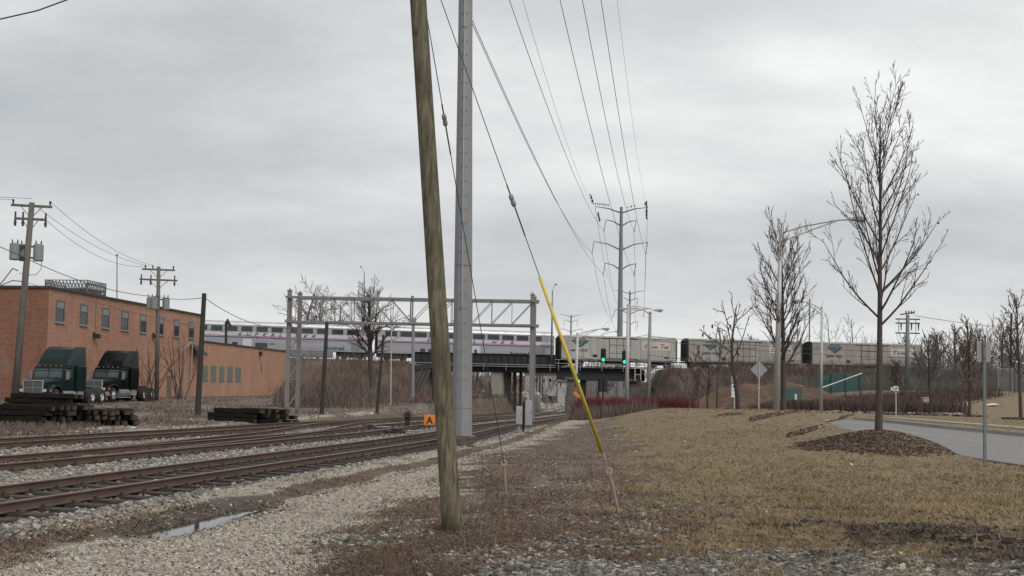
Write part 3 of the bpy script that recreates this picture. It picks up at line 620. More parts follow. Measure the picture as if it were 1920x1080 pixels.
blades('track_side_litter', P3(x, y, -0.005), NR.uniform(0.01, 0.045, len(x)), NR.uniform(0.008, 0.022, len(x)) * (1 + 0.03 * (y - 10)), M['weed'], 2.5)
x, y = wedge(90000, 24, 110, -0.55, 0.0, lambda z, x, y: np.clip(z['dirt'] + .3 * z['brush'] * (y < 100), 0, 1) * (x < XF(y) - 2.2) * S((fbm(x * 0.5, y * 0.5, 81) - 0.42) / 0.12), 0.7)
blades('rough_grass', P3(x, y, -0.01), NR.uniform(0.04, 0.30, len(x)), np.full(len(x), 0.02) * (1 + 0.015 * (y - 24)), M['brush'], 1.2)
x, y = wedge(9000, 24, 75, -0.55, 0.0, lambda z, x, y: np.clip(z['dirt'], 0, 1) * (x < XF(y) - 2.2) * (fbm(x * 0.7, y * 0.7, 82) > .5), 0.7)
stones('dirt_lot_stones', P3(x, y, 0.0), NR.uniform(0.03, 0.14, len(x)), M['stones2'], 0.5)
x, y = wedge(14000, 8.5, 45, -0.3, 0.56, lambda z, x, y: np.clip(z['grass'] + z['weed'], 0, 1) * nomound(x, y) * (0.2 + 0.8 * (fbm(x * 0.8, y * 0.8, 86) > 0.52)), 0.9)
stones('fallen_leaves', P3(x, y, 0.02), NR.uniform(0.015, 0.05, len(x)), M['debris'], 0.2)
x, y = wedge(2600, 8.5, 50, -0.1, 0.56, lambda z, x, y: np.clip(z['grass'], 0, 1) * nomound(x, y) * (fbm(x * 0.6, y * 0.6, 87) > 0.47), 0.8)
X_ = np.repeat(x, 16) + NR.normal(0, .045, len(x) * 16); Y_ = np.repeat(y, 16) + NR.normal(0, .045, len(x) * 16)
blades('grass_tufts', P3(X_, Y_, -0.01), NR.uniform(0.05, 0.13, len(X_)), NR.uniform(0.005, 0.01, len(X_)) * (1 + 0.03 * (Y_ - 10)), M['gblade'], 1.3)
# torn turf: flung straw around the mud
x, y = wedge(120000, 8.5, 15.5, 0.08, 0.6, lambda z, x, y: np.clip(z['mud'], 0, 1) * (fbm(x * 2.4, y * 2.4, 77) > 0.46) * 0.9, 0.8)
blades('torn_turf', P3(x, y, 0.0), NR.uniform(0.02, 0.07, len(x)), NR.uniform(0.006, 0.014, len(x)), M['debris'], 3.0)

# mulch chips on the tree mounds and bark strips along the berm
def chips(name, cx_, cy_, r, n, s0, s1, ell=1.0):
    a = NR.uniform(0, 6.28, n); q = np.sqrt(NR.random(n)) * r * (1 + 0.05 * np.sin(a * 5 + cx_) + 0.05 * np.sin(a * 11)) * np.where(NR.random(n) < .05, 1.15, 1); x = cx_ + q * np.cos(a); y = cy_ + q * np.sin(a) * ell
    o = stones(name, P3(x, y, 0.012), NR.uniform(s0, s1, n), M['chips'], 0.28); return o
chips('bark_mulch', 9.4, 27.6, 1.95, 32000, 0.015, 0.065)

# ------------------------------------------------------------------ railway tracks
RP = [(u_, v_ * .72) for u_, v_ in [(-.07, 0), (.07, 0), (.07, .02), (.013, .035), (.013, .135), (.037, .15), (.037, .178), (-.037, .178), (-.037, .15), (-.013, .135), (-.013, .035), (-.07, .02)]]
def rail(mb, fx, off, ys, dz=0.0, prof=RP):
    n = len(prof); vs = []
    for y in ys:
        x = float(fx(y)); d = Vector((float(fx(y + .5) - fx(y - .5)), 1, 0)).normalized(); nr = Vector((d.y, -d.x, 0)); z = float(RZ(y)) - 0.128 + dz
        p = Vector((x, y, z)) + nr * off
        vs += [tuple(p + nr * u + Vector((0, 0, v_))) for u, v_ in prof]
    o = len(mb.v); mb.v.extend(vs)
    for i in range(len(ys) - 1):
        for j in range(n):
            mb.f.append(tuple(o + q for q in (i * n + j, i * n + (j + 1) % n, (i + 1) * n + (j + 1) % n, (i + 1) * n + j))); mb.mi.append(1 if j == 6 else 0)
def track(label, fx, y0, y1, tie0, ntie, rest_to, grp='railway tracks side by side'):
    b = Vector((float(fx(y0)), y0, 0)); root = thing('railway_track', label, 'railway track', b, 0, grp)
    ys = list(np.concatenate([np.arange(y0, 100, 1.0), np.arange(100, y1, 5.0)]))
    for s_ in (-1, 1):
        m = MB(); rail(m, fx, s_ * 0.755, ys); mk('rail', m, ('rail', 'railtop'), root)
    tm = None; y = tie0; rest = MB(); i = 0
    while y < rest_to:
        x = float(fx(y)); ang = -math.atan2(float(fx(y + .5) - fx(y - .5)), 1.0); z = float(RZ(y)) - 0.128
        if i < ntie:
            if tm is None:
                q = MB(); q.box((-1.3, -.115, -.17), (1.3, .115, -.003)); q.cm = 1
                for sx in (-.755, .755):
                    q.box((sx - .18, -.09, -.003), (sx + .18, .09, .014))
                    for ex in (-.12, .12): q.box((sx + ex - .02, -.05, .014), (sx + ex + .02, -.01, .045))
                o = flatmesh('tie', q.v, q.f, [M['tiebed'], M['plate']], root, False, q.mi); tm = o
            else:
                o = tm.copy(); col.objects.link(o)
            o.location = (x - b.x + random.uniform(-.05, .05), y - b.y, z + random.uniform(-.006, .0)); o.rotation_euler = (0, 0, ang + random.uniform(-.015, .015))
        else:
            rest.cbox((x, y, z - 0.09), (2.6, 0.23, 0.17), Matrix.Rotation(ang, 3, 'Z'))
        i += 1; y += 0.56
    if rest.v: r_ = mk('ties', rest, 'tiebed', root); r_['kind'] = 'stuff'
    return root
random.seed(3)
track('rust brown railway track nearest the gravel path with its tie ends showing', XN, -20, 600, 11.5, 100, 110)
track('middle of the three railway tracks, dark flange way beside its far rail', XM, -20, 600, 16, 100, 110)
track('railway track farthest from the gravel path, next to the stacked ties', XF, -20, 600, 22, 90, 110)
XC = lambda y: XM(y) + (XF(y) - XM(y)) * S((np.asarray(y, float) - 20) / 40.0)
xr = thing('crossover_track', 'pair of crossover rails switching between the middle and the far track', 'railway track', (float(XC(22)), 22, 0))
for s_ in (-1, 1):
    m = MB(); rail(m, XC, s_ * 0.755, list(np.arange(20, 60, 1.0)), 0.002); mk('rail', m, ('rail', 'railtop'), xr)
m = MB(); rail(m, XM, 0.66, list(np.arange(24, 34, 1.0)), -.004); mk('guard_rail', m, ('black', 'black'), xr)
# switch machines beside the turnout
for (px, py, Y, lab) in ((690, 800, 42.5, 'low dark switch machine between the middle and far tracks'), (745, 806, 38.5, 'small dark switch box at the edge of the middle track ballast')):
    p = at(px, py, Y); p.z = float(RZ(Y)) - .14; r_ = thing('switch_machine', lab, 'switch machine', p)
    m = MB(); m.box((p.x - .40, p.y - .25, p.z), (p.x + .28, p.y + .25, p.z + .11)); m.box((p.x - .2, p.y - .2, p.z + .11), (p.x + .18, p.y + .2, p.z + .19)); mk('housing', m, 'black', r_, bevel=0.02)
    m = MB(); m.tube([(p.x + .35, p.y, p.z + .1), (p.x + .9, p.y, p.z + .1)], .03, 6); mk('throw_rod', m, 'rod', r_)
p = at(764, 791, 47); p.z = float(RZ(47)) - .2; r_ = thing('switch_stand', 'short black switch stand post beside the far rail', 'switch stand', p)
m = MB(); m.box((p.x - .1, p.y - .1, p.z), (p.x + .1, p.y + .1, p.z + .45)); m.prism([(-.13, .4), (.13, .4), (.15, .6), (.1, .72), (-.1, .72), (-.15, .6)], (p.x, p.y - .1, p.z), (1, 0, 0), (0, 0, 1), (0, 1, 0), .2); mk('body', m, 'black', r_)
m = MB(); m.tube([(p.x, p.y, p.z + .1), (p.x + .6, p.y, p.z + .05)], .025, 5); mk('lever', m, 'black', r_)
# orange A board
p = at(805, 806, 45.5); p.z = float(RZ(45.5)) - .2; r_ = thing('whistle_board', 'small orange square board with black letter A standing between the tracks', 'sign', p)
m = MB(); m.box((p.x - .23, p.y - .012, p.z + .18), (p.x + .23, p.y + .012, p.z + .62)); mk('board', m, 'orange', r_, bevel=.01)
m = MB(); m.tube([(p.x, p.y + .03, p.z - .1), (p.x, p.y + .03, p.z + .55)], .02, 6); mk('post', m, 'black', r_)
tx = text('A', r_, -.135, -.02, .245, .30, 'black'); tx.data.offset = .008

# ------------------------------------------------------------------ puddles
WZ = Hs(-3.5, 14.6) - .036
def puddle(label, name, pts, group):
    P_ = [at(px, py, 10) for px, py in pts]; P_ = [EYE + (q - EYE) * ((WZ - EYE.z) / (q.z - EYE.z)) for q in P_]; zc = WZ
    cx0 = sum(q.x for q in P_) / len(P_); cy0 = sum(q.y for q in P_) / len(P_)
    vs = []; n = 64
    for i in range(n):
        u = i / n * len(P_); a = P_[int(u) % len(P_)]; b = P_[(int(u) + 1) % len(P_)]; f = u - int(u)
        f = f * f * (3 - 2 * f); q = a.lerp(b, f); j = 0.10 * (vn(q.x * 6, q.y * 6, 4) - .5)
        vs.append((q.x + j, q.y + j, zc))
    me = flatmesh(name, vs, [tuple(range(n))], [M['water']]); me['kind'] = 'structure'; return me
pud = puddle('x', 'puddle_water', [(255, 1008), (262, 985), (310, 962), (380, 946), (440, 938), (500, 936), (500, 952), (450, 968), (410, 986), (350, 1002), (300, 1010)], None)
pud2 = puddle('x', 'puddle_water', [(462, 940), (490, 936), (508, 938), (488, 942)], None)

# ------------------------------------------------------------------ bare trees
def limb(mb, p, d, L, r0_, r1_, nseg, wob, trop, rg, n, out=None):
    pts = [Vector(p)]; d = Vector(d).normalized(); rs = [r0_]
    for i in range(nseg):
        d = (d + Vector((rg.gauss(0, wob), rg.gauss(0, wob), rg.gauss(0, wob) + trop))).normalized()
        pts.append(pts[-1] + d * (L / nseg)); rs.append(r0_ + (r1_ - r0_) * (i + 1) / nseg)
    mb.tube(pts, rs, n, False); return pts, rs
def spray(mb, pts, rs, L, lev, rg, spec):
    """side shoots along a limb, recursively"""
    k = max(2, int(spec['n'][lev] * (0.8 + 0.4 * rg.random())))
    for i in range(k):
        f = spec['f0'] + (1 - spec['f0']) * (i + rg.random()) / k; u = f * (len(pts) - 1); a = min(int(u), len(pts) - 2); p = pts[a].lerp(pts[a + 1], u - a)
        d0 = (pts[a + 1] - pts[a]).normalized(); az = rg.random() * 6.283
        pr = d0.cross(Vector((math.cos(az), math.sin(az), 0.3))).normalized()
        ang = R(spec['ang'][lev] * (0.75 + 0.5 * rg.random())); d = d0 * math.cos(ang) + pr * math.sin(ang)
        l = L * spec['k'][lev] * (0.55 + 0.6 * rg.random()) * (1.15 - 0.55 * f); r = max(spec['rmin'], rs[a] * 0.55)
        q, qr = limb(mb, p, d, l, r, spec['rmin'] * 0.8, spec['seg'][lev], spec['wob'], spec['trop'], rg, 4 if lev == 0 else 3)
        if lev + 1 < len(spec['n']): spray(mb, q, qr, l, lev + 1, rg, spec)
SP = dict(n=(6, 5), ang=(32, 34), k=(0.5, 0.55), seg=(4, 3), wob=0.07, trop=0.07, rmin=0.007, f0=0.2)
def bare_tree(name, label, base, h, r, seed, first=0.3, nprim=14, spread=40, plen=0.45, spec=None, lean=(0, 0), bark='bark', twig='twig', group=None, cat='tree',
              tw=0.05, flare=1.25, prof=None, spf=lambda q: 1.0, leaves=0, nlead=1, trunkwob=0.02, lowk=1.0):
    rg = random.Random(seed); spec = {**SP, **(spec or {})}; root = thing(name, label, cat, base, 0, group)
    tr = MB(); cr = MB(); d = Vector((lean[0], lean[1], 1))
    m1 = MB(); tp, trs = limb(tr, base, d, h, r, spec['rmin'] * 1.3, 12, trunkwob, 0.03, rg, 9)
    trs[0] *= flare
    tr.v = []; tr.f = []; tr.mi = []
    tr.tube([tp[0] - Vector((0, 0, .15))] + tp, [trs[0] * 1.15] + [r * flare] + [r * (1 - (i + 1) / 12) ** 0.8 + spec['rmin'] for i in range(12)], 9)
    tips = []
    for i in range(nprim):
        f = first + (0.93 - first) * ((i + rg.random() * 0.6) / nprim) ** 1.05; u = f * 12; a = min(int(u), 11); p = tp[a].lerp(tp[a + 1], u - a)
        az = i * 2.4 + rg.uniform(-.5, .5); sp_ = R(spread * rg.uniform(0.75, 1.2)); q = (f - first) / (1 - first); sp_ *= spf(q)
        if prof: L = h * prof(q) * rg.uniform(0.8, 1.1)
        else: L = h * plen * (1 - 0.62 * q) * rg.uniform(0.8, 1.15)
        dd = Vector((math.cos(az) * math.sin(sp_), math.sin(az) * math.sin(sp_), math.cos(sp_)))
        rr = max(spec['rmin'] * 1.6, r * (1 - f) ** 0.8 * 0.55)
        pts, rs = limb(cr, p, dd, L, rr, spec['rmin'], 7, spec['wob'] * 0.8, tw, rg, 5)
        spray(cr, pts, rs, L, 0, rg, spec); tips.append((pts, rs))
    spray(cr, tp[int(12 * first) + 1:], [spec['rmin'] * 2] * 13, h * 0.3, 1 if len(spec['n']) > 1 else 0, rg, spec)
    mk('trunk', tr, bark, root, smooth=True); mk('crown', cr, twig, root)
    if leaves:
        lf = MB()
        for i in range(leaves):
            pts, rs = tips[rg.randrange(max(1, int(len(tips) * 0.55)))]; p = pts[rg.randrange(2, len(pts))] + Vector((rg.gauss(0, .03), rg.gauss(0, .03), rg.gauss(0, .03)))
            a = Vector((rg.gauss(0, 1), rg.gauss(0, 1), rg.gauss(0, 1))).normalized() * .035; b = a.cross(Vector((rg.gauss(0, 1), rg.gauss(0, 1), rg.gauss(0, 1)))).normalized() * .028
            lf.add([tuple(p - a), tuple(p + b), tuple(p + a), tuple(p - b)], [(0, 1, 2, 3)])
        mk('leaves', lf, 'leaf', root)
    return root

# big young maple on its mulch mound
b = gr(1637, 806); b = Vector((9.5, 27.6, Hs(9.5, 27.6)))
bare_tree('maple_tree', 'tallest bare tree, rooted in the round mulch mound beside the road', b, 8.3, 0.082, 21, first=0.325, nprim=27, spread=33,
          prof=lambda q: 0.325 - 0.165 * max(0, q - .45) / .55, spf=lambda q: 1.35 - 0.75 * q, tw=0.11, leaves=70, trunkwob=0.012, lean=(0.012, 0),
          spec=dict(n=(6, 4, 2), ang=(24, 30, 32), k=(0.44, 0.5, .5), seg=(5, 3, 2), rmin=0.0062, wob=0.05, trop=0.05, f0=0.12))
b = foot(1469, 50.5)
bare_tree('maple_tree', 'bushy bare tree right beside the thick pale street lamp pole', b, 8.5, 0.12, 33, first=0.22, nprim=26, spread=34, spf=lambda q: 1.4 - .7 * q,
          prof=lambda q: 0.34 * (1 - 0.5 * q) + 0.02, tw=0.09, trunkwob=0.012, lean=(0.01, 0), spec=dict(n=(9, 6), ang=(26, 28), k=(0.46, 0.5), rmin=0.010, wob=0.05, f0=0.12))
b = foot(1384, 54)
bare_tree('sumac_tree', 'thin crooked tree with few forked limbs, left of the diamond sign', b, 5.6, 0.10, 12, first=0.42, nprim=7, spread=42, plen=0.42, tw=0.06, trunkwob=0.05,
          spec=dict(n=(3, 2), ang=(42, 42), k=(0.5, 0.5), rmin=0.016, wob=0.13, f0=0.3))
for i, (px, Y, h, lab, sd_) in enumerate(((1345, 58, 4.6, 'crooked small sumac with dark seed heads, third tree left of the pale lamp pole', 5), (1312, 66, 4.2, 'slender thicket sapling at the left end of the mulch pile', 8), (1290, 72, 4.8, 'multi stemmed sapling beside the right end of the red shrubs', 9), (1327, 60, 2.2, 'short cut sapling standing in front of the mulch pile', 10))):
    b = foot(px, Y)
    r_ = bare_tree('sumac_tree', lab, b, h, 0.055, 40 + sd_, first=0.30, nprim=8, spread=38, plen=0.42, tw=0.06, trunkwob=0.06, spec=dict(n=(4, 2), ang=(40, 40), k=(0.5, 0.5), rmin=0.014, wob=0.12, f0=0.3), group='saplings by the mulch pile', twig='twig')
    if i == 0:
        m = MB(); rg = random.Random(2)
        for k in range(12):
            a = rg.random() * 6.28; q = b + Vector((rg.uniform(-1.1, 1.1), rg.uniform(-.8, .8), rg.uniform(2.8, 4.5))); m.ball(q, .06, 6, (1, 1, 2.2))
        mk('seed_heads', m, 'hedge', r_)
# trees on the embankment behind the signal bridge
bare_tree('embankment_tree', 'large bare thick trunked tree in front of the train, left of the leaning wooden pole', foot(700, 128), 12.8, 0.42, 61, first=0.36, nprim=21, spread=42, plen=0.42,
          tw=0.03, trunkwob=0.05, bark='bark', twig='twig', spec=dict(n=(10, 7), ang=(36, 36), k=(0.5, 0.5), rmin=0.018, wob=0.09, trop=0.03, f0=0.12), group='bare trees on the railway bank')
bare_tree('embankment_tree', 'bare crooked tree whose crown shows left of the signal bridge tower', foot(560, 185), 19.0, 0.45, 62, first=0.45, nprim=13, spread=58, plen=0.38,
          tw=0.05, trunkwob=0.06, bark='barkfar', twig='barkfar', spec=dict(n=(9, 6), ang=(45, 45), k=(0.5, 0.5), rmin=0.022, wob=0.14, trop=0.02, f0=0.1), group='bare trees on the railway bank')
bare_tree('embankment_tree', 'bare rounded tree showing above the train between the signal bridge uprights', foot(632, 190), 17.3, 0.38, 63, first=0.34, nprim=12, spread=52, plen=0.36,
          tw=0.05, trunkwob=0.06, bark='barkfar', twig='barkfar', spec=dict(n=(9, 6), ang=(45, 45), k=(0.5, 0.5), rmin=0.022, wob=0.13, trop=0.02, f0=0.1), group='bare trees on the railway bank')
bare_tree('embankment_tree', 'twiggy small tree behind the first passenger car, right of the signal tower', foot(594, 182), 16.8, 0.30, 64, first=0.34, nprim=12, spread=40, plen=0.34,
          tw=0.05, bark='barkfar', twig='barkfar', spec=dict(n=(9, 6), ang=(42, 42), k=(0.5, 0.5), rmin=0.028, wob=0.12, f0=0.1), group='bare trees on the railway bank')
# young street trees on the far lawn
YT = [(1685, 71, 3.6, 'twig'), (1745, 71, 5.4, 'barkfar'), (1818, 69, 6.2, 'leaf'), (1914, 63, 7.4, 'twig')]
YL = ['smallest of the young lawn trees, just right of the big trunk', 'young lawn tree with a pale bare crown, second from the big trunk', 'young lawn tree still holding brown leaves, next to the white road sign post', 'tall young lawn tree at the right edge of the photo']
for i, (px, Y, h, mt) in enumerate(YT):
    bare_tree('young_tree', YL[i], foot(px, Y), h, 0.06 + 0.012 * i, 80 + i, first=0.30, nprim=18, spread=32, plen=0.36, tw=0.05, trunkwob=0.015,
              twig='twig' if mt == 'leaf' else mt, spec=dict(n=(7, 4), ang=(30, 32), k=(0.42, 0.5), rmin=0.014, wob=0.07, f0=0.1), group='young trees on the lawn across the road')
    b = foot(px, Y); n = 1500; a = NR.uniform(0, 6.28, n); q = np.sqrt(NR.random(n)) * 1.0; xx = b.x + q * np.cos(a); yy = b.y + q * np.sin(a)
    o = stones('mulch_ring', P3(xx, yy, 0.05 * 1), NR.uniform(0.05, 0.14, n), M['chips'], 0.5)
    if mt == 'leaf':
        root = [o for o in bpy.data.objects if o.get('label') == YL[i]][0]; m = MB(); rg = random.Random(4)
        for k in range(900):
            z_ = rg.uniform(1.4, h * .85); rr_ = (0.25 + 0.9 * math.sin(math.pi * (z_ - 1.2) / (h - 1.2))) * math.sqrt(rg.random()); a_ = rg.random() * 6.28
            p = b + Vector((rr_ * math.cos(a_), rr_ * math.sin(a_), z_)); u_ = Vector((rg.gauss(0, 1), rg.gauss(0, 1), rg.gauss(0, 1))).normalized() * .06; v_ = u_.cross(Vector((rg.gauss(0, 1), rg.gauss(0, 1), 1))).normalized() * .045
            m.add([tuple(p - u_), tuple(p + v_), tuple(p + u_), tuple(p - v_)], [(0, 1, 2, 3)])
        mk('leaves', m, 'leaf', root)
# bark strips with saplings' mulch along the berm crest
def strip(px0, py0, px1, py1, wd, n):
    a, b_ = gr(px0, py0), gr(px1, py1); t_ = NR.random(n); off = NR.normal(0, wd, n)
    x_ = a.x + (b_.x - a.x) * t_ + off * 0.3; y_ = a.y + (b_.y - a.y) * t_ + off
    return x_, y_
xs_, ys_ = [], []
for a_ in ((1410, 787, 1470, 776, 0.5, 2600), (1470, 776, 1600, 778, 0.5, 2600), (1390, 776, 1345, 782, 0.35, 700), (1300, 765, 1365, 767, 0.35, 600), (1480, 818, 1545, 800, .3, 500)):
    u_, v_ = strip(*a_); xs_.append(u_); ys_.append(v_)
xs_ = np.concatenate(xs_); ys_ = np.concatenate(ys_)
stones('bark_mulch_strips', P3(xs_, ys_, 0.02), NR.uniform(0.04, 0.13, len(xs_)), M['chips'], 0.35)

# ------------------------------------------------------------------ shrubs and brush (masses)
def brushmass(name, P, hgt, wid, mat, lean, stems=1, parent=None):
    return blades(name, P, hgt, wid, mat, lean)
def clumps(x, y, per, rad):
    n = len(x); X = np.repeat(x, per) + NR.normal(0, 1, n * per) * rad; Y = np.repeat(y, per) + NR.normal(0, 1, n * per) * rad; return X, Y
# embankment slope and rough ground in front of the upper railway
def embok(x, y):
    s = (y - TRY(x)) / 1.021; op = S((x + 13) / 2.0) * (1 - S((x - 19) / 2))
    return (s < -6.0) & (s > -70) & (op < 0.3)
x, y = np.concatenate([NR.uniform(-62, 75, 8000), NR.uniform(20, 78, 3600)]), np.concatenate([NR.uniform(72, 165, 8000), NR.uniform(128, 172, 3600)])
s_ = (y - TRY(x)) / 1.021
wallY = np.interp(x, [-60, -34.5, -29], [70, 70, 145])
k = (np.abs(s_) > 5.5) & (s_ < 0) & (((x < -12) & (x > -33) & (y > 74) | ((x >= -12) & (x < XF(y) - 6) & (y > 80)) | ((x > 21.0) & (y > 128))) ) & (x < 80)
k &= x > -.2075 * y - .5
k &= ~((x < -15.0) & (y < np.interp(x, [-33, -29.5], [160, 139])) & (x < -29.5))
x, y = x[k], y[k]; k = NR.random(len(x)) < (0.35 + 0.65 * S((fbm(x * 0.12, y * 0.12, 91) - 0.4) / 0.2)); x, y = x[k], y[k]
X, Y = clumps(x, y, 26, 0.7); hh = np.repeat(NR.uniform(0.5, 2.3, len(x)), 26) * NR.uniform(0.3, 1.1, len(X))
brushmass('brush', P3(X, Y, -0.05), hh, np.full(len(X), 0.04), M['brush'], 0.95)
x, y = NR.uniform(-33, 2, 15000), NR.uniform(70, 138, 15000); k = (x < XF(y) - 5.0) & (x > -.2080 * y) & (y > 74) & (NR.random(15000) < .25 + .75 * (fbm(x * .3, y * .3, 55) > .5)); x, y = x[k], y[k]
brushmass('dry_reeds', P3(x, y, -0.05), NR.uniform(0.3, 0.95, len(x)), np.full(len(x), 0.05), M['brushtan'], 0.9)
x, y = NR.uniform(-18, 8, 2600), NR.uniform(92, 215, 2600); k = (x < XF(y) - 3.2) & (x > XF(y) - 14); x, y = x[k], y[k]; X, Y = clumps(x, y, 14, 0.6)
brushmass('cutting_brush', P3(X, Y, -0.05), NR.uniform(0.15, 0.8, len(X)), np.full(len(X), 0.06), M['brush'], 1.2)
# scrub right of the tracks, between them and the red shrubs
x, y = NR.uniform(2, 12, 3000), NR.uniform(62, 92, 3000); k = (x > XN(y) + 3.0) & (x < XN(y) + 7.5); x, y = x[k], y[k]; X, Y = clumps(x, y, 6, 0.4)
brushmass('scrub', P3(X, Y, -0.05), NR.uniform(0.3, 1.2, len(X)), np.full(len(X), 0.035), M['brush'], 0.6)
# red dogwood row
x = NR.uniform(4.6, 12.6, 700); y = 72 + 2.2 * NR.random(700) + 0.25 * (x - 5); X, Y = clumps(x, y, 26, 0.25)
top = 0.75 + 1.5 * fbm(X * 0.55, Y * 0.3, 95)
Z = H(X, Y); hh = np.maximum(0.4, (top - Z) * NR.uniform(0.45, 1.12, len(X)))
brushmass('red_dogwood_row', np.stack([X, Y, Z - .05], -1), hh, np.full(len(X), 0.035), M['redshrub'], 0.35)
# dark hedges behind the road
for nm, x0, x1, y0, y1, n, h0, h1 in (('bare_hedge', 17.0, 31.5, 74.5, 77.5, 800, 0.45, 1.0), ('bare_hedge_slope', 25, 48, 80, 99, 1500, 0.4, 1.2)):
    x = NR.uniform(x0, x1, n); y = NR.uniform(y0, y1, n)
    if nm == 'bare_hedge_slope': k = y > 82 + (x - 32) * 1.25; x, y = x[k], y[k]
    X, Y = clumps(x, y, 24, 0.45); brushmass(nm, P3(X, Y, -.05), NR.uniform(h0, h1, len(X)), np.full(len(X), 0.035), M['hedge'], 0.7)
# white edging stones
x = NR.uniform(16.5, 31, 120); y = 73.6 + NR.normal(0, .15, 120)
stones('edging_stones', P3(x, y, 0.04), NR.uniform(0.12, 0.30, 120), M['stones2'], 0.6)
# mulch pile
MPX, MPY = 21.0, 92.0
def moundmesh(name, cx_, cy_, rx, ry, h_, mat, n=60, seed=1):
    u = np.linspace(-1, 1, n); U, V_ = np.meshgrid(u, u); rr_ = np.sqrt(U ** 2 + V_ ** 2)
    X = cx_ + U * rx; Y = cy_ + V_ * ry; Z = H(X, Y) - .2 + (h_ * (1 - S(rr_)) ** 0.45) * (0.72 + 0.55 * fbm(X * 0.45, Y * 0.45, seed)) + 0.25 * (fbm(X * 2.5, Y * 2.5, seed + 1) - .5) * (rr_ < .97)
    V = np.stack([X, Y, Z], -1).reshape(-1, 3); i = np.arange(n - 1)[None, :] + n * np.arange(n - 1)[:, None]
    return fast(name, V, np.stack([i, i + 1, i + 1 + n, i + n], -1).reshape(-1, 4), mat, True)
M['mulch'] = plain('shredded_mulch', (0.185, 0.105, 0.062), (0.055, 0.034, 0.024), 2.2, 0.95, 0, (1, 1, 1), 0.12, detail=8)
o = moundmesh('mulch_pile', MPX, MPY, 10, 5, 2.3, M['mulch'], 70, 5); tag(o, 'big orange brown pile of shredded mulch behind the diamond sign', 'mulch pile')
o = moundmesh('mulch_pile', 17.8, 86.5, 3.4, 2.6, 1.15, M['mulch'], 50, 9); tag(o, 'lower heap of shredded mulch at the left end of the big pile', 'mulch pile')
# low concrete wall by the saplings
p0, p1 = foot(1296, 70), foot(1352, 66)
m = MB(); m.beam(p0 + Vector((0, 0, .1)), p1 + Vector((0, 0, .1)), .25, .8); solo('low_concrete_wall', m, 'conc', 'low pale concrete wall between the saplings at the berm', 'low wall', p0)

# far wooded horizon
def treeline(name, x0, x1, y0, y1, n, h0, h1, mat):
    x = NR.uniform(x0, x1, n); y = NR.uniform(y0, y1, n); hh = NR.uniform(h0, h1, n) * (0.55 + 0.9 * vn(x * 0.05, y * 0.05, 5))
    X, Y = np.repeat(x, 26), np.repeat(y, 26); Hh = np.repeat(hh, 26); q = NR.random(len(X))
    # twigs from random points of each crown
    a = NR.uniform(0, 6.28, len(X)); rr_ = Hh * 0.30 * np.sin(np.pi * np.clip(q * 0.85 + .1, 0, 1)) * np.sqrt(NR.random(len(X)))
    P = np.stack([X + rr_ * np.cos(a), Y + rr_ * np.sin(a), H(X, Y) + Hh * (q * 0.82)], -1)
    blades(name, P, Hh * NR.uniform(.10, .26, len(X)), np.full(len(X), 0.14) * (np.mean(y) / 250), M[mat], 0.9)
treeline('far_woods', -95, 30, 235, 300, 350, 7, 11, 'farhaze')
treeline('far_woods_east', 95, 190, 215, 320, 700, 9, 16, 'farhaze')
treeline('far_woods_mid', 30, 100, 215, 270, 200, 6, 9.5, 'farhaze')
# thicket trees on the bank at the right end of the train
TT = [(1750, 150, 11.5), (1792, 158, 12.5), (1725, 148, 8.0), (1838, 150, 12), (1880, 165, 13.5), (1700, 176, 10), (1765, 175, 12), (1905, 150, 11), (1600, 205, 16.0), (1562, 215, 17.0), (1412, 205, 14.5), (1350, 205, 14), (1822, 178, 13)]
TLB = ['rounded dark twiggy tree right of the last boxcar', 'taller twiggy tree behind the leaning litter on the right bank', 'low shrub-like tree at the end of the last boxcar', 'bare tree behind the blank road sign', 'bare tree near the far right lamp', 'thin tree over the end of the last boxcar', 'second rank twiggy tree right of the boxcars', 'bare tree on the bank at the right edge', 'small spreading tree above the third boxcar', 'two stemmed thin tree above the third boxcar', 'domed tree above the second boxcar', 'bushy tree behind the left end of the second boxcar', 'bare tree between the white sign and the twiggy thicket']
for i, (px, Y, h) in enumerate(TT):
    b = foot(px, Y); dense = i < 8 or i in (10, 11)
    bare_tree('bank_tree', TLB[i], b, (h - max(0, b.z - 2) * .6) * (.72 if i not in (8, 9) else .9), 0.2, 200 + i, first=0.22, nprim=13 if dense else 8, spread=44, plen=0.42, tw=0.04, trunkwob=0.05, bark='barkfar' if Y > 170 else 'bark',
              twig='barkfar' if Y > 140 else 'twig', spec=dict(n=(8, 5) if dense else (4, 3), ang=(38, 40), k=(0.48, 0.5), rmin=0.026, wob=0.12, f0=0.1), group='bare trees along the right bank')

# ------------------------------------------------------------------ near wooden pole with its guys
PB = gr(848, 990); PB = Vector((at(848, 990, 13.2).x, 13.2, Hs(at(848, 990, 13.2).x, 13.2)))
ptop = at(773.5, -165, 13.2)
pole = thing('utility_pole', 'near leaning greenish wooden utility pole at the edge of the gravel path', 'utility pole', PB)
m = MB(); n = 26; pts = [PB.lerp(ptop, i / n) for i in range(n + 1)]; pts[0] = PB - Vector((0, 0, .3))
m.tube(pts, [0.122 - 0.022 * i / n for i in range(n + 1)], 24)
mk('shaft', m, 'pine', pole, smooth=True)
def wire(label, name, pts, r, mt='wire', cat='cable', group=None, n=5):
    m = MB(); m.tube(pts, r, n); return solo(name, m, mt, label, cat, Vector(pts[0]), group)
def sag(a, b, s, k=14):
    a, b = Vector(a), Vector(b); return [a.lerp(b, i / k) - Vector((0, 0, 4 * s * (i / k) * (1 - i / k))) for i in range(k + 1)]
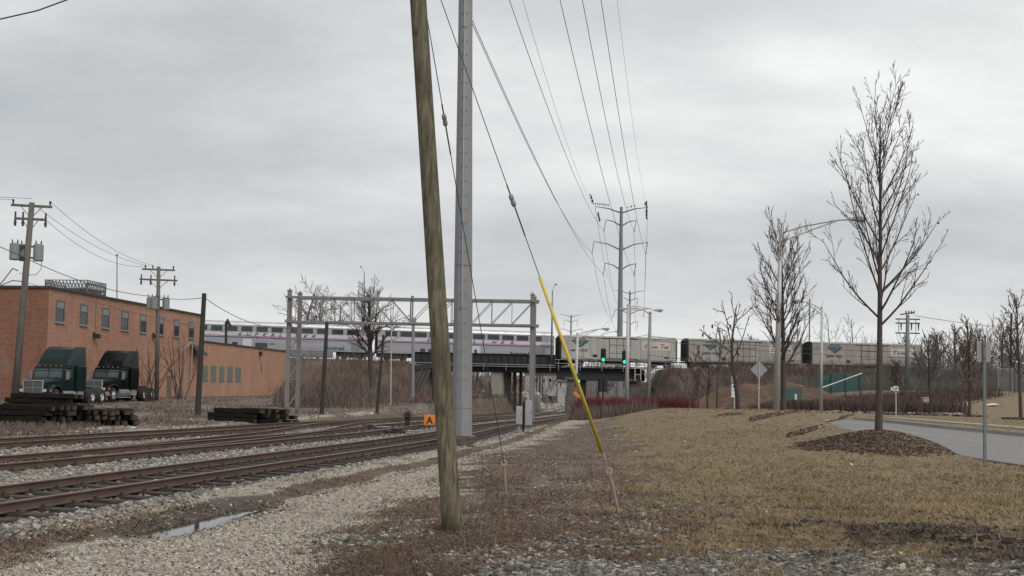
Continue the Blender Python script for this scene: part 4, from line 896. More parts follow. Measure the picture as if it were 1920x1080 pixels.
# guy B with yellow guard
A1_ = at(1142, 884, 15.05); A0_ = at(1160, 962, 15.2); A0_.z = Hs(A0_.x, 15.2)
gt = ptop - Vector((0, 0, .1))
def alongpx(a, b, py):                      # point of segment a-b seen at row py
    lo, hi = 0.0, 1.0
    for _ in range(40):
        md = (lo + hi) / 2; q = a.lerp(b, md); v_ = q - EYE; y_ = PPY - F * v_.dot(up) / v_.dot(fw)
        if y_ < py: lo = md
        else: hi = md
    return a.lerp(b, lo)
def guy(label, top, eye, bot, ins_y, guard):
    root = thing('guy_wire', label, 'guy wire', bot)
    q = alongpx(top, eye, ins_y)
    m = MB(); m.tube([top, q], .0065, 6); m.tube([q, eye], .0065, 6)
    e = (eye - top).normalized()
    m.tube([q - e * .22, q - e * .06], .011, 6); m.tube([q + e * .06, q + e * .5], .011, 6); mk('cable', m, 'wire', root)
    m = MB(); s_ = [(-.085, .018), (-.07, .032), (-.02, .035), (0, .026), (.02, .035), (.07, .032), (.085, .018)]
    m.tube([q + e * a_ for a_, r_ in s_], [r_ for a_, r_ in s_], 10); mk('strain_insulator', m, 'trafogrey', root, smooth=True)
    m = MB(); ax = (eye - bot).normalized(); m.tube([bot - ax * .1, eye], .022, 8)
    m.tube([eye + Vector((.04 * math.cos(t_), 0, .04 * math.sin(t_))) for t_ in np.linspace(0, 6.28, 9)], .018, 6); mk('anchor_rod', m, 'rod', root)
    if guard:
        g0, g1 = alongpx(top, eye, guard[0]), alongpx(top, eye, guard[1])
        m = MB(); m.tube([g0, g1], [.023, .028], 10); mk('yellow_guard', m, 'yellow', root, smooth=True)
        m = MB(); m.tube([g1, g1 + (eye - g1) * .35], .02, 7); m.tube([g1 + (eye - g1) * .35, eye], .009, 6); mk('clamp', m, 'rod', root)
    return root
guy('guy cable with a yellow plastic guard running down to an anchor in the grass', gt, A1_, A0_, 376, (520, 848))
B1_ = at(945, 869, 17.4); B0_ = at(948.5, 926, 17.55); B0_.z = Hs(B0_.x, 17.55)
guy('bare guy cable without guard ending at a pinkish rod left of the yellow one', gt - Vector((0, 0, .15)), B1_, B0_, 225, None)
wire('thick black cable crossing the top left corner of the sky', 'overhead_cable', [at(-900, 210, 16), at(-300, 85, 15), at(0, 36, 14.5), at(70, 20, 14.3), at(130, -2, 14.2), ptop + Vector((-.1, 0, -.15))], .010, 'wire')

# ------------------------------------------------------------------ steel transmission pole
SB = at(866, 818, 31.5); SB.z = Hs(SB.x, 31.5) + 0.0
st = thing('transmission_pole', 'broad grey steel transmission pole with a welded seam behind the leaning wooden pole', 'transmission pole', SB)
top_ax = at(873, 0, 31.5); axd = (top_ax - at(866, 818, 31.5)); axd = axd / axd.z
SZ0 = at(866, 818, 31.5).z
def sp_(z): return at(866, 818, 31.5) + axd * (z - SZ0)
def srad(z): return np.interp(z, [0, SZ0, top_ax.z, 34], [.305, .30, .207, .12])
m = MB(); hs = [SZ0, 4, 7.9, 7.92, 13, 20, 28, 34]; m.tube([sp_(z) for z in hs], [srad(z) for z in hs], 12); o_ = mk('shaft', m, 'polegrey', st)
m = MB(); m.tube([sp_(5.55), sp_(5.58)], [srad(5.55) + .004] * 2, 12); m.tube([sp_(1.35), sp_(1.365)], [srad(1.35) + .004] * 2, 12)
for z in np.arange(2.2, 33, 0.42):
    for sx in (-1, 1): m.tube([sp_(z) + Vector((.10 * sx * srad(z) / .3, -srad(z) * .93, 0)), sp_(z) + Vector((.10 * sx * srad(z) / .3, -srad(z) - .035, 0))], .011, 5)
mk('step_lugs', m, 'seam', st)
m = MB()
for a_, b_ in ((4.3, 12.6), (12.7, 33)): m.tube([sp_(a_) + Vector((-.02, -srad(a_) - .015, 0)), sp_(b_) + Vector((-.02, -srad(b_) - .015, 0))], .022, 6)
mk('ladder_rail', m, 'galv', st)
m = MB(); m.tube([(SB.x, SB.y, SB.z - .3), (SB.x, SB.y, SZ0 - .02)], .42, 20); mk('footing', m, 'conc', st)
m = MB(); m.tube([(SB.x, SB.y, SZ0 - .02), (SB.x, SB.y, SZ0 + .02)], .36, 20); mk('base_plate', m, 'galv', st)
lp = gr(855, 836)
r_ = thing('old_timber', 'split weathered timber log lying at the foot of the steel pole', 'timber', (SB.x, SB.y - .75, Hs(SB.x, SB.y - .75)))
m = MB(); z_ = Hs(SB.x, SB.y - .75)
m.prism([(-.52, .02), (-.35, .26), (-.5, .3), (.45, .27), (.52, .15), (.33, .05), (.1, .02)], (SB.x, SB.y - .9, z_), (1, .1, 0), (0, 0, 1), (-.1, 1, 0), .3)
m.box((SB.x - .62, SB.y - .72, z_ - .05), (SB.x - .47, SB.y - .5, z_ + .27)); mk('timber', m, 'log', r_)
# arms for the lines
def arm(m, c, dx, rise, drop, r=.07, dirv=Vector((1, 0, 0))):
    e = c + dirv * dx + Vector((0, 0, rise)); q = c + dirv * (dx * .5) + Vector((0, 0, rise * .72))
    m.tube([c, q, e], [r * 1.5, r * 1.1, r * .6], 7); return e
def tower(label, base, h, sc_=1.0, dirv=Vector((1, 0, 0)), far=False, lean=0.0, mt='towergrey'):
    root = thing('transmission_tower', label, 'transmission tower', base, 0, 'steel transmission towers along the street')
    m = MB(); ax = Vector((lean, 0, 1)); m.tube([base + ax * 0, base + ax * h], [.62 * sc_, .26 * sc_], 12); mk('shaft', m, mt, root)
    ends = []
    for f_, l_, rise in ((0.968, 4.7, 1.1), (0.90, 2.7, 1.1), (0.775, 4.8, 1.5), (0.672, 2.75, 1.2)):
        for s__ in (-1, 1):
            m = MB(); e = arm(m, base + ax * (h * f_), l_ * s__ * sc_, rise * sc_, 0, .10 * sc_, dirv)
            mk('crossarm', m, mt, root)
            if f_ < .95:
                q = e + Vector((-.35 * s__ * 0 - .35 * sc_, 0, -2.0 * sc_)); m = MB(); m.tube([e, q], .075 * sc_, 6); m.ball(q, .13 * sc_, 6); mk('insulator', m, mt, root); ends.append(q)
            else: ends.append(e)
    return root, ends
TB = at(1161, 740, 190); TB.z = 0.0; tz = at(1165, 388, 190)
r1_, E1 = tower('nearest tall steel power pole with curved arms rising behind the first boxcar', TB, tz.z, lean=(tz.x - TB.x) / tz.z)
TB2 = at(1179, 735, 345); TB2.z = 0; r2_, E2 = tower('smaller steel power pole right behind the tallest one', TB2, at(1181, 545, 345).z, 1.0)
TB3 = at(1069, 735, 470); TB3.z = 0; r3_, E3 = tower('most distant steel power pole, above the gap between train cars', TB3, at(1071, 590, 470).z, 1.05)
# near steel pole arms: attach points found from the wires
WG = 'power lines of the steel poles'
WSPEC = [(0, (-6.1, 21.5), (1113, 384), E1[0], 'thin shield wire on the left of the power lines', .012, 970),
         (4, (890, 55), None, E1[4], 'left outer conductor, upper of the close pair', .022, None),
         (6, (893, 55), None, E1[6], 'left lower conductor, lower of the close pair', .022, None),
         (2, (955, 0), None, E1[2], 'left conductor passing to the upper left arm', .022, None),
         (7, (1050, 0), None, E1[7], 'conductor to the lower right arm of the tall power pole', .022, None),
         (3, (1092, 0), None, E1[3], 'conductor to the upper right arm of the tall power pole', .022, None),
         (5, (1127, 0), None, E1[5], 'conductor to the long right arm of the tall power pole', .022, None),
         (1, (1157, 0), None, E1[1], 'faint shield wire farthest right', .010, None)]
for idx, tp_, _, e, lab, r__, _2 in WSPEC:
    if idx == 0: tp_ = (980, 0)
    q = at(tp_[0], tp_[1], 58); c_ = 0.00042
    pts = []
    for Y in (31.5, 36, 42, 50, 58, 68, 80, 95, 110, 130, 150, 170, e.y):
        f_ = (Y - 58) / (e.y - 58); p = q.lerp(e, f_); p = q + (e - q) * f_; p.z += c_ * (Y - 58) * (Y - e.y); pts.append(p)
    rr = [min(r__, r__ * (0.35 + p.y / 110.0)) for p in pts]
    m = MB(); m.tube(pts, rr, 5); solo('power_line', m, 'wirepale' if idx in (0, 1) else 'wire', lab, 'power line', pts[-1], WG)
    m = MB(); c0 = sp_(pts[0].z - .6); c0.z = min(c0.z, 33.5); m.tube([c0, c0.lerp(pts[0], .6) + Vector((0, 0, .35)), pts[0]], [.08, .07, .05], 7); mk('crossarm', m, 'galv', st)
for a_, b_ in ((4, 4), (6, 6), (2, 2), (3, 3), (5, 5), (7, 7), (0, 0), (1, 1)):
    wire(['shield wire left', 'shield wire right', 'upper left conductor', 'upper right conductor', 'long left arm conductor', 'long right arm conductor', 'lower left conductor', 'lower right conductor'][a_] + ' from the tall power pole to the smaller one behind it', 'power_line', sag(E1[a_], E2[b_], 4.5), .03, 'wirepale', 'power line', WG)
for a_ in (2, 4):
    wire(['', '', 'upper', '', 'lower'][a_] + ' conductor from the smaller power pole to the most distant one', 'power_line', sag(E2[a_], E3[a_ + 1], 6), .035, 'wirepale', 'power line', WG)
# birds
bm_ = MB(); bm_.ball((0, 0, .12), .085, 8, (1.0, 1.6, .95)); bm_.ball((0, -.13, .21), .05, 8); bm_.prism([(-.03, 0), (.03, 0), (.045, .2), (-.045, .2)], (0, .1, .1), (1, 0, 0), (0, 1, -.3), (0, 0, 1), .02)
bm_.prism([(-.012, 0), (.012, 0), (0, .04)], (0, -.17, .2), (1, 0, 0), (0, -1, 0), (0, 0, 1), .015); bm_.tube([(.02, 0, 0), (.02, 0, .06)], .008, 4)
bird0 = None; rg = random.Random(8)
spots = [('on the left top arm of the tall power pole', E1[0].lerp(TB + Vector(((tz.x - TB.x), 0, tz.z * .968)), f_) + Vector((0, 0, .32 + .3 * math.sin(3.1 * f_) * 1)), 1.3) for f_ in (.02, .1, .18, .26, .34, .42, .5)]
spots += [('on the right top arm of the tall power pole', E1[1].lerp(TB + Vector(((tz.x - TB.x), 0, tz.z * .968)), f_) + Vector((0, 0, .32 + .3 * math.sin(3.1 * f_))), 1.3) for f_ in (.1, .5, .62, .75)]
for (a_, n_, s0, s1) in ((0, 11, .02, .30), (1, 8, .01, .18)):
    pass
def dropbirds(x0, y0, x1, y1, n_, where, sz):
    for i in range(n_):
        f_ = (i + rg.random() * .4) / n_; spots.append((where, at(x0 + (x1 - x0) * f_, y0 + (y1 - y0) * f_, 189.5), sz))
dropbirds(1107, 368, 1113, 386, 6, 'on the shield wire left of the tall power pole', 1.5)
dropbirds(1121, 401, 1125, 418, 7, 'on the wire below the left top arm', 1.5)
dropbirds(1211.5, 381, 1213, 393, 7, 'on the wire at the right top arm tip', 1.6)
dropbirds(1212, 396, 1212.5, 414, 7, 'on the wire below the right top arm', 1.6)
for lab, p, sz in spots:
    if bird0 is None:
        bird0 = flatmesh('bird', bm_.v, bm_.f, [M['bird']]); o = bird0
    else: o = bird0.copy(); col.objects.link(o)
    o.location = p; o.scale = (sz, sz, sz * 1.2); o.rotation_euler = (0, 0, rg.uniform(-.6, .6)); tag(o, 'small dark bird perched ' + lab, 'bird', 'birds perched on the power lines')

# ------------------------------------------------------------------ road, kerbs, pavement
def ribbon(name, cx_, wl, wr, ys, zf, mat, thick=0):
    vs = []; fs = []
    for y in ys:
        a, b = cx_(y) + wl(y), cx_(y) + wr(y); z = zf(y)
        vs += [(a, y, z), (b, y, z)] if not thick else [(a, y, z - thick), (a, y, z), (b, y, z), (b, y, z - thick)]
    k = 2 if not thick else 4
    for i in range(len(ys) - 1):
        for j in range(k - 1): o = i * k + j; fs.append((o, o + 1, o + k + 1, o + k))
    o = flatmesh(name, vs, fs, [M[mat]]); return o
yr = list(np.arange(-20, 62.1, 1.0))
o = ribbon('road', road_c, lambda y: -road_w(y) / 2, lambda y: road_w(y) / 2, yr, lambda y: 0.455, 'road'); o['kind'] = 'structure'
M['yline'] = plain('faded_yellow_paint', (0.38, 0.33, 0.20), (0.29, 0.26, 0.20), 3, 0.8)
o = ribbon('road_marking', road_c, lambda y: -.06, lambda y: .07, yr, lambda y: 0.460, 'yline'); o['kind'] = 'structure'
M['gutter'] = plain('gutter_concrete', (0.155, 0.145, 0.135), (0.12, 0.11, 0.10), 1.5, 0.9)
o = ribbon('gutter', road_c, lambda y: road_w(y) / 2 - .45, lambda y: road_w(y) / 2, yr, lambda y: 0.4585, 'gutter'); o['kind'] = 'structure'
o = ribbon('kerb', road_c, lambda y: road_w(y) / 2, lambda y: road_w(y) / 2 + .16, yr, lambda y: 0.60, 'kerb', .3); o['kind'] = 'structure'
o = ribbon('kerb', road_c, lambda y: -road_w(y) / 2 - .16, lambda y: -road_w(y) / 2, yr, lambda y: 0.475, 'gutter', .3); o['kind'] = 'structure'
o = ribbon('sidewalk', lambda y: np.interp(y, [-20, 40, 62], [22.6, 22.6, 21.8]), lambda y: -.55, lambda y: .55, yr, lambda y: Hs(22.6, y) + .035, 'path', .1); o['kind'] = 'structure'
pa, pb = Vector((33.0, 83.0, 0)), Vector((52.5, 113, 0)); vs = []; fs = []
dn = (pb - pa).normalized(); nn = Vector((dn.y, -dn.x, 0))
for i in range(41):
    p = pa.lerp(pb, i / 40)
    for s_ in (-1.2, 1.2): q = p + nn * s_; vs.append((q.x, q.y, Hs(q.x, q.y) + .05))
fs = [(2 * i, 2 * i + 1, 2 * i + 3, 2 * i + 2) for i in range(40)]
o = flatmesh('footpath', vs, fs, [M['path']]); o['kind'] = 'structure'

# ------------------------------------------------------------------ brick building (local x runs along the long wall, the wall faces local -y)
BA = math.atan2(60, 4.95); BP = Vector((-34.0, 78, 0.35))
def byx(px):
    Y = -40.43 / ((px - 960) / 2000 - .0825); return (Y - 78) / .9966, Y
def bz(px, py):
    Y = byx(px)[1]; return 2 + (726 + .0165 * (px - 960) - py) * Y / 2000 - BP.z
bld = thing('brick_building', 'long orange brick building behind the trucks with a lower wing at its far end', 'building', BP, BA)
Hh_, Hl_ = 8.72 - BP.z, 6.1 - BP.z
def lm(name, mb, m, parent=None, **k): return mk(name, mb, m, parent or bld, world=False, **k)
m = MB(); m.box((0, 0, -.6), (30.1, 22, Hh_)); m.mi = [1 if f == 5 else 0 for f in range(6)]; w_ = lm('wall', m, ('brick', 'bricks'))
m = MB(); m.box((30.1, .004, -.6), (60.3, 18, Hl_)); lm('lower_wing', m, 'brick2')
m = MB(); m.box((-.12, -.12, Hh_ - .02), (30.22, 22.1, Hh_ + .14)); lm('roof_edge', m, 'roofcap')
m = MB(); m.box((30.225, -.10, Hl_ - .02), (60.42, 18.1, Hl_ + .13)); lm('roof_edge', m, 'roofcap')
def win(x0, x1, z0, z1):
    m = MB(); t_ = .07
    for a_, b_ in (((x0 - t_, z0), (x0, z1)), ((x1, z0), (x1 + t_, z1)), ((x0 - t_, z1), (x1 + t_, z1 + t_)), ((x0, (z0 + z1) / 2 + .2), (x1, (z0 + z1) / 2 + .27))):
        m.box((a_[0], -.05, a_[1]), (b_[0], .05, b_[1]))
    f_ = lm('window', m, 'wframe')
    m = MB(); m.box((x0, -.012, z0), (x1, .012, z1)); mk('pane', m, 'glassd', f_, world=False)
    m = MB(); m.box((x0 + .01, -.024, z1 - (z1 - z0) * .38), (x1 - .01, -.014, z1 - .01)); mk('blind', m, 'blind', f_, world=False)
    m = MB(); m.box((x0 - .14, -.11, z0 - .12), (x1 + .14, .05, z0)); mk('sill', m, 'sill', f_, world=False)
f_ = None
for a_, b_ in ((102.6, 117.6), (148, 161), (189, 202), (226, 238), (261, 272), (296, 304.5), (325, 334), (353, 362)):
    win(byx(a_)[0] + .05, byx(b_)[0], 6.32 - BP.z, 7.85 - BP.z)
for a_, b_ in ((380.5, 391), (396.7, 407), (412.3, 422.3), (427.7, 437.7), (442.8, 453)):
    x0, x1 = byx(a_)[0], byx(b_)[0]; m = MB(); m.box((x0, -.03, 2.05 - BP.z), (x1, .02, 3.72 - BP.z)); f_ = lm('glass_block_window', m, 'glblock')
    m = MB()
    for k in range(1, 6): z = 2.05 - BP.z + k * 1.67 / 6; m.box((x0, -.04, z - .012), (x1, -.031, z + .012))
    for k in range(1, 4): q = x0 + k * (x1 - x0) / 4; m.box((q - .012, -.039, 2.05 - BP.z), (q + .012, -.0315, 3.72 - BP.z))
    mk('mortar_grid', m, 'sill', f_, world=False)
x0, x1 = byx(315)[0], byx(323)[0]; m = MB(); m.box((x0, -.05, -.1), (x1, .02, 2.15)); d_ = lm('door', m, 'door'); m = MB(); m.box((x1 - .25, -.1, 1.0), (x1 - .12, -.051, 1.06)); mk('handle', m, 'chrome', d_, world=False)
for px, py in ((175, 631), (286, 631)):
    x0 = byx(px)[0]; z = bz(px, py); m = MB(); m.box((x0 - .12, -.1, z + .1), (x0 + .12, .0, z + .35)); m.prism([(-.2, -.15), (.2, -.15), (.14, .2), (-.14, .2)], (x0, -.5, z), (1, 0, 0), (0, 0, 1), (0, 1, 0), .4); lm('wall_lamp', m, 'black')
x0 = byx(177)[0]; m = MB(); m.box((x0, -.04, 5.9 - .3), (x0 + .05, -.003, 8.2)); lm('conduit', m, 'seam')
x0 = byx(487)[0]; m = MB(); m.box((x0 - .2, -.3, 4.9), (x0 + .25, -.003, 5.4)); m.box((x0 + .8, -.02, 2.9), (x0 + .95, -.003, 4.0)); lm('wall_lamp', m, 'black')
# torn awning and duct by the corner
x0 = byx(356)[0]; r_ = thing('torn_awning', 'torn dark tarp and pole hanging at the corner of the tall brick wing', 'awning', (0, 0, 0)); r_.parent = None
mtx = Matrix.Translation(BP) @ Matrix.Rotation(BA, 4, 'Z')
def bw(x, y, z): return tuple(mtx @ Vector((x, y, z)))
m = MB(); m.add([bw(x0, -.1, 5.5), bw(x0 + 2.3, -.15, 5.2), bw(x0 + 2.6, -.9, 4.5), bw(x0 + 1.2, -1.3, 4.2), bw(x0 + .1, -.8, 4.6), bw(x0 + 1.6, -.7, 4.9)], [(0, 1, 5), (1, 2, 5), (2, 3, 5), (3, 4, 5), (4, 0, 5)]); mk('tarp', m, 'black', r_)
m = MB(); m.tube([bw(x0 - .1, -.3, 5.4), bw(x0 - .1, -.25, 1.3)], .07, 6); m.tube([bw(x0 - 3, -.3, 4.6), bw(x0 - .1, -.3, 5.6)], .05, 6); m.tube([bw(x0 - 1.9, -.3, 5.2), bw(x0 - 1.9, -.3, .2)], .05, 6); mk('frame', m, 'sill', r_)
# roof screen
r_ = thing('roof_screen', 'grey lattice screen standing on the roof of the brick building', 'screen', bw(12, 3.1, Hh_)); r_.rotation_euler = (0, 0, BA)
m = MB(); W_, D_, Z_ = 3.4, 3.7, 1.75
for a_, b_ in (((0, 0), (W_, 0)), ((0, 0), (0, D_)), ((0, D_), (W_, D_)), ((W_, 0), (W_, D_))):
    A_ = Vector((a_[0], a_[1], 0)); B_ = Vector((b_[0], b_[1], 0)); L_ = (B_ - A_).length; u_ = (B_ - A_) / L_
    for z in (.45, 1.05, Z_): m.beam(A_ + Vector((0, 0, z)), B_ + Vector((0, 0, z)), .05, .07)
    k = int(L_ / .3)
    for i in range(k):
        for s_ in (0, 1):
            p = A_ + u_ * (i * L_ / k); q = A_ + u_ * ((i + 1) * L_ / k); zz_ = (.45, Z_) if s_ else (Z_, .45)
            m.beam(p + Vector((0, 0, zz_[0])), q + Vector((0, 0, zz_[1])), .05, .03); m.beam(p + Vector((0, 0, (zz_[0] + zz_[1]) / 2)), q + Vector((0, 0, zz_[1])), .04, .03)
mk('lattice', m, 'screenm', r_, world=False)
m = MB(); m.box((.25, .25, 0), (W_ - .2, D_ - .25, 1.1)); mk('cooling_unit', m, 'screenm', r_, world=False)
for a_, b_ in ((0, 0), (W_, 0), (0, D_), (W_, D_)): m = MB(); m.beam((a_, b_, 0), (a_, b_, Z_ + .05), .08); mk('post', m, 'screenm', r_, world=False)
b = foot(218.5, 112); tz = at(219.5, 478, 112)
m = MB(); m.tube([b, tz], [.12, .06], 8); m.ball(tz, .16, 8); solo('flagpole', m, 'galv', 'thin bare flagpole rising behind the brick building roof', 'flagpole', b)

# ------------------------------------------------------------------ trucks (local +x forward, +y the driver's side that shows)
def truck(label, pos, rz, paint, roof, day):
    root = thing('truck_tractor', label, 'truck', pos, rz, 'parked truck tractors'); root.scale = (1.06, 1.06, 1.06); P = lambda n_, mb, mt, par=None, **k: mk(n_, mb, mt, par or root, world=False, **k)
    # frame rails
    m = MB()
    for s_ in (-.42, .42): m.box((-5.3, s_ - .05, .78), (1.2, s_ + .05, 1.02))
    for x in (-5.2, -3.9, -2.6): m.box((x, -.37, .82), (x + .12, .37, .98))
    m.box((-4.4, -.5, 1.02), (-3.3, .5, 1.14)); P('chassis', m, 'black')
    # cab
    m = MB(); w_ = 1.02
    sec = [(-.95, .95), (.62, .95), (.62, 1.62), (.42, 2.32), (.30, 2.42), (-.95, 2.46)]
    m.prism(sec, (0, -w_, 0), (1, 0, 0), (0, 0, 1), (0, 1, 0), 2 * w_); P('cab', m, paint, bevel=.05)
    # sleeper
    m = MB(); m.prism([(-2.15, .9), (-.951, .9), (-.951, 2.5), (-2.15, 2.5)], (0, -1.15, 0), (1, 0, 0), (0, 0, 1), (0, 1, 0), 2.3); P('sleeper', m, paint, bevel=.05)
    # roof fairing
    m = MB(); ya, yb = 1.1, .92
    vs = [(.15, -ya * .9, 2.44), (.15, ya * .9, 2.44), (-2.15, ya, 2.51), (-2.15, -ya, 2.51),
          (-.75, -yb, 3.55), (-.75, yb, 3.55), (-1.15, -yb, 3.72), (-1.15, yb, 3.72), (-2.15, yb + .1, 3.74), (-2.15, -yb - .1, 3.74), (-.1, -yb, 2.95), (-.1, yb, 2.95)]
    m.add(vs, [(0, 3, 2, 1), (0, 1, 11, 10), (10, 11, 5, 4), (4, 5, 7, 6), (6, 7, 8, 9), (3, 9, 8, 2), (1, 2, 8, 7), (1, 7, 5, 11), (0, 9, 3), (0, 10, 4), (0, 4, 6), (0, 6, 9)]); P('roof_fairing', m, paint, bevel=.03, smooth=False)
    # hood tapering to the grille
    m = MB(); z = 0
    secs = [(.60, 1.0, .95, 1.76), (1.2, .84, .80, 1.70), (2.0, .68, .62, 1.60), (2.22, .66, .62, 1.56)]; vs = []
    for x, hw, z0, z1 in secs:
        vs += [(x, -hw, z0), (x, hw, z0), (x, hw, z1 - .16), (x, hw * .7, z1), (x, -hw * .7, z1), (x, -hw, z1 - .16)]
    fs = []
    for i in range(3):
        for j in range(6): fs.append((i * 6 + j, i * 6 + (j + 1) % 6, i * 6 + 6 + (j + 1) % 6, i * 6 + 6 + j))
    fs += [(5, 4, 3, 2, 1, 0), (18, 19, 20, 21, 22, 23)]; m.add(vs, fs); P('hood', m, paint, bevel=.04)
    # fenders
    for s_ in (-1, 1):
        m = MB(); a0 = [(1.52 + .66 * math.cos(t_), .62 + .66 * math.sin(t_)) for t_ in np.linspace(-.05, math.pi - .25, 12)]; a1 = [(1.52 + .55 * math.cos(t_), .60 + .55 * math.sin(t_)) for t_ in np.linspace(math.pi - .25, -.05, 12)]
        m.prism([(2.25, .72)] + a0[2:] + a1, (0, .62 * s_, 0), (1, 0, 0), (0, 0, 1), (0, s_, 0), .56); m.prism([(1.9, .75), (2.28, .75), (2.24, 1.08), (1.95, 1.16)], (0, .5 * s_, 0), (1, 0, 0), (0, 0, 1), (0, s_, 0), .60); fd = P('fender', m, paint, bevel=.03)
        m = MB(); m.box((2.255, .72 * s_ - .14, .83), (2.30, .72 * s_ + .14, 1.0)); P('headlight', m, 'frosty', fd)
        m = MB(); m.prism([(2.29, .82), (2.29, 1.0), (2.05, 1.02), (2.02, .85)], (0, 1.10 * s_, 0), (1, 0, 0), (0, 0, 1), (0, s_, 0), .03); P('turn_signal', m, 'amber', fd)
    # bumper, grille
    m = MB(); m.prism([(2.24, -1.15), (2.42, -.9), (2.44, .9), (2.24, 1.15), (2.1, 1.15), (2.1, -1.15)], (0, 0, .42), (1, 0, 0), (0, 1, 0), (0, 0, 1), .3); P('bumper', m, 'tank' if not day else 'black', bevel=.02)
    m = MB(); gz0, gz1, gw = .66, 1.50, .60
    m.box((2.23, -gw, gz0), (2.27, gw, gz1)); g_ = P('grille', m, 'grille')
    m = MB(); t_ = .05
    for a_, b_ in (((-gw - t_, gz0 - t_), (-gw, gz1 + t_)), ((gw, gz0 - t_), (gw + t_, gz1 + t_)), ((-gw, gz1), (gw, gz1 + t_)), ((-gw, gz0 - t_), (gw, gz0))): m.box((2.22, a_[0], a_[1]), (2.30, b_[0], b_[1]))
    m.box((2.271, -gw, (gz0 + gz1) / 2 - .008), (2.278, gw, (gz0 + gz1) / 2 + .008)); m.box((2.271, -.01, gz0), (2.2785, .01, gz1)); P('grille_frame', m, 'chrome', g_)
    # windshield and side windows
    nrm_ = Vector((.7, 0, .2)).normalized()
    def ws(y0, y1):
        m = MB(); a_ = [(.612 + .012, 1.70), (.440 + .012, 2.27)]
        m.add([(a_[0][0], y0, a_[0][1]), (a_[0][0], y1, a_[0][1]), (a_[1][0], y1, a_[1][1]), (a_[1][0], y0, a_[1][1]), (a_[0][0] - .03, y0, a_[0][1]), (a_[0][0] - .03, y1, a_[0][1]), (a_[1][0] - .03, y1, a_[1][1]), (a_[1][0] - .03, y0, a_[1][1])], [(0, 1, 2, 3), (7, 6, 5, 4), (0, 4, 5, 1), (1, 5, 6, 2), (2, 6, 7, 3), (3, 7, 4, 0)]); return m
    P('windshield', ws(-.9, -.03), 'glasst'); P('windshield', ws(.03, .9), 'glasst')
    m = MB(); m.prism([(.50, 2.12), (.40, 2.40), (.16, 2.46), (.16, 2.36)], (0, -.98, 0), (1, 0, 0), (0, 0, 1), (0, 1, 0), 1.96); P('visor', m, paint)
    for k in range(5): m = MB(); m.ball((.32, -.72 + .36 * k, 2.47), .05, 8, (1, 1, .8)); P('roof_lamp', m, 'amber')
    for s_ in (-1, 1):
        m = MB(); m.prism([(-.55, 1.72), (.42, 1.72), (.30, 2.25), (-.55, 2.28)], (0, (w_ + .002) * s_, 0), (1, 0, 0), (0, 0, 1), (0, s_, 0), .012); P('side_window', m, 'glasst')
        m = MB(); m.box((-.62, min((w_ + .004) * s_, (w_ + .012) * s_), 1.0), (-.60, max((w_ + .004) * s_, (w_ + .012) * s_), 2.3)); m.box((-.5, min(1.02 * s_, 1.06 * s_), 1.5), (-.38, max(1.02 * s_, 1.06 * s_), 1.53)); P('door_seam', m, 'black')
        m = MB(); m.box((.36, 1.22 * s_ - .1, 1.62), (.44, 1.22 * s_ + .1, 2.12)); m.tube([(.4, w_ * s_, 2.2), (.4, 1.22 * s_, 2.18)], .02, 5); m.tube([(.4, w_ * s_, 1.6), (.4, 1.22 * s_, 1.58)], .02, 5); P('mirror', m, 'tank')
        m = MB(); m.tube([(-.95, .82 * s_, .62), (.55, .82 * s_, .62)], .31, 14); P('fuel_tank', m, 'tank', smooth=False)
        m = MB(); m.box((-1.0, .84 * s_ - .3, .28), (.6, .84 * s_ + .3, .33)); m.box((-2.0, .8 * s_ - .25, .45), (-1.2, .8 * s_ + .25, .85)); P('step', m, 'chrome')
        m = MB(); m.tube([(-2.28, 1.0 * s_, .9), (-2.28, 1.0 * s_, 2.35)], .065, 8); P('exhaust_stack', m, 'chrome')
    # wheels
    def wheel(x, y, wd, front):
        m = MB(); prof = [(.30, -.5), (.44, -.5), (.50, -.38), (.51, 0), (.50, .38), (.44, .5), (.30, .5)]; n = 22; vs = []; fs = []
        for r__, a__ in prof:
            for j in range(n): t_ = 6.2832 * j / n; vs.append((x + r__ * math.cos(t_), y + a__ * wd, .51 + r__ * math.sin(t_)))
        for i in range(len(prof) - 1):
            for j in range(n): fs.append((i * n + j, i * n + (j + 1) % n, (i + 1) * n + (j + 1) % n, (i + 1) * n + j))
        m.add(vs, fs); wh = P('wheel', m, 'tyre', smooth=True)
        s_ = 1 if y > 0 else -1; m = MB(); face = y + s_ * wd * .42; dish = -.02 if front else -.16
        prof = [(.31, 0), (.26, -.01), (.24, dish * .6), (.12, dish), (.11, dish + .1 + (.05 if not front else 0)), (.0, dish + .12 + (.05 if not front else 0))]; vs = []; fs = []
        for r__, a__ in prof:
            for j in range(n): t_ = 6.2832 * j / n; vs.append((x + r__ * math.cos(t_), face + s_ * a__, .51 + r__ * math.sin(t_)))
        for i in range(len(prof) - 1):
            for j in range(n): fs.append((i * n + j, i * n + (j + 1) % n, (i + 1) * n + (j + 1) % n, (i + 1) * n + j))
        m.add(vs, fs)
        for j in range(8): t_ = 6.2832 * j / 8; m.ball((x + .17 * math.cos(t_), face + s_ * (dish + .02), .51 + .17 * math.sin(t_)), .02, 6)
        P('rim', m, 'rimm', wh, smooth=True)
    for s_ in (-1, 1):
        wheel(1.52, 1.0 * s_, .28, True)
        for x in (-3.1, -4.4): wheel(x, .88 * s_, .56, False)
    for x in (1.52, -3.1, -4.4):
        m = MB(); m.tube([(x, -.8, .51), (x, .8, .51)], .09, 8); P('axle', m, 'black')
    m = MB()
    for k in (-.25, .25): m.tube([(-2.25, k, 1.3), (-2.7, k, 1.05), (-3.2, k * 1.4, 1.3)], .02, 5)
    P('air_hoses', m, 'black')
    return root
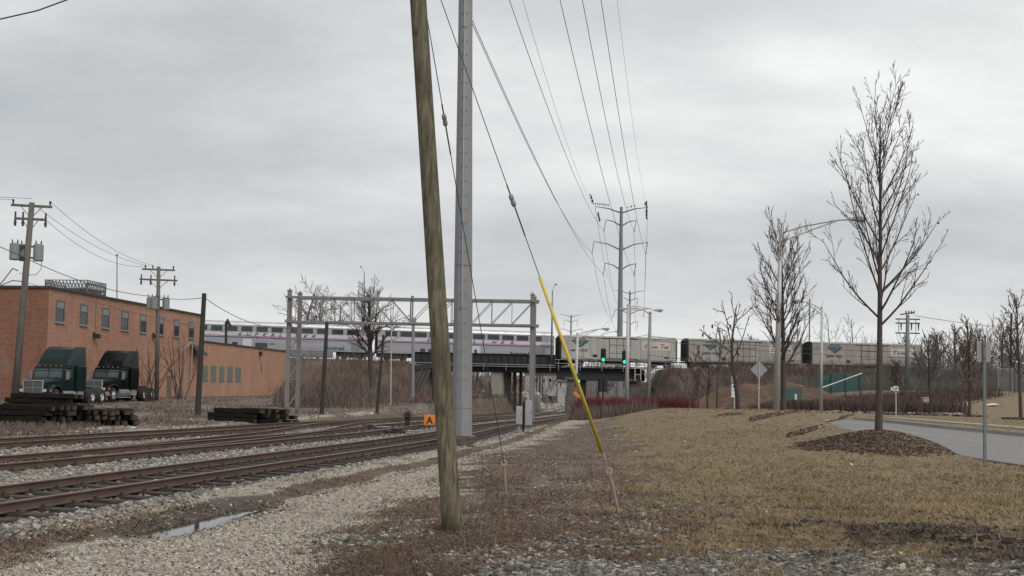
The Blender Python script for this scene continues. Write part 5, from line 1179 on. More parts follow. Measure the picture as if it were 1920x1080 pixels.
def tpos(pxf, Yf, pxr, Yr):
    a_, b_ = at(pxf, 740, Yf), at(pxr, 740, Yr); d_ = (a_ - b_); d_.z = 0; dn_ = d_.normalized(); c_ = a_ - dn_ * 1.60 - Vector((-dn_.y, dn_.x, 0)) * 1.0; rz = math.atan2(d_.y, d_.x); return Vector((c_.x, c_.y, max(Hs(a_.x, a_.y), Hs(b_.x, b_.y)))), rz
p_, z_ = tpos(101, 70.2, 163, 74.6)
truck('dark green truck tractor with amber roof lamps, parked nearest', p_, z_, 'greenp', 1, True)
p_, z_ = tpos(209, 80.5, 265, 85.2)
truck('black truck tractor parked behind the green one, beside the brick wall', p_, z_, 'blackp', 1, False)

# ------------------------------------------------------------------ stacks of old railroad ties
tie_src = None
def stack_tie(p, ang, tilt, lab, grp, L=2.6):
    global tie_src
    if tie_src is None:
        m = MB(); m.box((-1.3, -.115, -.09), (1.3, .115, .09)); m.mi = [1 if f in (3, 5) else 0 for f in range(6)]
        tie_src = flatmesh('railroad_tie', m.v, m.f, [M['tie'], M['tiepale']], None, False, m.mi); b_ = tie_src.modifiers.new('bevel', 'BEVEL'); b_.width = .012; o = tie_src
    else: o = tie_src.copy(); col.objects.link(o)
    o.location = p; o.rotation_euler = (random.uniform(-.05, .05), tilt, ang); o.scale = (random.uniform(.96, 1.03), random.uniform(.92, 1.08), random.uniform(.95, 1.05)); tag(o, lab, 'railroad tie', grp)
def pile(corner, adir, wdir, nw, nl, lab, grp, jit=.05, skew=0.0):
    jit = jit * 1.8
    """corner = near end of the first tie; adir = long axis pointing away from the shown ends"""
    adir = Vector(adir).normalized(); wdir = Vector(wdir).normalized(); ang = math.atan2(adir.y, adir.x)
    for l in range(nl):
        lb = lab.replace('dark railroad', 'dark ' + ('bottom-layer' if l == 0 else 'top-layer' if l == nl - 1 else ('second', 'third', 'fourth', 'fifth')[l - 1] + '-layer') + ' railroad')
        for i in range(nw[l] if isinstance(nw, (list, tuple)) else nw):
            e = corner + wdir * (i * .265 + l * skew + random.uniform(-.02, .02)) + adir * (1.3 + random.uniform(-jit, jit) * 3)
            g_ = Hs(e.x, e.y); stack_tie(Vector((e.x, e.y, g_ + .09 + l * .195)), ang + random.uniform(-.07, .07), random.uniform(-.02, .02), lb, grp)
random.seed(11)
G1, G2 = 'old railroad ties stacked by the trucks', 'old railroad ties stacked below the signal bridge'
c_ = foot(99, 40.2); A_, W_ = (-1, .42, 0), (.50, .86, 0)
c_ = foot(97, 39.5)
pile(c_, (-1, .30, 0), (.42, .91, 0), [6, 6, 5, 4], 4, 'dark railroad tie in the leftmost stack in front of the trucks', G1, .06)
pile(foot(30, 41.8) + Vector((1.6, 1.0, 0)), (-1, .12, 0), (.2, 1, 0), [5, 5, 5, 5, 4, 3], 6, 'dark railroad tie in the tall back stack in front of the green truck', G1, .07)
pile(foot(140, 40.8), (-.55, .9, 0), (.93, .37, 0), [5, 5, 5, 3], 4, 'dark railroad tie in the middle stack in front of the trucks', G1, .12)
pile(foot(196, 41.3), (-.4, .92, 0), (.97, .22, 0), [5, 5, 5], 3, 'dark railroad tie in the low right stack in front of the trucks', G1, .10)
pile(foot(500, 46.5), (-1, .42, 0), (.4, .9, 0), [4, 4, 3], 3, 'dark railroad tie in the long low stack right of the black pole', G2, .12)
pile(foot(528, 47.5), (-.8, .75, 0), (.78, .62, 0), [4, 4, 3], 3, 'dark railroad tie in the stack at the foot of the signal tower', G2, .10)

# ------------------------------------------------------------------ wooden utility poles on the left
def upole(label, b, t_, r0__, r1__, arms, trafo, mt='oldwood', dirv=Vector((.97, .24, 0)), group='wooden utility poles by the brick building'):
    root = thing('utility_pole', label, 'utility pole', b, 0, group); ax = t_ - b; L = ax.length; ax.normalize()
    m = MB(); m.tube([b - ax * .3, b.lerp(t_, .5), t_], [r0__, (r0__ + r1__) / 2, r1__], 12); mk('shaft', m, mt, root, smooth=True)
    ends = []
    for dz, hl, pins, hang in arms:
        c = t_ - ax * dz; m = MB(); m.beam(c - dirv * hl, c + dirv * hl, .12, .14); a_ = mk('crossarm', m, mt, root)
        m = MB(); m.beam(c - dirv * hl * .55, c - ax * .75, .04); m.beam(c + dirv * hl * .55, c - ax * .75, .04); mk('brace', m, mt, a_)
        for f in pins:
            m = MB(); q = c + dirv * hl * f; s_ = -1 if hang else 1
            if hang: m.tube([q + Vector((0, 0, .42)), q + Vector((0, 0, -.45))], [.05, .07], 7); m.ball(q + Vector((0, 0, -.25)), .10, 7)
            else: m.tube([q, q + Vector((0, 0, .3))], [.03, .07], 7); m.ball(q + Vector((0, 0, .3)), .07, 7)
            ends.append(q + Vector((0, 0, .32 if not hang else 0))); mk('insulator', m, 'porc', a_)
    for dz, offs, rr_, hh_ in trafo:
        for o_ in offs:
            c = t_ - ax * dz + dirv * o_[0] + Vector((0, o_[1], 0)); m = MB()
            m.tube([c - Vector((0, 0, hh_ / 2)), c - Vector((0, 0, hh_ / 2 - .04)), c + Vector((0, 0, hh_ / 2 - .05)), c + Vector((0, 0, hh_ / 2))], [rr_ * .92, rr_, rr_, rr_ * .7], 16); tf = mk('transformer', m, 'trafogrey', root, smooth=False)
            m = MB()
            for k in (-.5, .5): m.tube([c + Vector((k * rr_, 0, hh_ / 2)), c + Vector((k * rr_ * 1.2, 0, hh_ / 2 + .22))], [.05, .03], 7)
            mk('bushing', m, 'porc', tf); m = MB(); m.beam(c + Vector((-rr_ * .1, .02, hh_ * .33)), t_ - ax * (dz - hh_ * .33), .06, .1); mk('bracket', m, 'black', tf); m = MB(); m.beam(c + Vector((0, .02, -hh_ * .33)), t_ - ax * (dz + hh_ * .33), .06, .1); mk('bracket', m, 'black', tf)
    return root, ends
b1 = foot(27, 64); t1 = at(60, 380, 64)
P1, EP1 = upole('tall leaning wooden utility pole with grey transformers at the left edge', b1, t1, .23, .16, [(.2, 1.15, (-.9, .9), False), (1.0, .85, (-1, -.5, 1), True)], [(3.0, ((-.72, 0), (-.38, .42), (.56, .1)), .29, 1.02)])
b2 = foot(294, 88); t2 = at(297.5, 500, 88)
P2, EP2 = upole('shorter wooden utility pole with transformers in front of the brick wall', b2, t2, .19, .15, [(.25, 1.3, (-.8, -.35, .9), False), (1.1, 1.5, (-.9, -.4, .85), True)], [(3.05, ((-.62, 0), (-.2, -.35), (.62, 0)), .29, 1.0)])
b3 = gr(370, 781); t3 = at(383, 550, b3.y)
m = MB(); m.tube([b3 - Vector((0, 0, .3)), t3], [.15, .11], 10); P3_ = solo('dark_pole', m, 'creo', 'black creosoted pole standing in front of the brick building corner', 'pole', b3, 'dark bare poles along the tracks')
cg = 'overhead cables by the brick building'
wire('thin top wire from the tall left pole to the shorter pole, rightmost of three', 'cable', sag(EP1[1], EP2[1], .6), .014, 'wirepale', group=cg)
wire('thin middle wire between the two poles with transformers', 'cable', sag(t1, EP2[0], .6), .014, 'wirepale', group=cg)
wire('lowest thin wire between the two poles with transformers', 'cable', sag(EP1[4], EP2[0] - Vector((.2, 0, .1)), .8), .014, 'wirepale', group=cg)
wire('thin wire leaving the frame left from the top of the tall pole', 'cable', [t1 + Vector((0, 0, .25)), at(-200, 360, 60)], .014, 'wirepale', group=cg)
wire('thin wire leaving the frame left from the crossarm of the tall pole', 'cable', [EP1[0], at(-200, 362, 58)], .014, 'wirepale', group=cg)
cA, cB = at(52, 486, 64), at(297, 556, 88); cC = at(383, 558, b3.y)
wire('dark cable rising left out of the frame from the tall left pole', 'cable', [cA, at(-200, 372, 52)], .024, 'wire', group=cg)
wire('dark cable from the tall left pole down to the shorter transformer pole', 'cable', sag(cA, cB, .5), .024, 'wire', group=cg)
wire('dark cable from the transformer pole to the black pole', 'cable', sag(cB, cC, .15), .018, 'wire', group=cg)
wire('thin cable sagging from the low side of the tall pole across the wall', 'cable', sag(at(50, 530, 64), at(660, 640, 128), 1.2), .014, 'wire', group=cg)
wire('loose service wires from the tall pole to the left', 'cable', [at(45, 528, 64), at(24, 526, 63), at(0, 536, 62), at(-60, 560, 60)], .03, 'wire', group=cg)
wire('drop wire looping below the right transformer of the tall pole', 'cable', [at(78, 490, 63.8), at(77, 505, 63.8), at(68, 515, 63.8), at(50, 516, 63.9), at(36, 512, 64)], .018, 'wire', group=cg)
wire('dark service cable at the far left slanting up to the tall pole', 'cable', [at(-40, 570, 62), at(3, 530, 63), at(24, 503, 63.6), at(34, 508, 64)], .035, 'wire', group=cg)
# dark bare poles
for px0, py0, px1, py1, lab, r_, mt in ((603, 777, 613, 604, 'dark leaning pole under the left part of the signal bridge', .12, 'creo'), (706, 775, 719, 628, 'dark leaning pole at the foot of the railway bank', .10, 'creo')):
    b = gr(px0, py0); t_ = at(px1, py1, b.y); m = MB(); m.tube([b - Vector((0, 0, .3)), t_], [r_ * 1.15, r_ * .85], 9); solo('dark_pole', m, mt, lab, 'pole', b, 'dark bare poles along the tracks')
for px, Y, py1, lab, r_, mt in ((733, 84, 592, 'thin pale pole on the bank left of the leaning wooden pole', .05, 'lampgrey'), (774, 98, 606, 'slim grey pole below the middle of the signal bridge', .15, 'polegrey'), (812, 96, 652, 'dark pole hidden close to the leaning wooden pole', .12, 'creo'), (203 + 220, 128, 604, 'short dark post with a horn behind the low brick wing', .16, 'creo')):
    b = foot(px, Y); t_ = at(px + 1, py1, Y); m = MB(); m.tube([b, t_], r_, 8)
    if px == 423: m.tube([t_ - Vector((0, 0, .3)), t_ + Vector((.1, 0, .2)), t_ + Vector((.6, 0, -.5))], [.2, .3, .12], 6)
    solo('bare_pole', m, mt, lab, 'pole', b)
wire('cable sagging from the black pole to the left tower of the signal bridge', 'cable', sag(cC, at(588, 604, 72), .9), .018, 'wire', group=cg)

# ------------------------------------------------------------------ signal bridge over the tracks
GL, GR_ = foot(542, 72), foot(989, 72); sb = thing('signal_bridge', 'grey steel truss signal bridge spanning the tracks on lattice legs', 'signal bridge', GL)
Zt, Zb = 7.82, 6.17
def gx_(px): return at(px, 640, 72).x
for (px, lab) in ((542, 0), (997, 1)):
    xx = gx_(px); m = MB()
    zb = Hs(xx, 72) - .3; dxs = (0, .52) if lab == 0 else (0, .16)
    for k, dx in enumerate(dxs): m.box((xx + dx - .13, 71.7 + .9 * k, zb), (xx + dx + .13, 71.96 + .9 * k, 8.25 - .1 * k)); m.box((xx + dx - .16, 71.67 + .9 * k, 8.25 - .1 * k), (xx + dx + .16, 72.0 + .9 * k, 8.3 - .1 * k)); m.tube([(xx + dx, 71.83 + .9 * k, 8.3 - .1 * k), (xx + dx, 71.83 + .9 * k, 8.42 - .1 * k)], .06, 6)
    mk('leg', m, 'bridgegrey', sb)
    m = MB(); z = .4; fl = 1
    while z < 5.8:
        a_ = Vector((xx + (.07 if fl > 0 else dxs[1] - .07), 71.83 + (0 if fl > 0 else .9), z)); b_ = Vector((xx + (dxs[1] - .07 if fl > 0 else .07), 71.83 + (.9 if fl > 0 else 0), z + .95)); m.beam(a_, b_, .05, .07); fl = -fl; z += .95
        if fl > 0: m.beam((xx + .07, 71.83, z), (xx + dxs[1] - .07, 72.7, z), .05, .07)
    mk('lacing', m, 'bridgegrey', sb)
x0, x1 = gx_(536), gx_(1010)
for z, nm in ((Zt, 'top_chord'), (Zb, 'bottom_chord')):
    for k in (0, 1):
        m = MB(); m.beam((x0 if k == 0 else x0 + .5, 71.55 + 1.4 * k, z), (x1, 71.55 + 1.4 * k, z), .13, .14); mk(nm, m, 'bridgegrey', sb)
m = MB()
pxs = [548 + 37 * i for i in range(7)] + [770 + 37.8 * i for i in range(1, 7)]
for i, px in enumerate(pxs):
    for k in (0, 1):
        yy = 71.55 + 1.4 * k; m.beam((gx_(px), yy, Zb + .08), (gx_(px), yy, Zt - .08), .045 if px != 770 else .10, .045)
        if i < len(pxs) - 1:
            q = pxs[i + 1]; a_, b_ = (Zt - .08, Zb + .08) if px < 770 else (Zb + .08, Zt - .08); m.beam((gx_(px), yy, a_), (gx_(q), yy, b_), .045, .045)
    m.beam((gx_(px), 71.6, Zb + .02), (gx_(px), 72.9, Zb + .02), .06, .06); m.beam((gx_(px), 71.6, Zt + .02), (gx_(px), 72.9, Zt + .02), .06, .06)
mk('truss_web', m, 'bridgegrey', sb)
m = MB(); m.box((gx_(768), 71.4, Zb - .05), (gx_(780), 71.9, Zb + .35)); m.tube([(gx_(773), 71.5, Zt), (gx_(773), 71.5, Zt + .2)], .1, 8); mk('cable_bracket', m, 'polegrey', sb)
# equipment cabinets
for px0, px1, py0, py1, Y, lab in ((967, 979.5, 762, 796, 41.5, 'shorter of the two grey signal cabinets on the gravel'), (984, 998, 751.5, 798, 42.2, 'taller of the two grey signal cabinets on the gravel')):
    a_, b_ = at(px0, py1, Y), at(px1, py0, Y); g_ = Hs(a_.x, Y); r_ = thing('signal_cabinet', lab, 'cabinet', ((a_.x + b_.x) / 2, Y, g_), 0, 'grey signal cabinets')
    m = MB(); m.box((a_.x, Y - .12, a_.z), (b_.x, Y + .16, b_.z)); mk('case', m, 'boxgrey', r_, bevel=.015)
    m = MB(); m.box((a_.x + .02, Y - .135, a_.z + .03), (b_.x - .02, Y - .122, b_.z - .04)); d_ = mk('door', m, 'boxgrey', r_, bevel=.004)
    m = MB(); m.box((b_.x - .05, Y - .155, (a_.z + b_.z) / 2), (b_.x - .035, Y - .136, (a_.z + b_.z) / 2 + .09)); mk('handle', m, 'black', d_)
    m = MB(); m.box(((a_.x + b_.x) / 2 - .05, Y - .05, g_ - .1), ((a_.x + b_.x) / 2 + .05, Y + .05, a_.z)); mk('pedestal', m, 'polegrey', r_)
q = at(982, 775, 42.0); m = MB(); m.box((q.x - .04, 42.3, Hs(q.x, 42.3) - .1), (q.x + .04, 42.4, at(982, 752, 42).z)); solo('cabinet_post', m, 'black', 'dark post standing between the two grey signal cabinets', 'post', (q.x, 42.3, Hs(q.x, 42.3)))

# ------------------------------------------------------------------ the train
def pxX(px):
    t_ = (px - 960) / 2000.0; return t_ * 156.7 / (1 - .205 * t_)
AL = math.atan(.205)
UP = TRZ
def car(name, label, cat, pxl, pxr, group):
    a_, b_ = pxX(pxl), pxX(pxr); A_ = Vector((a_, TRY(a_), float(UP(a_)))); B_ = Vector((b_, TRY(b_), float(UP(b_)))); L = (B_ - A_).length
    r_ = thing(name, label, cat, A_, 0, group); r_.rotation_euler = (0, -math.asin((B_.z - A_.z) / L), AL)
    fx_ = lambda px: (pxX(px) - a_) / (b_ - a_) * L
    return r_, L, fx_
def lmk(n_, m, mt, par, **k): return mk(n_, m, mt, par, world=False, **k)
def bogie(root, xc, gauge=.75, wr=.42):
    m = MB(); m.box((xc - 1.5, -1.0, .35), (xc + 1.5, -.85, .75)); m.box((xc - 1.5, .85, .35), (xc + 1.5, 1.0, .75)); m.box((xc - .35, -1.05, .3), (xc + .35, 1.05, .9)); b_ = lmk('bogie', m, 'bogie', root)
    for dx in (-1.15, 1.15):
        m = MB()
        for s_ in (-1, 1): m.tube([(xc + dx, .72 * s_, wr), (xc + dx, .84 * s_, wr)], wr, 14)
        m.tube([(xc + dx, -.8, wr), (xc + dx, .8, wr)], .08, 6); lmk('wheelset', m, 'bogie', b_)
TG = 'cars of the long train on the embankment'
def superliner(label, pxl, pxr, wins, lows, txt, doorpx, ventpx):
    r_, L, fx_ = car('passenger_car', label, 'train car', pxl, pxr, TG); hw = 1.55
    prof = [(-hw, 1.05), (-hw, 4.35), (-1.42, 4.62), (-1.05, 4.84), (-.5, 4.93), (.5, 4.93), (1.05, 4.84), (1.42, 4.62), (hw, 4.35), (hw, 1.05)]
    m = MB(); m.prism([(y, z) for y, z in prof], (.25, 0, 0), (0, 1, 0), (0, 0, 1), (1, 0, 0), L - .5)
    m.mi = [0, 0] + [1 if 1 <= i <= 7 else 0 for i in range(10)]; lmk('body', m, ('silver', 'silverroof'), r_)
    m = MB()
    for k in range(int(L / .9)): m.box((.6 + k * .9, -1.2, 4.80), (.64 + k * .9, 1.2, 4.955)) if 0 else m.prism([(y * 1.006, z + .012) for y, z in prof[1:9]] + [(0, 4.4)], (.6 + k * .9, 0, 0), (0, 1, 0), (0, 0, 1), (1, 0, 0), .04)
    lmk('roof_ribs', m, 'silverroof', r_)
    m = MB(); m.box((.25, -hw - .006, 2.72), (L - .25, -hw + .05, 3.36)); lmk('white_band', m, 'band', r_)
    m = MB(); m.box((.25, -hw - .012, 2.76), (L - .25, -hw + .04, 2.90)); lmk('red_stripe', m, 'sred', r_)
    m = MB(); m.box((.25, -hw - .013, 2.58), (L - .25, -hw + .03, 2.71)); lmk('blue_stripe', m, 'sblue', r_)
    m = MB()
    for z in np.arange(1.15, 2.5, .12): m.box((.25, -hw - .009, z), (L - .25, -hw + .02, z + .03))
    for z in (3.38, 4.24, 4.32): m.box((.25, -hw - .012, z), (L - .25, -hw + .02, z + .035))
    lmk('corrugation', m, 'silver', r_)
    m = MB(); m.box((L * .22, -1.50, .22), (L * .78, 1.50, 1.04)); lmk('skirt', m, 'skirt', r_)
    for q0, q1 in ((.3, L * .2), (L * .8, L - .3)): m = MB(); m.box((q0, -1.2, .5), (q1, 1.2, 1.04)); lmk('underframe', m, 'bogie', r_)
    for a_, b_ in wins:
        m = MB(); m.box((fx_(a_), -hw - .018, 3.46), (fx_(b_), -hw + .02, 4.17)); wn_ = lmk('window', m, 'glassd', r_, bevel=.0)
        m = MB(); x0, x1 = fx_(a_), fx_(b_)
        for q in (((x0 - .05, 3.41), (x1 + .05, 3.46)), ((x0 - .05, 4.17), (x1 + .05, 4.22)), ((x0 - .05, 3.46), (x0, 4.17)), ((x1, 3.46), (x1 + .05, 4.17))): m.box((q[0][0], -hw - .026, q[0][1]), (q[1][0], -hw + .01, q[1][1]))
        lmk('frame', m, 'silver', wn_)
    for a_, b_, z0, z1 in lows: m = MB(); m.box((fx_(a_), -hw - .018, z0), (fx_(b_), -hw + .02, z1)); lmk('window', m, 'glassd', r_)
    for a_, b_ in doorpx:
        x0, x1 = fx_(a_), fx_(b_); m = MB(); m.box((x0, -hw - .016, 1.1), (x1, -hw + .02, 2.5)); d_ = lmk('door', m, 'band', r_); m = MB()
        for q in (x0 - .05, x1): m.box((q, -hw - .022, 1.1), (q + .05, -hw + .01, 2.55))
        m.box((x0, -hw - .022, 2.5), (x1, -hw + .01, 2.55)); lmk('door_frame', m, 'skirt', d_)
    for a_, b_ in ventpx: m = MB(); m.box((fx_(a_), -hw - .02, 1.2), (fx_(b_), -hw + .02, 2.45)); lmk('vent_panel', m, 'skirt', r_)
    for bd, px, z, h, mt, sh, sx, sp in txt: text(bd, r_, fx_(px), -hw - .03, z, h, mt, sh, sx, 'lettering', sp)
    for xc in (L * .11, L * .89): bogie(r_, xc)
    for xe in (0, L - .26): m = MB(); m.box((xe, -.75, 1.0), (xe + .26, .75, 4.2)); lmk('gangway', m, 'black', r_)
    return r_
W1 = [(378 + 28.1 * i - 10, 378 + 28.1 * i + 11) for i in range(11)]
letters = lambda s_, x0_, dx_: [(ch, x0_ + i * dx_, 2.92, .38, 'letter', .35, 1.6, 1) for i, ch in enumerate(s_) if ch != ' ']
superliner('silver double deck passenger car with blue stripe on the left, behind the low brick wing', 357, 697, W1,
           [(436, 446, 1.5, 1.95), (479, 502, 1.3, 1.95), (539, 541, 1.2, 2.1)],
           letters('SUPERLINER', 446, 15.2) + [('Amtrak', 607, 1.28, .55, 'teal', .3, 1.2, 1), ('32079', 506, 1.75, .18, 'letter', 0, 1.2, 1)], [(455, 473)], [(657, 678)])
W2 = [(720, 742), (748, 769.5), (775, 797), (802, 824), (829, 851), (856, 878), (883, 905), (910.5, 932), (937.5, 959), (964.5, 986), (1000, 1011)]
superliner('silver double deck passenger car crossing the bridge, behind the grey steel pole', 703, 1037, W2, [(786, 795, 1.2, 1.85), (801, 815, 1.2, 1.85), (886, 891, 1.35, 1.95)],
           letters('SUPERLINER', 797, 17.2) + [('Amtrak', 949, 1.25, .62, 'letter', .3, 1.25, 1), ('Coach Class', 1008, 2.80, .22, 'letter', 0, 1.1, 1)], [(880, 898)], [(1000, 1017)])
def emblem(root, xc, z, wd, y, mt='teal'):
    h = wd * .46; m = MB()
    for pts in ([(-.5, .46), (.05, .46), (-.02, .36), (-.38, .30)], [(-.36, .24), (-.02, .30), (.06, .46), (.20, .46), (.02, .16), (-.24, .12)], [(-.18, .05), (.04, .10), (.26, .46), (.50, .46), (.40, .30), (.15, .02), (.02, -.14)]):
        m.prism([(u * wd, v_ * wd * .62) for u, v_ in pts], (xc, y, z), (1, 0, 0), (0, 0, 1), (0, 1, 0), .02)
    lmk('emblem', m, mt, root)
def boxcar(label, pxl, pxr, num, logo, panel, door, mt, extra=0):
    r_, L, fx_ = car('boxcar', label, 'train car', pxl, pxr, TG); hw = 1.5; z0, z1 = 1.08, 4.28
    m = MB(); m.prism([(-hw, z0), (-hw, z1), (-1.2, z1 + .18), (0, z1 + .30), (1.2, z1 + .18), (hw, z1), (hw, z0)], (.35, 0, 0), (0, 1, 0), (0, 0, 1), (1, 0, 0), L - .7)
    m.mi = [2, 2] + [0, 1, 1, 1, 1, 0, 0]; lmk('body', m, (mt, mt, 'bogie' if extra else 'boxrib'), r_)
    m = MB(); n = int(L / 1.15)
    for k in range(n + 1):
        x = .38 + k * (L - .82) / n; m.box((x, -hw - .018, z0), (x + .05, -hw + .01, z1)); m.prism([(-hw, z1), (-1.2, z1 + .205), (0, z1 + .325), (1.2, z1 + .205), (hw, z1), (1.1, z1 + .1), (-1.1, z1 + .1)], (x, 0, 0), (0, 1, 0), (0, 0, 1), (1, 0, 0), .07)
    lmk('ribs', m, 'boxrib', r_)
    m = MB(); m.box((.3, -hw - .03, z0 - .1), (L - .3, -hw + .02, z0)); m.box((.35, -hw - .03, z1 - .05), (L - .35, -hw + .02, z1 + .02)); lmk('sill_beam', m, 'boxrib', r_)
    a_, b_ = fx_(door[0]), fx_(door[1]); m = MB(); m.box((a_, -hw - .05, z0 + .15), (b_, -hw + .01, z1 - .15)); d_ = lmk('door', m, mt, r_)
    m = MB()
    for q in (a_ - .05, b_, (a_ + b_) / 2 - .55, (a_ + b_) / 2 + .5): m.box((q, -hw - .08, z0 + .1), (q + .05, -hw - .045, z1 - .1))
    for z in (z0 + .9, z0 + 2.1): m.box((a_, -hw - .078, z), (b_, -hw - .047, z + .05))
    m.box((a_ - 1.2, -hw - .07, z1 - .16), (b_ + 1.2, -hw - .046, z1 - .08)); m.box((a_ - 1.2, -hw - .07, z0 + .05), (b_ + 1.2, -hw - .046, z0 + .13)); lmk('door_hardware', m, 'bogie', d_)
    xc = fx_(sum(logo) / 2); emblem(r_, xc, 3.0, (fx_(logo[1]) - fx_(logo[0])), -hw - .045)
    text('AMTRAK', r_, fx_(logo[0]) + .3, -hw - .04, 3.92, .24, 'teal', .2, 1.5)
    text(num, r_, fx_(logo[0]) - .1, -hw - .04, 2.15, .34, 'letter', 0, 1.05)
    a_, b_ = fx_(panel[0]), fx_(panel[1]); m = MB(); m.box((a_, -hw - .03, 2.55), (b_, -hw + .01, 3.75)); pn = lmk('panel', m, 'boxpanel', r_)
    w_ = (b_ - a_); text('E', pn, a_ + w_ * .08, -hw - .04, 2.85, .68, 'redlet', .25, 1.1); text('xpress', pn, a_ + w_ * .235, -hw - .04, 2.85, .46, 'letter', .25, .85)
    text('T', pn, a_ + w_ * .62, -hw - .04, 2.85, .68, 'redlet', .25, 1.1); text('rak', pn, a_ + w_ * .76, -hw - .04, 2.85, .46, 'letter', .25, .95)
    m = MB(); m.box((fx_(door[0]) - 2.6, -hw - .03, 1.35), (fx_(door[0]) - 1.9, -hw, 1.75)); m.box((L - 2.2, -hw - .03, 1.35), (L - 1.6, -hw, 1.6)); lmk('vent_box', m, 'bogie', r_)
    m = MB(); m.box((.5, -.5, .7), (L - .5, .5, 1.08)); m.box((L * .42, -1.1, .45), (L * .58, 1.1, .95)); lmk('underframe', m, 'bogie', r_)
    for x in (.12, L - .37): m = MB(); m.box((x, -1.35, 1.1), (x + .25, 1.35, 4.2)); lmk('end_panel', m, 'bogie', r_)
    for q0, q1 in ((-.45, .4), (L - .4, L + .45)): m = MB(); m.box((q0, -.12, .75), (q1, .12, .98)); lmk('coupler', m, 'bogie', r_)
    m = MB()
    for x in (L - .6, .45):
        for k in range(7): m.tube([(x, -hw - .1, 1.2 + .42 * k), (x + .4, -hw - .1, 1.2 + .42 * k)], .02, 4)
    lmk('ladder', m, 'boxrib', r_)
    for xc in (L * .13, L * .87): bogie(r_, xc)
    return r_
boxcar('pale boxcar nearest the passenger cars, above the traffic lights', 1044, 1266, 'AMTK 74107', (1066, 1100), (1198, 1251), (1138, 1177), 'boxcar')
boxcar('middle boxcar, more soiled, partly behind the bushy bare tree', 1281, 1499, 'AMTK 74100', (1312, 1339), (1435, 1477), (1376, 1409), 'boxcar2')
boxcar('last boxcar at the right end of the train with a black end', 1511, 1722, 'AMTK 74132', (1542, 1572), (1661, 1709), (1607, 1645), 'boxcar2', 1)
# upper railway: rails, ballast bed on the bank
for s_ in (-.75, .75):
    m = MB(); xs2 = list(range(-90, 91, 4)); m.tube([(x - s_ * .2, TRY(x) + s_, float(UP(x)) - .06) for x in xs2], .06, 5); solo('upper_rail', m, 'rail', ('near' if s_ < 0 else 'far') + ' rail of the upper railway under the train', 'rail', (-90, TRY(-90), 5.8), 'rails of the upper railway')

# ------------------------------------------------------------------ railway bridge
br = thing('railway_bridge', 'black plate girder railway bridge carrying the train over the tracks and the street', 'bridge', (5, TRY(5) - 2.9, 0))
def bl(x, off, z): return (x - off * -.2, TRY(x) + off * 1.0, z)      # point beside the upper track line
def plate(m, x0, x1, off, z0, z1, th=.15):
    m.add([bl(x0, off, z0), bl(x1, off, z0), bl(x1, off + th, z0), bl(x0, off + th, z0), bl(x0, off, z1), bl(x1, off, z1), bl(x1, off + th, z1), bl(x0, off + th, z1)], [(0, 3, 2, 1), (4, 5, 6, 7), (0, 1, 5, 4), (1, 2, 6, 5), (2, 3, 7, 6), (3, 0, 4, 7)])
xa, xm_, xz = pxX(786), pxX(1049), pxX(1207)
m = MB(); plate(m, xa, xm_, -2.8, 4.15, 6.72); plate(m, xa, xm_, 2.7, 4.15, 6.72); plate(m, xa, xm_, -3.0, 6.722, 6.80, .5); plate(m, xa, xm_, -3.15, 4.9, 5.06, .33); lmk_ = mk('girder', m, 'blacksteel', br)
m = MB()
for k in range(22): x = xa + .3 + k * (xm_ - xa - .6) / 21; plate(m, x, x + .07, -2.98, 4.2, 6.71, .17)
mk('stiffeners', m, 'blacksteel', br)
m = MB(); plate(m, xa, xz, -2.6, 4.3, 4.62, 5.2); mk('deck', m, 'blacksteel', br)
m = MB(); plate(m, xm_ + .05, xz, -2.8, 3.2, 4.95); plate(m, xm_ + .05, xz, 2.7, 3.2, 4.95); plate(m, xm_ + .05, xz + 1, -3.6, 4.952, 5.06, 1.0); mk('girder', m, 'blacksteel', br)
for (a_, b_, z0) in ((xa, xm_, 4.9), (xm_, xz + 6, 5.06)):
    m = MB(); o_ = -3.65 if z0 > 5 else -3.5
    if z0 < 5: plate(m, a_, b_, -3.6, 4.92, 5.0, .6)
    zt_ = z0 + .0
    for z in ((zt_ + .5, zt_ + 1.05) if z0 > 5 else (zt_ + .35,)): m.tube([bl(a_, o_, z), bl(b_, o_, z)], .045, 5)
    k = a_ + .5
    while k < b_: m.tube([bl(k, o_, z0 - .5), bl(k, o_, zt_ + (1.05 if z0 > 5 else .5))], .055, 5); k += 3.2
    mk('railing', m, 'polegrey', br)
def pier(name, x0, x1, o0, o1, z0, z1, mt): m = MB(); plate(m, x0, x1, o0, z0, z1, o1 - o0); return mk(name, m, mt, br, bevel=.05)
pier('concrete_pier', pxX(929.5), pxX(950), -2.6, -.9, -2.5, 4.14, 'conc')
pier('concrete_pier', pxX(932), pxX(954), 1.0, 2.8, -2.5, 4.14, 'conc')
for px in (958, 966, 974): pier('steel_column', pxX(px), pxX(px) + .35, -1.6 + (px - 958) * .12, -1.25 + (px - 958) * .12, -2.5, 4.14, 'blacksteel')
for k, (z0, z1, e_) in enumerate(((-2.5, 1.0, .25), (1.0, 2.2, .12), (2.2, 3.19, 0), (3.19, 3.6, .3))): pier('stone_pier', pxX(1070) - e_, pxX(1089) + e_, -3.0 - e_, 3.0 + e_, z0 + .003, z1, 'stone')
for px in (1096, 1100): pier('steel_column', pxX(px), pxX(px) + .3, -2.2, -1.9, -2, 3.2, 'blacksteel')
pier('stone_abutment', pxX(1181), pxX(1215), -2.7, 3.2, -2, 3.1, 'stone'); pier('bearing_seat', pxX(1180), pxX(1200), -3.2, 3, 3.103, 3.5, 'stone')
pier('stone_abutment', pxX(778), pxX(812), -2.75, 3.2, -2.5, 4.14, 'stone')
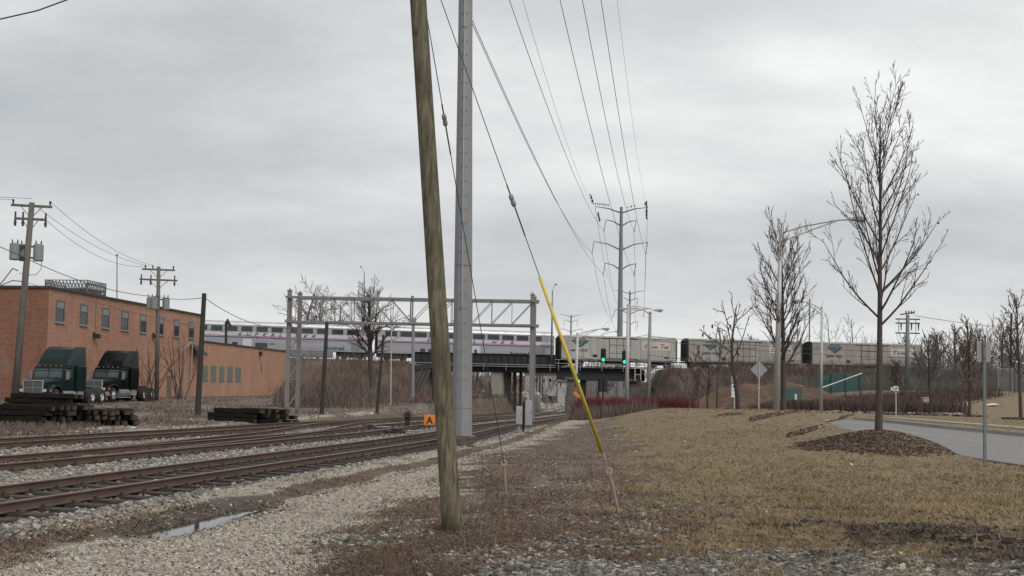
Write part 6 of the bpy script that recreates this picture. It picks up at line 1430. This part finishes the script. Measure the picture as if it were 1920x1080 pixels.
m = MB(); plate(m, pxX(1195), pxX(1196.5), -3.9, 3.3, 5.2, .15); plate(m, pxX(1205.5), pxX(1207), -3.9, 3.3, 5.2, .15); plate(m, pxX(1196.6), pxX(1205.4), -3.9, 5.05, 5.2, .15); plate(m, pxX(1196.6), pxX(1205.4), -3.9, 4.1, 4.2, .15); mk('white_frame', m, 'lampgrey', br)
# raking dark timbers beside the left abutment
m = MB()
for a_, b_ in ((778, 800), (786, 806), (770, 792)): pa_, pb_ = at(a_, 742, 140), at(b_, 694, 146); m.beam(pa_, pb_, .3, .3)
m.beam(at(778, 689, 146), at(812, 686, 147), .5, .6); solo('timber_props', m, 'creo', 'dark raking timbers beside the left end of the railway bridge', 'timber props', at(778, 742, 140))

# ------------------------------------------------------------------ street lamps, signals, signs
LG = 'street lamps with arms'
def lamp(label, px, Y, py_base, top, r0__, r1__, armto, style, mt='lampgrey', group=LG, mty=None, Yh=None):
    b = foot(px, Y) if py_base is None else at(px, py_base, Y); t_ = at(top[0], top[1], Y); root = thing('street_lamp', label, 'street lamp', b, 0, group)
    m = MB(); m.tube([b - Vector((0, 0, .3)), t_], [r0__, r1__], 12); m.ball(t_, r1__ * 1.15, 8); mk('pole', m, mt, root, smooth=True)
    if armto:
        e = at(armto[0], armto[1], Y); dx = e.x - t_.x; m = MB(); k = abs(dx) * .012 + .035
        if style == 'double':
            a0 = t_ - Vector((0, 0, .12)); a1 = t_ - Vector((0, 0, max(.5, abs(dx) * .16)))
            m.tube([a0, a0.lerp(e, .35) + Vector((0, 0, .12)), a0.lerp(e, .8) + Vector((0, 0, .10)), e], k * .7, 6); m.tube([a1, a1.lerp(e, .5) + Vector((0, 0, .12)), a0.lerp(e, .8) + Vector((0, 0, .08))], k * .6, 6)
            for f in (.35, .65): m.tube([a0.lerp(e, f) + Vector((0, 0, .12)), a1.lerp(e, f) + Vector((0, 0, .1))], k * .4, 5)
        else: m.tube([t_ - Vector((0, 0, .15)), t_.lerp(e, .3) + Vector((0, 0, abs(dx) * .10)), t_.lerp(e, .7) + Vector((0, 0, abs(dx) * .09)), e], k * .8, 6)
        mk('arm', m, mt, root)
        s_ = 1 if dx > 0 else -1; hl = .75 if abs(dx) > 1 else .35; m = MB(); c = e
        m.prism([(0, -.05), (0, .08), (.25, .12), (hl * .85, .10), (hl, .02), (hl * .8, -.07), (.3, -.1)], c - Vector((0, .14, 0)), (s_, 0, 0), (0, 0, 1), (0, 1, 0), .28); hd = mk('lamp_head', m, 'boxgrey', root, bevel=.02)
        m = MB(); m.ball(c + Vector((s_ * hl * .6, 0, -.1)), .13, 8, (1.4, .8, .5)); mk('lens', m, 'frosty', hd)
    return root
lamp('thick pale street lamp with a long double arm beside the bushy tree', 1455.5, 50, None, (1464, 432), .165, .085, (1598, 411), 'double')
lamp('slim pale street lamp pole with a small arm between the two bare maples', 1539.5, 73, None, (1541, 578), .12, .07, (1505, 566), 'double')
lamp('street lamp with double arm pointing right, above the right traffic light', 1175, 92, None, (1178, 572), .19, .12, (1228, 582), 'double')
lamp('street lamp with curved arm pointing left over the boxcar end', 1215.5, 96, None, (1219, 587), .21, .13, (1175, 580), 'single', 'polegrey')
lamp('pale street lamp pole just right of the yellow guard', 1078, 100, None, (1083, 626), .18, .12, (1129, 617), 'double')
lamp('distant lamp arm peeking over the first boxcar', 1119, 205, None, (1120, 634), .2, .12, (1152, 622), 'single', 'polegrey')
lamp('lamp with small hooked head above the gap between passenger car and boxcar', 1034, TRY(6) - 3.3, 668, (1036, 546), .17, .10, (1040, 533), 'single', 'polegrey')
lamp('thin lamp with small hooked head above the bank trees', 684, 196, None, (683, 512), .2, .10, (678, 500), 'single', 'polegrey')
lamp('far right lamp pole with tiny head', 1895, 120, None, (1896, 588), .13, .1, (1890, 586), 'single', 'creo')
b = foot(1517, 205); m = MB(); m.tube([b, at(1518, 560, 205)], .14, 6); solo('bare_pole', m, 'polegrey', 'very thin pole above the end of the middle boxcar', 'pole', b)
for px, py, lab in ((1741 + 15, 628, 'dark pole rising out of the twiggy thicket on the right bank'), (1847, 629, 'short dark pole tip right behind the blank sign')):
    b = foot(px, 168); m = MB(); m.tube([b, at(px, py, 168)], .13, 6); solo('bare_pole', m, 'creo', lab, 'pole', b)
# traffic lights on span wires
SG = 'traffic lights hanging over the street'
def signal(label, px, py, Y, lit=True, face=-1, s_=1.0):
    c = at(px, py, Y); r_ = thing('traffic_light', label, 'traffic light', (c.x, c.y, c.z), 0, SG); m = MB()
    m.box((c.x - .17 * s_, Y - .1, c.z - .52 * s_), (c.x + .17 * s_, Y + .18, c.z + .52 * s_)); m.tube([(c.x, Y, c.z + .5), (c.x, Y, c.z + .75)], .05, 6); mk('housing', m, 'black', r_, bevel=.03)
    m = MB(); m.box((c.x - .235 * s_, Y - .09, c.z - .62 * s_), (c.x + .235 * s_, Y - .07, c.z + .62 * s_)); mk('backplate', m, 'black', r_)
    for k, z in enumerate((.35, 0, -.35)):
        m = MB(); n = 12; vs = [];
        for j in range(n // 2 + 1): t_ = math.pi * j / (n // 2); vs += [(c.x + .17 * math.cos(t_), Y - .11, c.z + z + .17 * math.sin(t_)), (c.x + .17 * math.cos(t_), Y - .36, c.z + z + .17 * math.sin(t_))]
        m.add(vs, [(2 * j, 2 * j + 1, 2 * j + 3, 2 * j + 2) for j in range(n // 2)]); mk('visor', m, 'black', r_)
        m = MB(); m.tube([(c.x, Y - .10, c.z + z), (c.x, Y - .13, c.z + z)], .15 if k == 2 else .13, 14); mk('lens', m, 'greenlight' if (k == 2 and lit) else 'glassd', r_)
signal('left green traffic light in front of the first boxcar', 1131, 667, 94); signal('right green traffic light beside the lamp pole', 1171, 671, 94)
SW = 'span wires over the street'
for (x0, y0, x1, y1, lab) in ((1082, 668, 1217, 672, 'upper span wire carrying the traffic lights'), (1081, 673, 1217, 681, 'lower span wire below the traffic lights'), (1217, 666, 1500, 676, 'span wire running right from the curved arm lamp'), (1217, 630, 1760, 660, 'cable crossing in front of the boxcars'), (1217, 637, 1760, 672, 'lower cable crossing in front of the boxcars'), (1090, 629, 1217, 627, 'cable along the boxcar roof')):
    wire(lab, 'span_wire', sag(at(x0, y0, 94.5), at(x1, y1, 96 if x1 < 1300 else 102), .35), .022, 'wire', 'cable', SW)
# crossing signal seen under the bridge
for px, Y, lab in ((1122, 118, 'left dark traffic signal stack under the bridge'), (1130.5, 116, 'right dark traffic signal stack under the bridge')):
    b = foot(px, Y); c = at(px, 722, Y); r_ = thing('traffic_light', lab, 'traffic light', b, 0, SG)
    m = MB(); m.tube([(b.x, Y, b.z), (b.x, Y, c.z + 1.2)], .09, 8); mk('post', m, 'black', r_); m = MB(); m.box((c.x + .12, Y - .2, c.z - .75), (c.x + .5, Y + .2, c.z + .75))
    for k in range(3): m.prism([(0, .14), (.28, .10), (.28, .02), (0, -.02)], (c.x + .45, Y - .18, c.z - .55 + k * .5), (1, 0, 0), (0, 0, 1), (0, 1, 0), .36)
    mk('housing', m, 'black', r_)
c = at(1083, 713, 99.5); r_ = thing('crossing_signal', 'dark signal head with orange arm box on the lamp pole behind the yellow guard', 'signal', (c.x, 99.5, c.z), 0)
m = MB(); m.box((c.x - .25, 99.2, c.z - .6), (c.x + .25, 99.6, c.z + .6)); mk('housing', m, 'black', r_, bevel=.03)
m = MB(); m.tube([(c.x + .05, 99.17, c.z - .1), (c.x + .05, 99.19, c.z - .1)], .15, 12); mk('lens', m, 'greenlight', r_)
m = MB(); m.beam((c.x - .35, 99.3, c.z - 1.1), (c.x + .45, 99.3, c.z - 1.75), .3, .3); mk('arm_box', m, 'orange', r_)
# signs
def sign(name, label, px, Y, shape, size, ztop, backs=True, mt='signback', pmt='greensteel', py_top=None):
    b = foot(px, Y); r_ = thing(name, label, 'road sign', b, 0); w_, h_ = size; zc = b.z + ztop - h_ / 2
    m = MB(); m.box((b.x - .03, Y - .02, b.z - .2), (b.x + .03, Y + .02, b.z + ztop + (.0 if shape != 'rect' else .02))); mk('post', m, pmt, r_)
    m = MB()
    if shape == 'diamond': m.prism([(0, -h_ / 2), (w_ / 2, 0), (0, h_ / 2), (-w_ / 2, 0)], (b.x, Y + .025, zc), (1, 0, 0), (0, 0, 1), (0, 1, 0), .008)
    else:
        q = .035; m.prism([(-w_ / 2 + q, -h_ / 2), (w_ / 2 - q, -h_ / 2), (w_ / 2, -h_ / 2 + q), (w_ / 2, h_ / 2 - q), (w_ / 2 - q, h_ / 2), (-w_ / 2 + q, h_ / 2), (-w_ / 2, h_ / 2 - q), (-w_ / 2, -h_ / 2 + q)], (b.x, Y + (.025 if backs else -.035), zc), (1, 0, 0), (0, 0, 1), (0, 1, 0), .008)
    mk('plate', m, mt, r_, bevel=.004)
    m = MB()
    for z in (zc - h_ * .3, zc + h_ * .3): m.tube([(b.x, Y - .03, z), (b.x, Y - .022, z)], .012, 8)
    mk('bolts', m, 'black', r_); return r_, b, zc
sign('road_sign', 'blank back of a small rectangular road sign on a green grey post beside the road', 1846, 23.6, 'rect', (.31, .46), 2.72)
sign('road_sign', 'blank back of a diamond road sign in front of the mulch pile', 1423, 62, 'diamond', (1.02, 1.02), 2.95, pmt='lampgrey')
r_, b, zc = sign('road_sign', 'white road sign with black arrow on a post with boards, left of the diamond sign', 1377, 60, 'rect', (.34, .75), 1.40, False, 'white', 'lampgrey')
r_.location = b
m = MB(); m.prism([(-.12, -.02), (.02, .05), (0, .09), (.13, .1), (.06, .0), (.04, .03), (-.1, -.05)], (b.x, 59.95, zc + .02), (1, 0, 0), (0, 0, 1), (0, 1, 0), .01); mk('arrow', m, 'black', r_)
m = MB(); m.box((b.x - .1, 59.94, zc + .2), (b.x + .12, 59.955, zc + .28)); m.box((b.x - .12, 59.94, zc - .2), (b.x + .12, 59.955, zc - .19)); mk('lettering', m, 'black', r_)
m = MB(); m.box((b.x - .18, 60.03, b.z + 1.45), (b.x + .14, 60.06, b.z + 1.85)); m.box((b.x - .03, 59.98, b.z + 1.38), (b.x + .03, 60.02, b.z + 1.9)); mk('upper_plate', m, 'signback', r_)
r_, b, zc = sign('road_sign', 'small white regulation sign just right of the big trunk', 1680, 66, 'rect', (.28, .40), 1.85, False, 'white', 'lampgrey')
m = MB(); m.box((b.x - .11, 65.94, zc - .16), (b.x + .11, 65.955, zc - .09)); m.beam((b.x - .1, 65.945, zc - .0), (b.x + .1, 65.945, zc + .14), .03, .03); m.box((b.x - .03, 65.942, zc - .04), (b.x + .02, 65.956, zc + .16)); mk('symbol', m, 'letter', r_)
r_, b, zc = sign('road_sign', 'tiny white sign low in front of the dark hedge', 1673 + 0, 80, 'rect', (.22, .3), 1.9, False, 'white', 'creo')
b = foot(1681, 72.6); m = MB(); m.box((b.x - .07, 72.55, b.z - .1), (b.x + .07, 72.65, b.z + 1.1)); solo('wooden_stake', m, 'log', 'pale wooden stake at the edge of the dark hedge', 'stake', b)
b = foot(1735, 80); m = MB(); m.box((b.x - .22, 79.8, b.z - .1), (b.x + .22, 80.2, b.z + 1.0)); m.box((b.x - .26, 79.76, b.z + 1.0), (b.x + .26, 80.24, b.z + 1.08)); solo('utility_pedestal', m, 'boxgrey', 'pale green grey utility pedestal at the foot of the hedge slope', 'pedestal', b, bevel=.02)
for px in (1803, 1809): b = foot(px, 80); m = MB(); m.box((b.x - .07, 79.95, b.z - .1), (b.x + .07, 80.05, b.z + .62)); m.prism([(-.07, 0), (.07, 0), (0, .08)], (b.x, 79.95, b.z + .62), (1, 0, 0), (0, 0, 1), (0, 1, 0), .1); solo('short_post', m, 'creo', ('left' if px < 1806 else 'right') + ' one of two short dark posts on the lawn by the footpath', 'post', b)
# right hand power pole
b = foot(1700, 118); t_ = at(1702, 590, 118); root = thing('utility_pole', 'grey utility pole with three crossarms beside the end of the train', 'utility pole', b)
m = MB(); m.tube([b, t_], [.26, .19], 12); mk('shaft', m, 'greensteel', root, smooth=True)
for dz, hl in ((.5, 1.35), (.95, 1.35), (2.05, 1.35)): m = MB(); c = t_ - Vector((0, 0, dz)); m.beam(c - Vector((hl, 0, 0)), c + Vector((hl, 0, 0)), .12, .13); mk('crossarm', m, 'black', root)
m = MB()
for k in (-.7, .35, 1.05): m.tube([t_ + Vector((k * 1.1, -.1, -1.0)), t_ + Vector((k * 1.1, -.1, -1.75))], [.09, .05], 7)
for k in (-1, .9): m.beam(t_ + Vector((k, 0, -.5)), t_ + Vector((k, 0, -2.0)), .05, .05)
m.beam(t_ + Vector((-.8, 0, .0)), t_ + Vector((.7, 0, .25)), .14, .14)
for k in (-.2, .1, .4, .7): m.tube([t_ + Vector((k, 0, .1)), t_ + Vector((k, 0, .45))], .06, 6)
mk('switchgear', m, 'black', root)
m = MB()
for k in (-1, 1): m.tube(sag(t_ + Vector((k, 0, -2.0)), t_ + Vector((0, 0, -3.6)), .35), .03, 5)
mk('drop_cables', m, 'wire', root)
wire('thin line running right from the three armed utility pole', 'cable', sag(t_ + Vector((.8, 0, -.1)), at(2100, 622, 135), .6), .03, 'wirepale', group='lines at the right')

# ------------------------------------------------------------------ fences
def fence(label, pts, h, zoff=0.0, step=3.0, mt='chain', mesh=True, cell=.22, wd=.028):
    b = Vector((pts[0][0], pts[0][1], Hs(*pts[0][:2]))); root = thing('chain_link_fence', label, 'fence', b, 0); mm = MB(); rl = MB()
    for (ax_, ay_), (bx_, by_) in zip([p[:2] for p in pts[:-1]], [p[:2] for p in pts[1:]]):
        L = math.hypot(bx_ - ax_, by_ - ay_); n = max(1, int(L / step)); P_ = [Vector((ax_ + (bx_ - ax_) * i / n, ay_ + (by_ - ay_) * i / n, 0)) for i in range(n + 1)]
        for p in P_: p.z = Hs(p.x, p.y) + zoff
        for i, p in enumerate(P_):
            m = MB(); m.tube([p - Vector((0, 0, .2)), p + Vector((0, 0, h + .05))], .045, 6); mk('post', m, mt, root)
            if i < n:
                q = P_[i + 1]; rl.tube([p + Vector((0, 0, h)), q + Vector((0, 0, h))], .032, 5); d_ = (q - p); k = int(d_.length / cell)
                kk = int(h / cell)
                for j in range(-kk, k):
                    for dr in (1, -1):
                        a0, a1 = max(0, j), min(k, j + kk)
                        if a1 <= a0: continue
                        z0_, z1_ = (a0 - j) * cell, (a1 - j) * cell
                        if dr < 0: z0_, z1_ = h - z0_, h - z1_
                        pa_ = p + d_ * (a0 / k) + Vector((0, 0, z0_)); pb_ = p + d_ * (a1 / k) + Vector((0, 0, z1_)); u_ = Vector((wd / 2, 0, 0)); mm.add([tuple(pa_ - u_), tuple(pa_ + u_), tuple(pb_ + u_), tuple(pb_ - u_)], [(0, 1, 2, 3)])
    mk('rails', rl, mt, root)
    if mesh: mk('mesh', mm, mt, root)
    return root
fence('tall green chain link fence running right behind the young trees', [(28.0, 104), (50, 106), (62, 112)], 2.6)
fence('lower green wire fence in front of the mulch pile', [(16.5, 79.5), (23.5, 81.0)], 1.75, cell=.25, step=2.4)
fence('open wire gate panels at the far right end of the lawn', [(47.0, 103), (52.5, 103.5)], 2.4, cell=.25, step=1.3, mt='polegrey')
# green cloth screen and raised gate arm
b0, b1_ = foot(1532, 99), foot(1612, 101)
r_ = thing('green_screen_fence', 'green cloth screen panels with a slanting top rail behind the slim lamp pole', 'fence', b0)
m = MB(); za, zb_ = at(1534, 702, 99).z, at(1612, 701, 101).z; zl = at(1534, 738, 99).z; zr_ = at(1612, 733, 101).z
m.add([(b0.x, 99, zl), (b1_.x, 101, zr_), (b1_.x, 101, zb_), (b0.x, 99, za), (b0.x, 99.05, zl), (b1_.x, 101.05, zr_), (b1_.x, 101.05, zb_), (b0.x, 99.05, za)], [(0, 1, 2, 3), (7, 6, 5, 4), (0, 3, 7, 4), (1, 5, 6, 2), (3, 2, 6, 7)]); mk('cloth', m, 'greenfence', r_)
for f in (0, .33, .66, 1): p = b0.lerp(b1_, f); m = MB(); m.tube([(p.x, 98.9 + 2 * f, Hs(p.x, 99 + 2 * f) - .2), (p.x, 98.9 + 2 * f, za + (zb_ - za) * f + .15)], .06, 6); mk('post', m, 'chain', r_)
m = MB(); m.tube([at(1536, 729, 97.5), at(1616, 700, 99)], .06, 6); mk('slanting_rail', m, 'lampgrey', r_)
b0 = foot(1475, 84); m = MB(); r_ = thing('utility_box', 'green utility box with small white notice behind the bushy tree', 'utility box', b0)
m = MB(); m.box((b0.x - .2, 83.7, b0.z), (b0.x + 1.1, 84.5, b0.z + 1.7)); mk('case', m, 'chain', r_, bevel=.03); m = MB(); m.box((b0.x + .55, 83.67, b0.z + .8), (b0.x + .72, 83.69, b0.z + 1.25)); mk('notice', m, 'white', r_)

# ------------------------------------------------------------------ things seen under the bridge
def house(label, px0, px1, Y, eave_py, ridge_py, mt, wins, depth=9, gable=False):
    a_, b_ = at(px0, 720, Y), at(px1, 720, Y); g_ = Hs((a_.x + b_.x) / 2, Y); ze = at((px0 + px1) / 2, eave_py, Y).z; zr2 = at((px0 + px1) / 2, ridge_py, Y).z
    r_ = thing('house', label, 'building', ((a_.x + b_.x) / 2, Y, g_), 0, 'buildings beyond the bridge'); m = MB(); m.box((a_.x, Y, g_ - .5), (b_.x, Y + depth, ze)); mk('wall', m, mt, r_)
    m = MB(); m.prism([(-.4, ze), (depth + .4, ze), (depth / 2, zr2)], (a_.x - .3, Y, 0), (0, 1, 0), (0, 0, 1), (1, 0, 0), b_.x - a_.x + .6); mk('roof', m, 'roofg', r_)
    for p0_, p1_, q0, q1 in wins:
        c0, c1 = at(p0_, q1, Y), at(p1_, q0, Y); m = MB(); m.box((c0.x, Y - .06, c0.z), (c1.x, Y + .02, c1.z)); f_ = mk('window', m, 'glassd', r_); m = MB(); m.box((c0.x - .12, Y - .1, c0.z - .14), (c1.x + .12, Y - .02, c0.z)); mk('sill', m, 'white', f_)
    return r_
house('pale siding house with small dark windows seen under the bridge', 985, 1046, 262, 701, 690, 'housew', [(1003, 1008, 709, 718), (1019, 1022, 710, 718), (1029, 1034, 710, 717), (1040, 1043, 712, 717)])
house('low white shed right of the pale house under the bridge', 1046, 1066, 235, 715, 709, 'housew', [(1050, 1052, 718, 724)], 6)
house('wide grey warehouse behind the right bridge span', 1091, 1200, 290, 712, 700, 'houseg', [(1140, 1150, 718, 726), (1160, 1168, 718, 726)], 25)
house('small cream garage between the trees left of the bridge pier', 903, 923, 240, 724, 718, 'housew', [(908, 914, 728, 734)], 6)
house('low brown brick house behind the poles under the bridge', 962, 984, 280, 712, 704, 'brick2', [(966, 970, 716, 722)], 8)
# parked car under the bridge
b = foot(888, 205); r_ = thing('parked_car', 'small pale car parked beyond the bridge left of the concrete pier', 'car', b)
m = MB(); m.prism([(-2.1, .35), (2.1, .35), (2.15, .8), (1.2, .95), (.6, 1.42), (-1.2, 1.45), (-1.8, 1.0), (-2.15, .9)], (b.x, 204.2, b.z), (1, 0, 0), (0, 0, 1), (0, 1, 0), 1.7); mk('body', m, 'white', r_, bevel=.08)
m = MB(); m.prism([(-1.5, .98), (.95, .98), (.5, 1.36), (-1.1, 1.38)], (b.x, 204.18, b.z), (1, 0, 0), (0, 0, 1), (0, 1, 0), 1.74); mk('windows', m, 'glassd', r_)
for dx in (-1.3, 1.3):
    m = MB(); m.tube([(b.x + dx, 204.15, b.z + .33), (b.x + dx, 205.95, b.z + .33)], .33, 14); mk('wheel', m, 'tyre', r_)
# dark poles under the bridge
for px, Y, r__ in ((894, 190, .14), (962, 200, .18), (978, 210, .16), (1012, 215, .16), (1006, 225, .1), (1017, 230, .1), (871, 200, .12)):
    b = foot(px, Y); m = MB(); m.tube([b, b + Vector((0, 0, 9.5))], r__, 7); solo('street_pole', m, 'creo', 'dark upright pole seen under the bridge at the ' + {894: 'left of the concrete pier', 962: 'right side of the dark steel columns', 978: 'middle of the opening, thick', 1012: 'left window of the pale house', 1006: 'left corner of the pale house', 1017: 'second window of the pale house', 871: 'far left beside the grey steel pole'}[px], 'pole', b, 'poles beyond the bridge')
m = MB(); b = foot(1008, 168); m.tube([b, b + Vector((0, 0, 2.6))], .5, 8); m.ball(b + Vector((0, 0, 2.6)), .5, 8); solo('white_marker', m, 'lampgrey', 'squat pale marker beside the tracks under the bridge', 'marker', b)
x_ = NR.uniform(2, 12, 500); y_ = NR.uniform(185, 225, 500); k = np.abs(x_ - XF(y_) - 8 + 12) < 20; P_ = P3(x_[k] - 2, y_[k], .1)
stones('white_ballast_heap', P_, NR.uniform(.3, 1.0, len(P_)), M['stones2'], .6)
P_ = clumps(NR.uniform(-22, -4, 60), NR.uniform(185, 230, 60), 24, 1.2); hh = np.repeat(NR.uniform(2.5, 7, 60), 24) * NR.uniform(.4, 1, 1440)
brushmass('undergrowth', P3(P_[0], P_[1]), hh, np.full(1440, .09), M['brush'], .5)

# saplings by the brick wall
for i, (px, Y, h, lab) in enumerate(((281, 84, 5.4, 'leafless shoots left of the transformer pole'), (338, 92, 6.2, 'tall thin leafless shoots against the brick wall by the torn tarp'))):
    b = foot(px, Y); rg = random.Random(30 + i); m = MB(); r_ = thing('bare_shrub', lab, 'shrub', b, 0, 'leafless shrubs by the brick wall')
    for k in range(9):
        d_ = Vector((rg.uniform(-.45, .45), rg.uniform(-.2, .2), 1)); p_, rs_ = limb(m, b + Vector((rg.uniform(-.4, .4), 0, 0)), d_, h * rg.uniform(.5, 1), .05, .015, 6, .07, .0, rg, 4); spray(m, p_, rs_, h * .4, 1, rg, {**SP, 'rmin': .015, 'n': (4, 4)})
    mk('stems', m, 'bark', r_)

# ------------------------------------------------------------------ litter
def litter(label, px, py, s_, mt='litter', sq=(1.3, 1, .55), name='litter'):
    b = gr(px, py); m = MB(); m.ball(b + Vector((0, 0, s_ * .35)), s_, 7, sq); rg = random.Random(int(px)); m.v = [(x + rg.uniform(-1, 1) * s_ * .3, y + rg.uniform(-1, 1) * s_ * .3, z + rg.uniform(-1, 1) * s_ * .22) for x, y, z in m.v]
    solo(name, m, mt, label, 'litter', b, 'bits of litter')
litter('crumpled pale blue plastic bag beside the near rail', 291, 911, .085, 'bluebag', (1.5, 1, .7), 'plastic_bag')
litter('small white scrap between the rails of the near track', 292, 893, .045)
litter('orange scrap between the rails of the near track', 430, 871, .05, 'orangelit', (1.8, 1, .5))
litter('white scrap on the grass left of the mulch mound', 1284, 829, .035); litter('white scrap on the grass in front of the mulch mound', 1596, 872, .03)
litter('white cup lying on the stones at the bottom', 1219, 1043, .022); litter('white scrap on the weeds right of the gravel path', 1182, 806, .035); litter('flat white scrap left of the other on the weeds', 1154, 817, .03, 'litter', (2, 1, .4))
litter('white paper corner at the very bottom of the photo', 968, 1077, .028, 'litter', (1.8, 1, .4)); litter('white sheet lying on the far lawn', 1863, 762, .38, 'litter', (2.3, .8, .12), 'white_sheet')
litter('pale scrap at the foot of the bank', 697, 777, .10); litter('tiny pale scrap on the near left ground', 40, 793, .06); litter('pale scrap in the weeds by the pole pit', 764, 984, .022)
litter('blue and white scrap caught on the right bank', 1801, 693, .32, 'bluebag', (1.6, 1, .5)); litter('beige board leaning on the right bank', 1774, 677, .35, 'boxpanel', (.5, .6, 1.3), 'leaning_board')

# ------------------------------------------------------------------ lettering becomes plain mesh; helper data removed
bpy.context.view_layer.update()
dg = bpy.context.evaluated_depsgraph_get()
for o in [o for o in bpy.data.objects if o.type == 'FONT']:
    me = bpy.data.meshes.new_from_object(o.evaluated_get(dg)); n_ = o.name; p_ = o.parent
    q = bpy.data.objects.new('tmp', me); col.objects.link(q); q.parent = p_; q.location = o.location; q.rotation_euler = o.rotation_euler; q.scale = o.scale
    if not me.materials: me.materials.append(o.data.materials[0])
    bpy.data.objects.remove(o); q.name = n_
for o in bpy.data.objects:
    if '_o' in o: del o['_o']
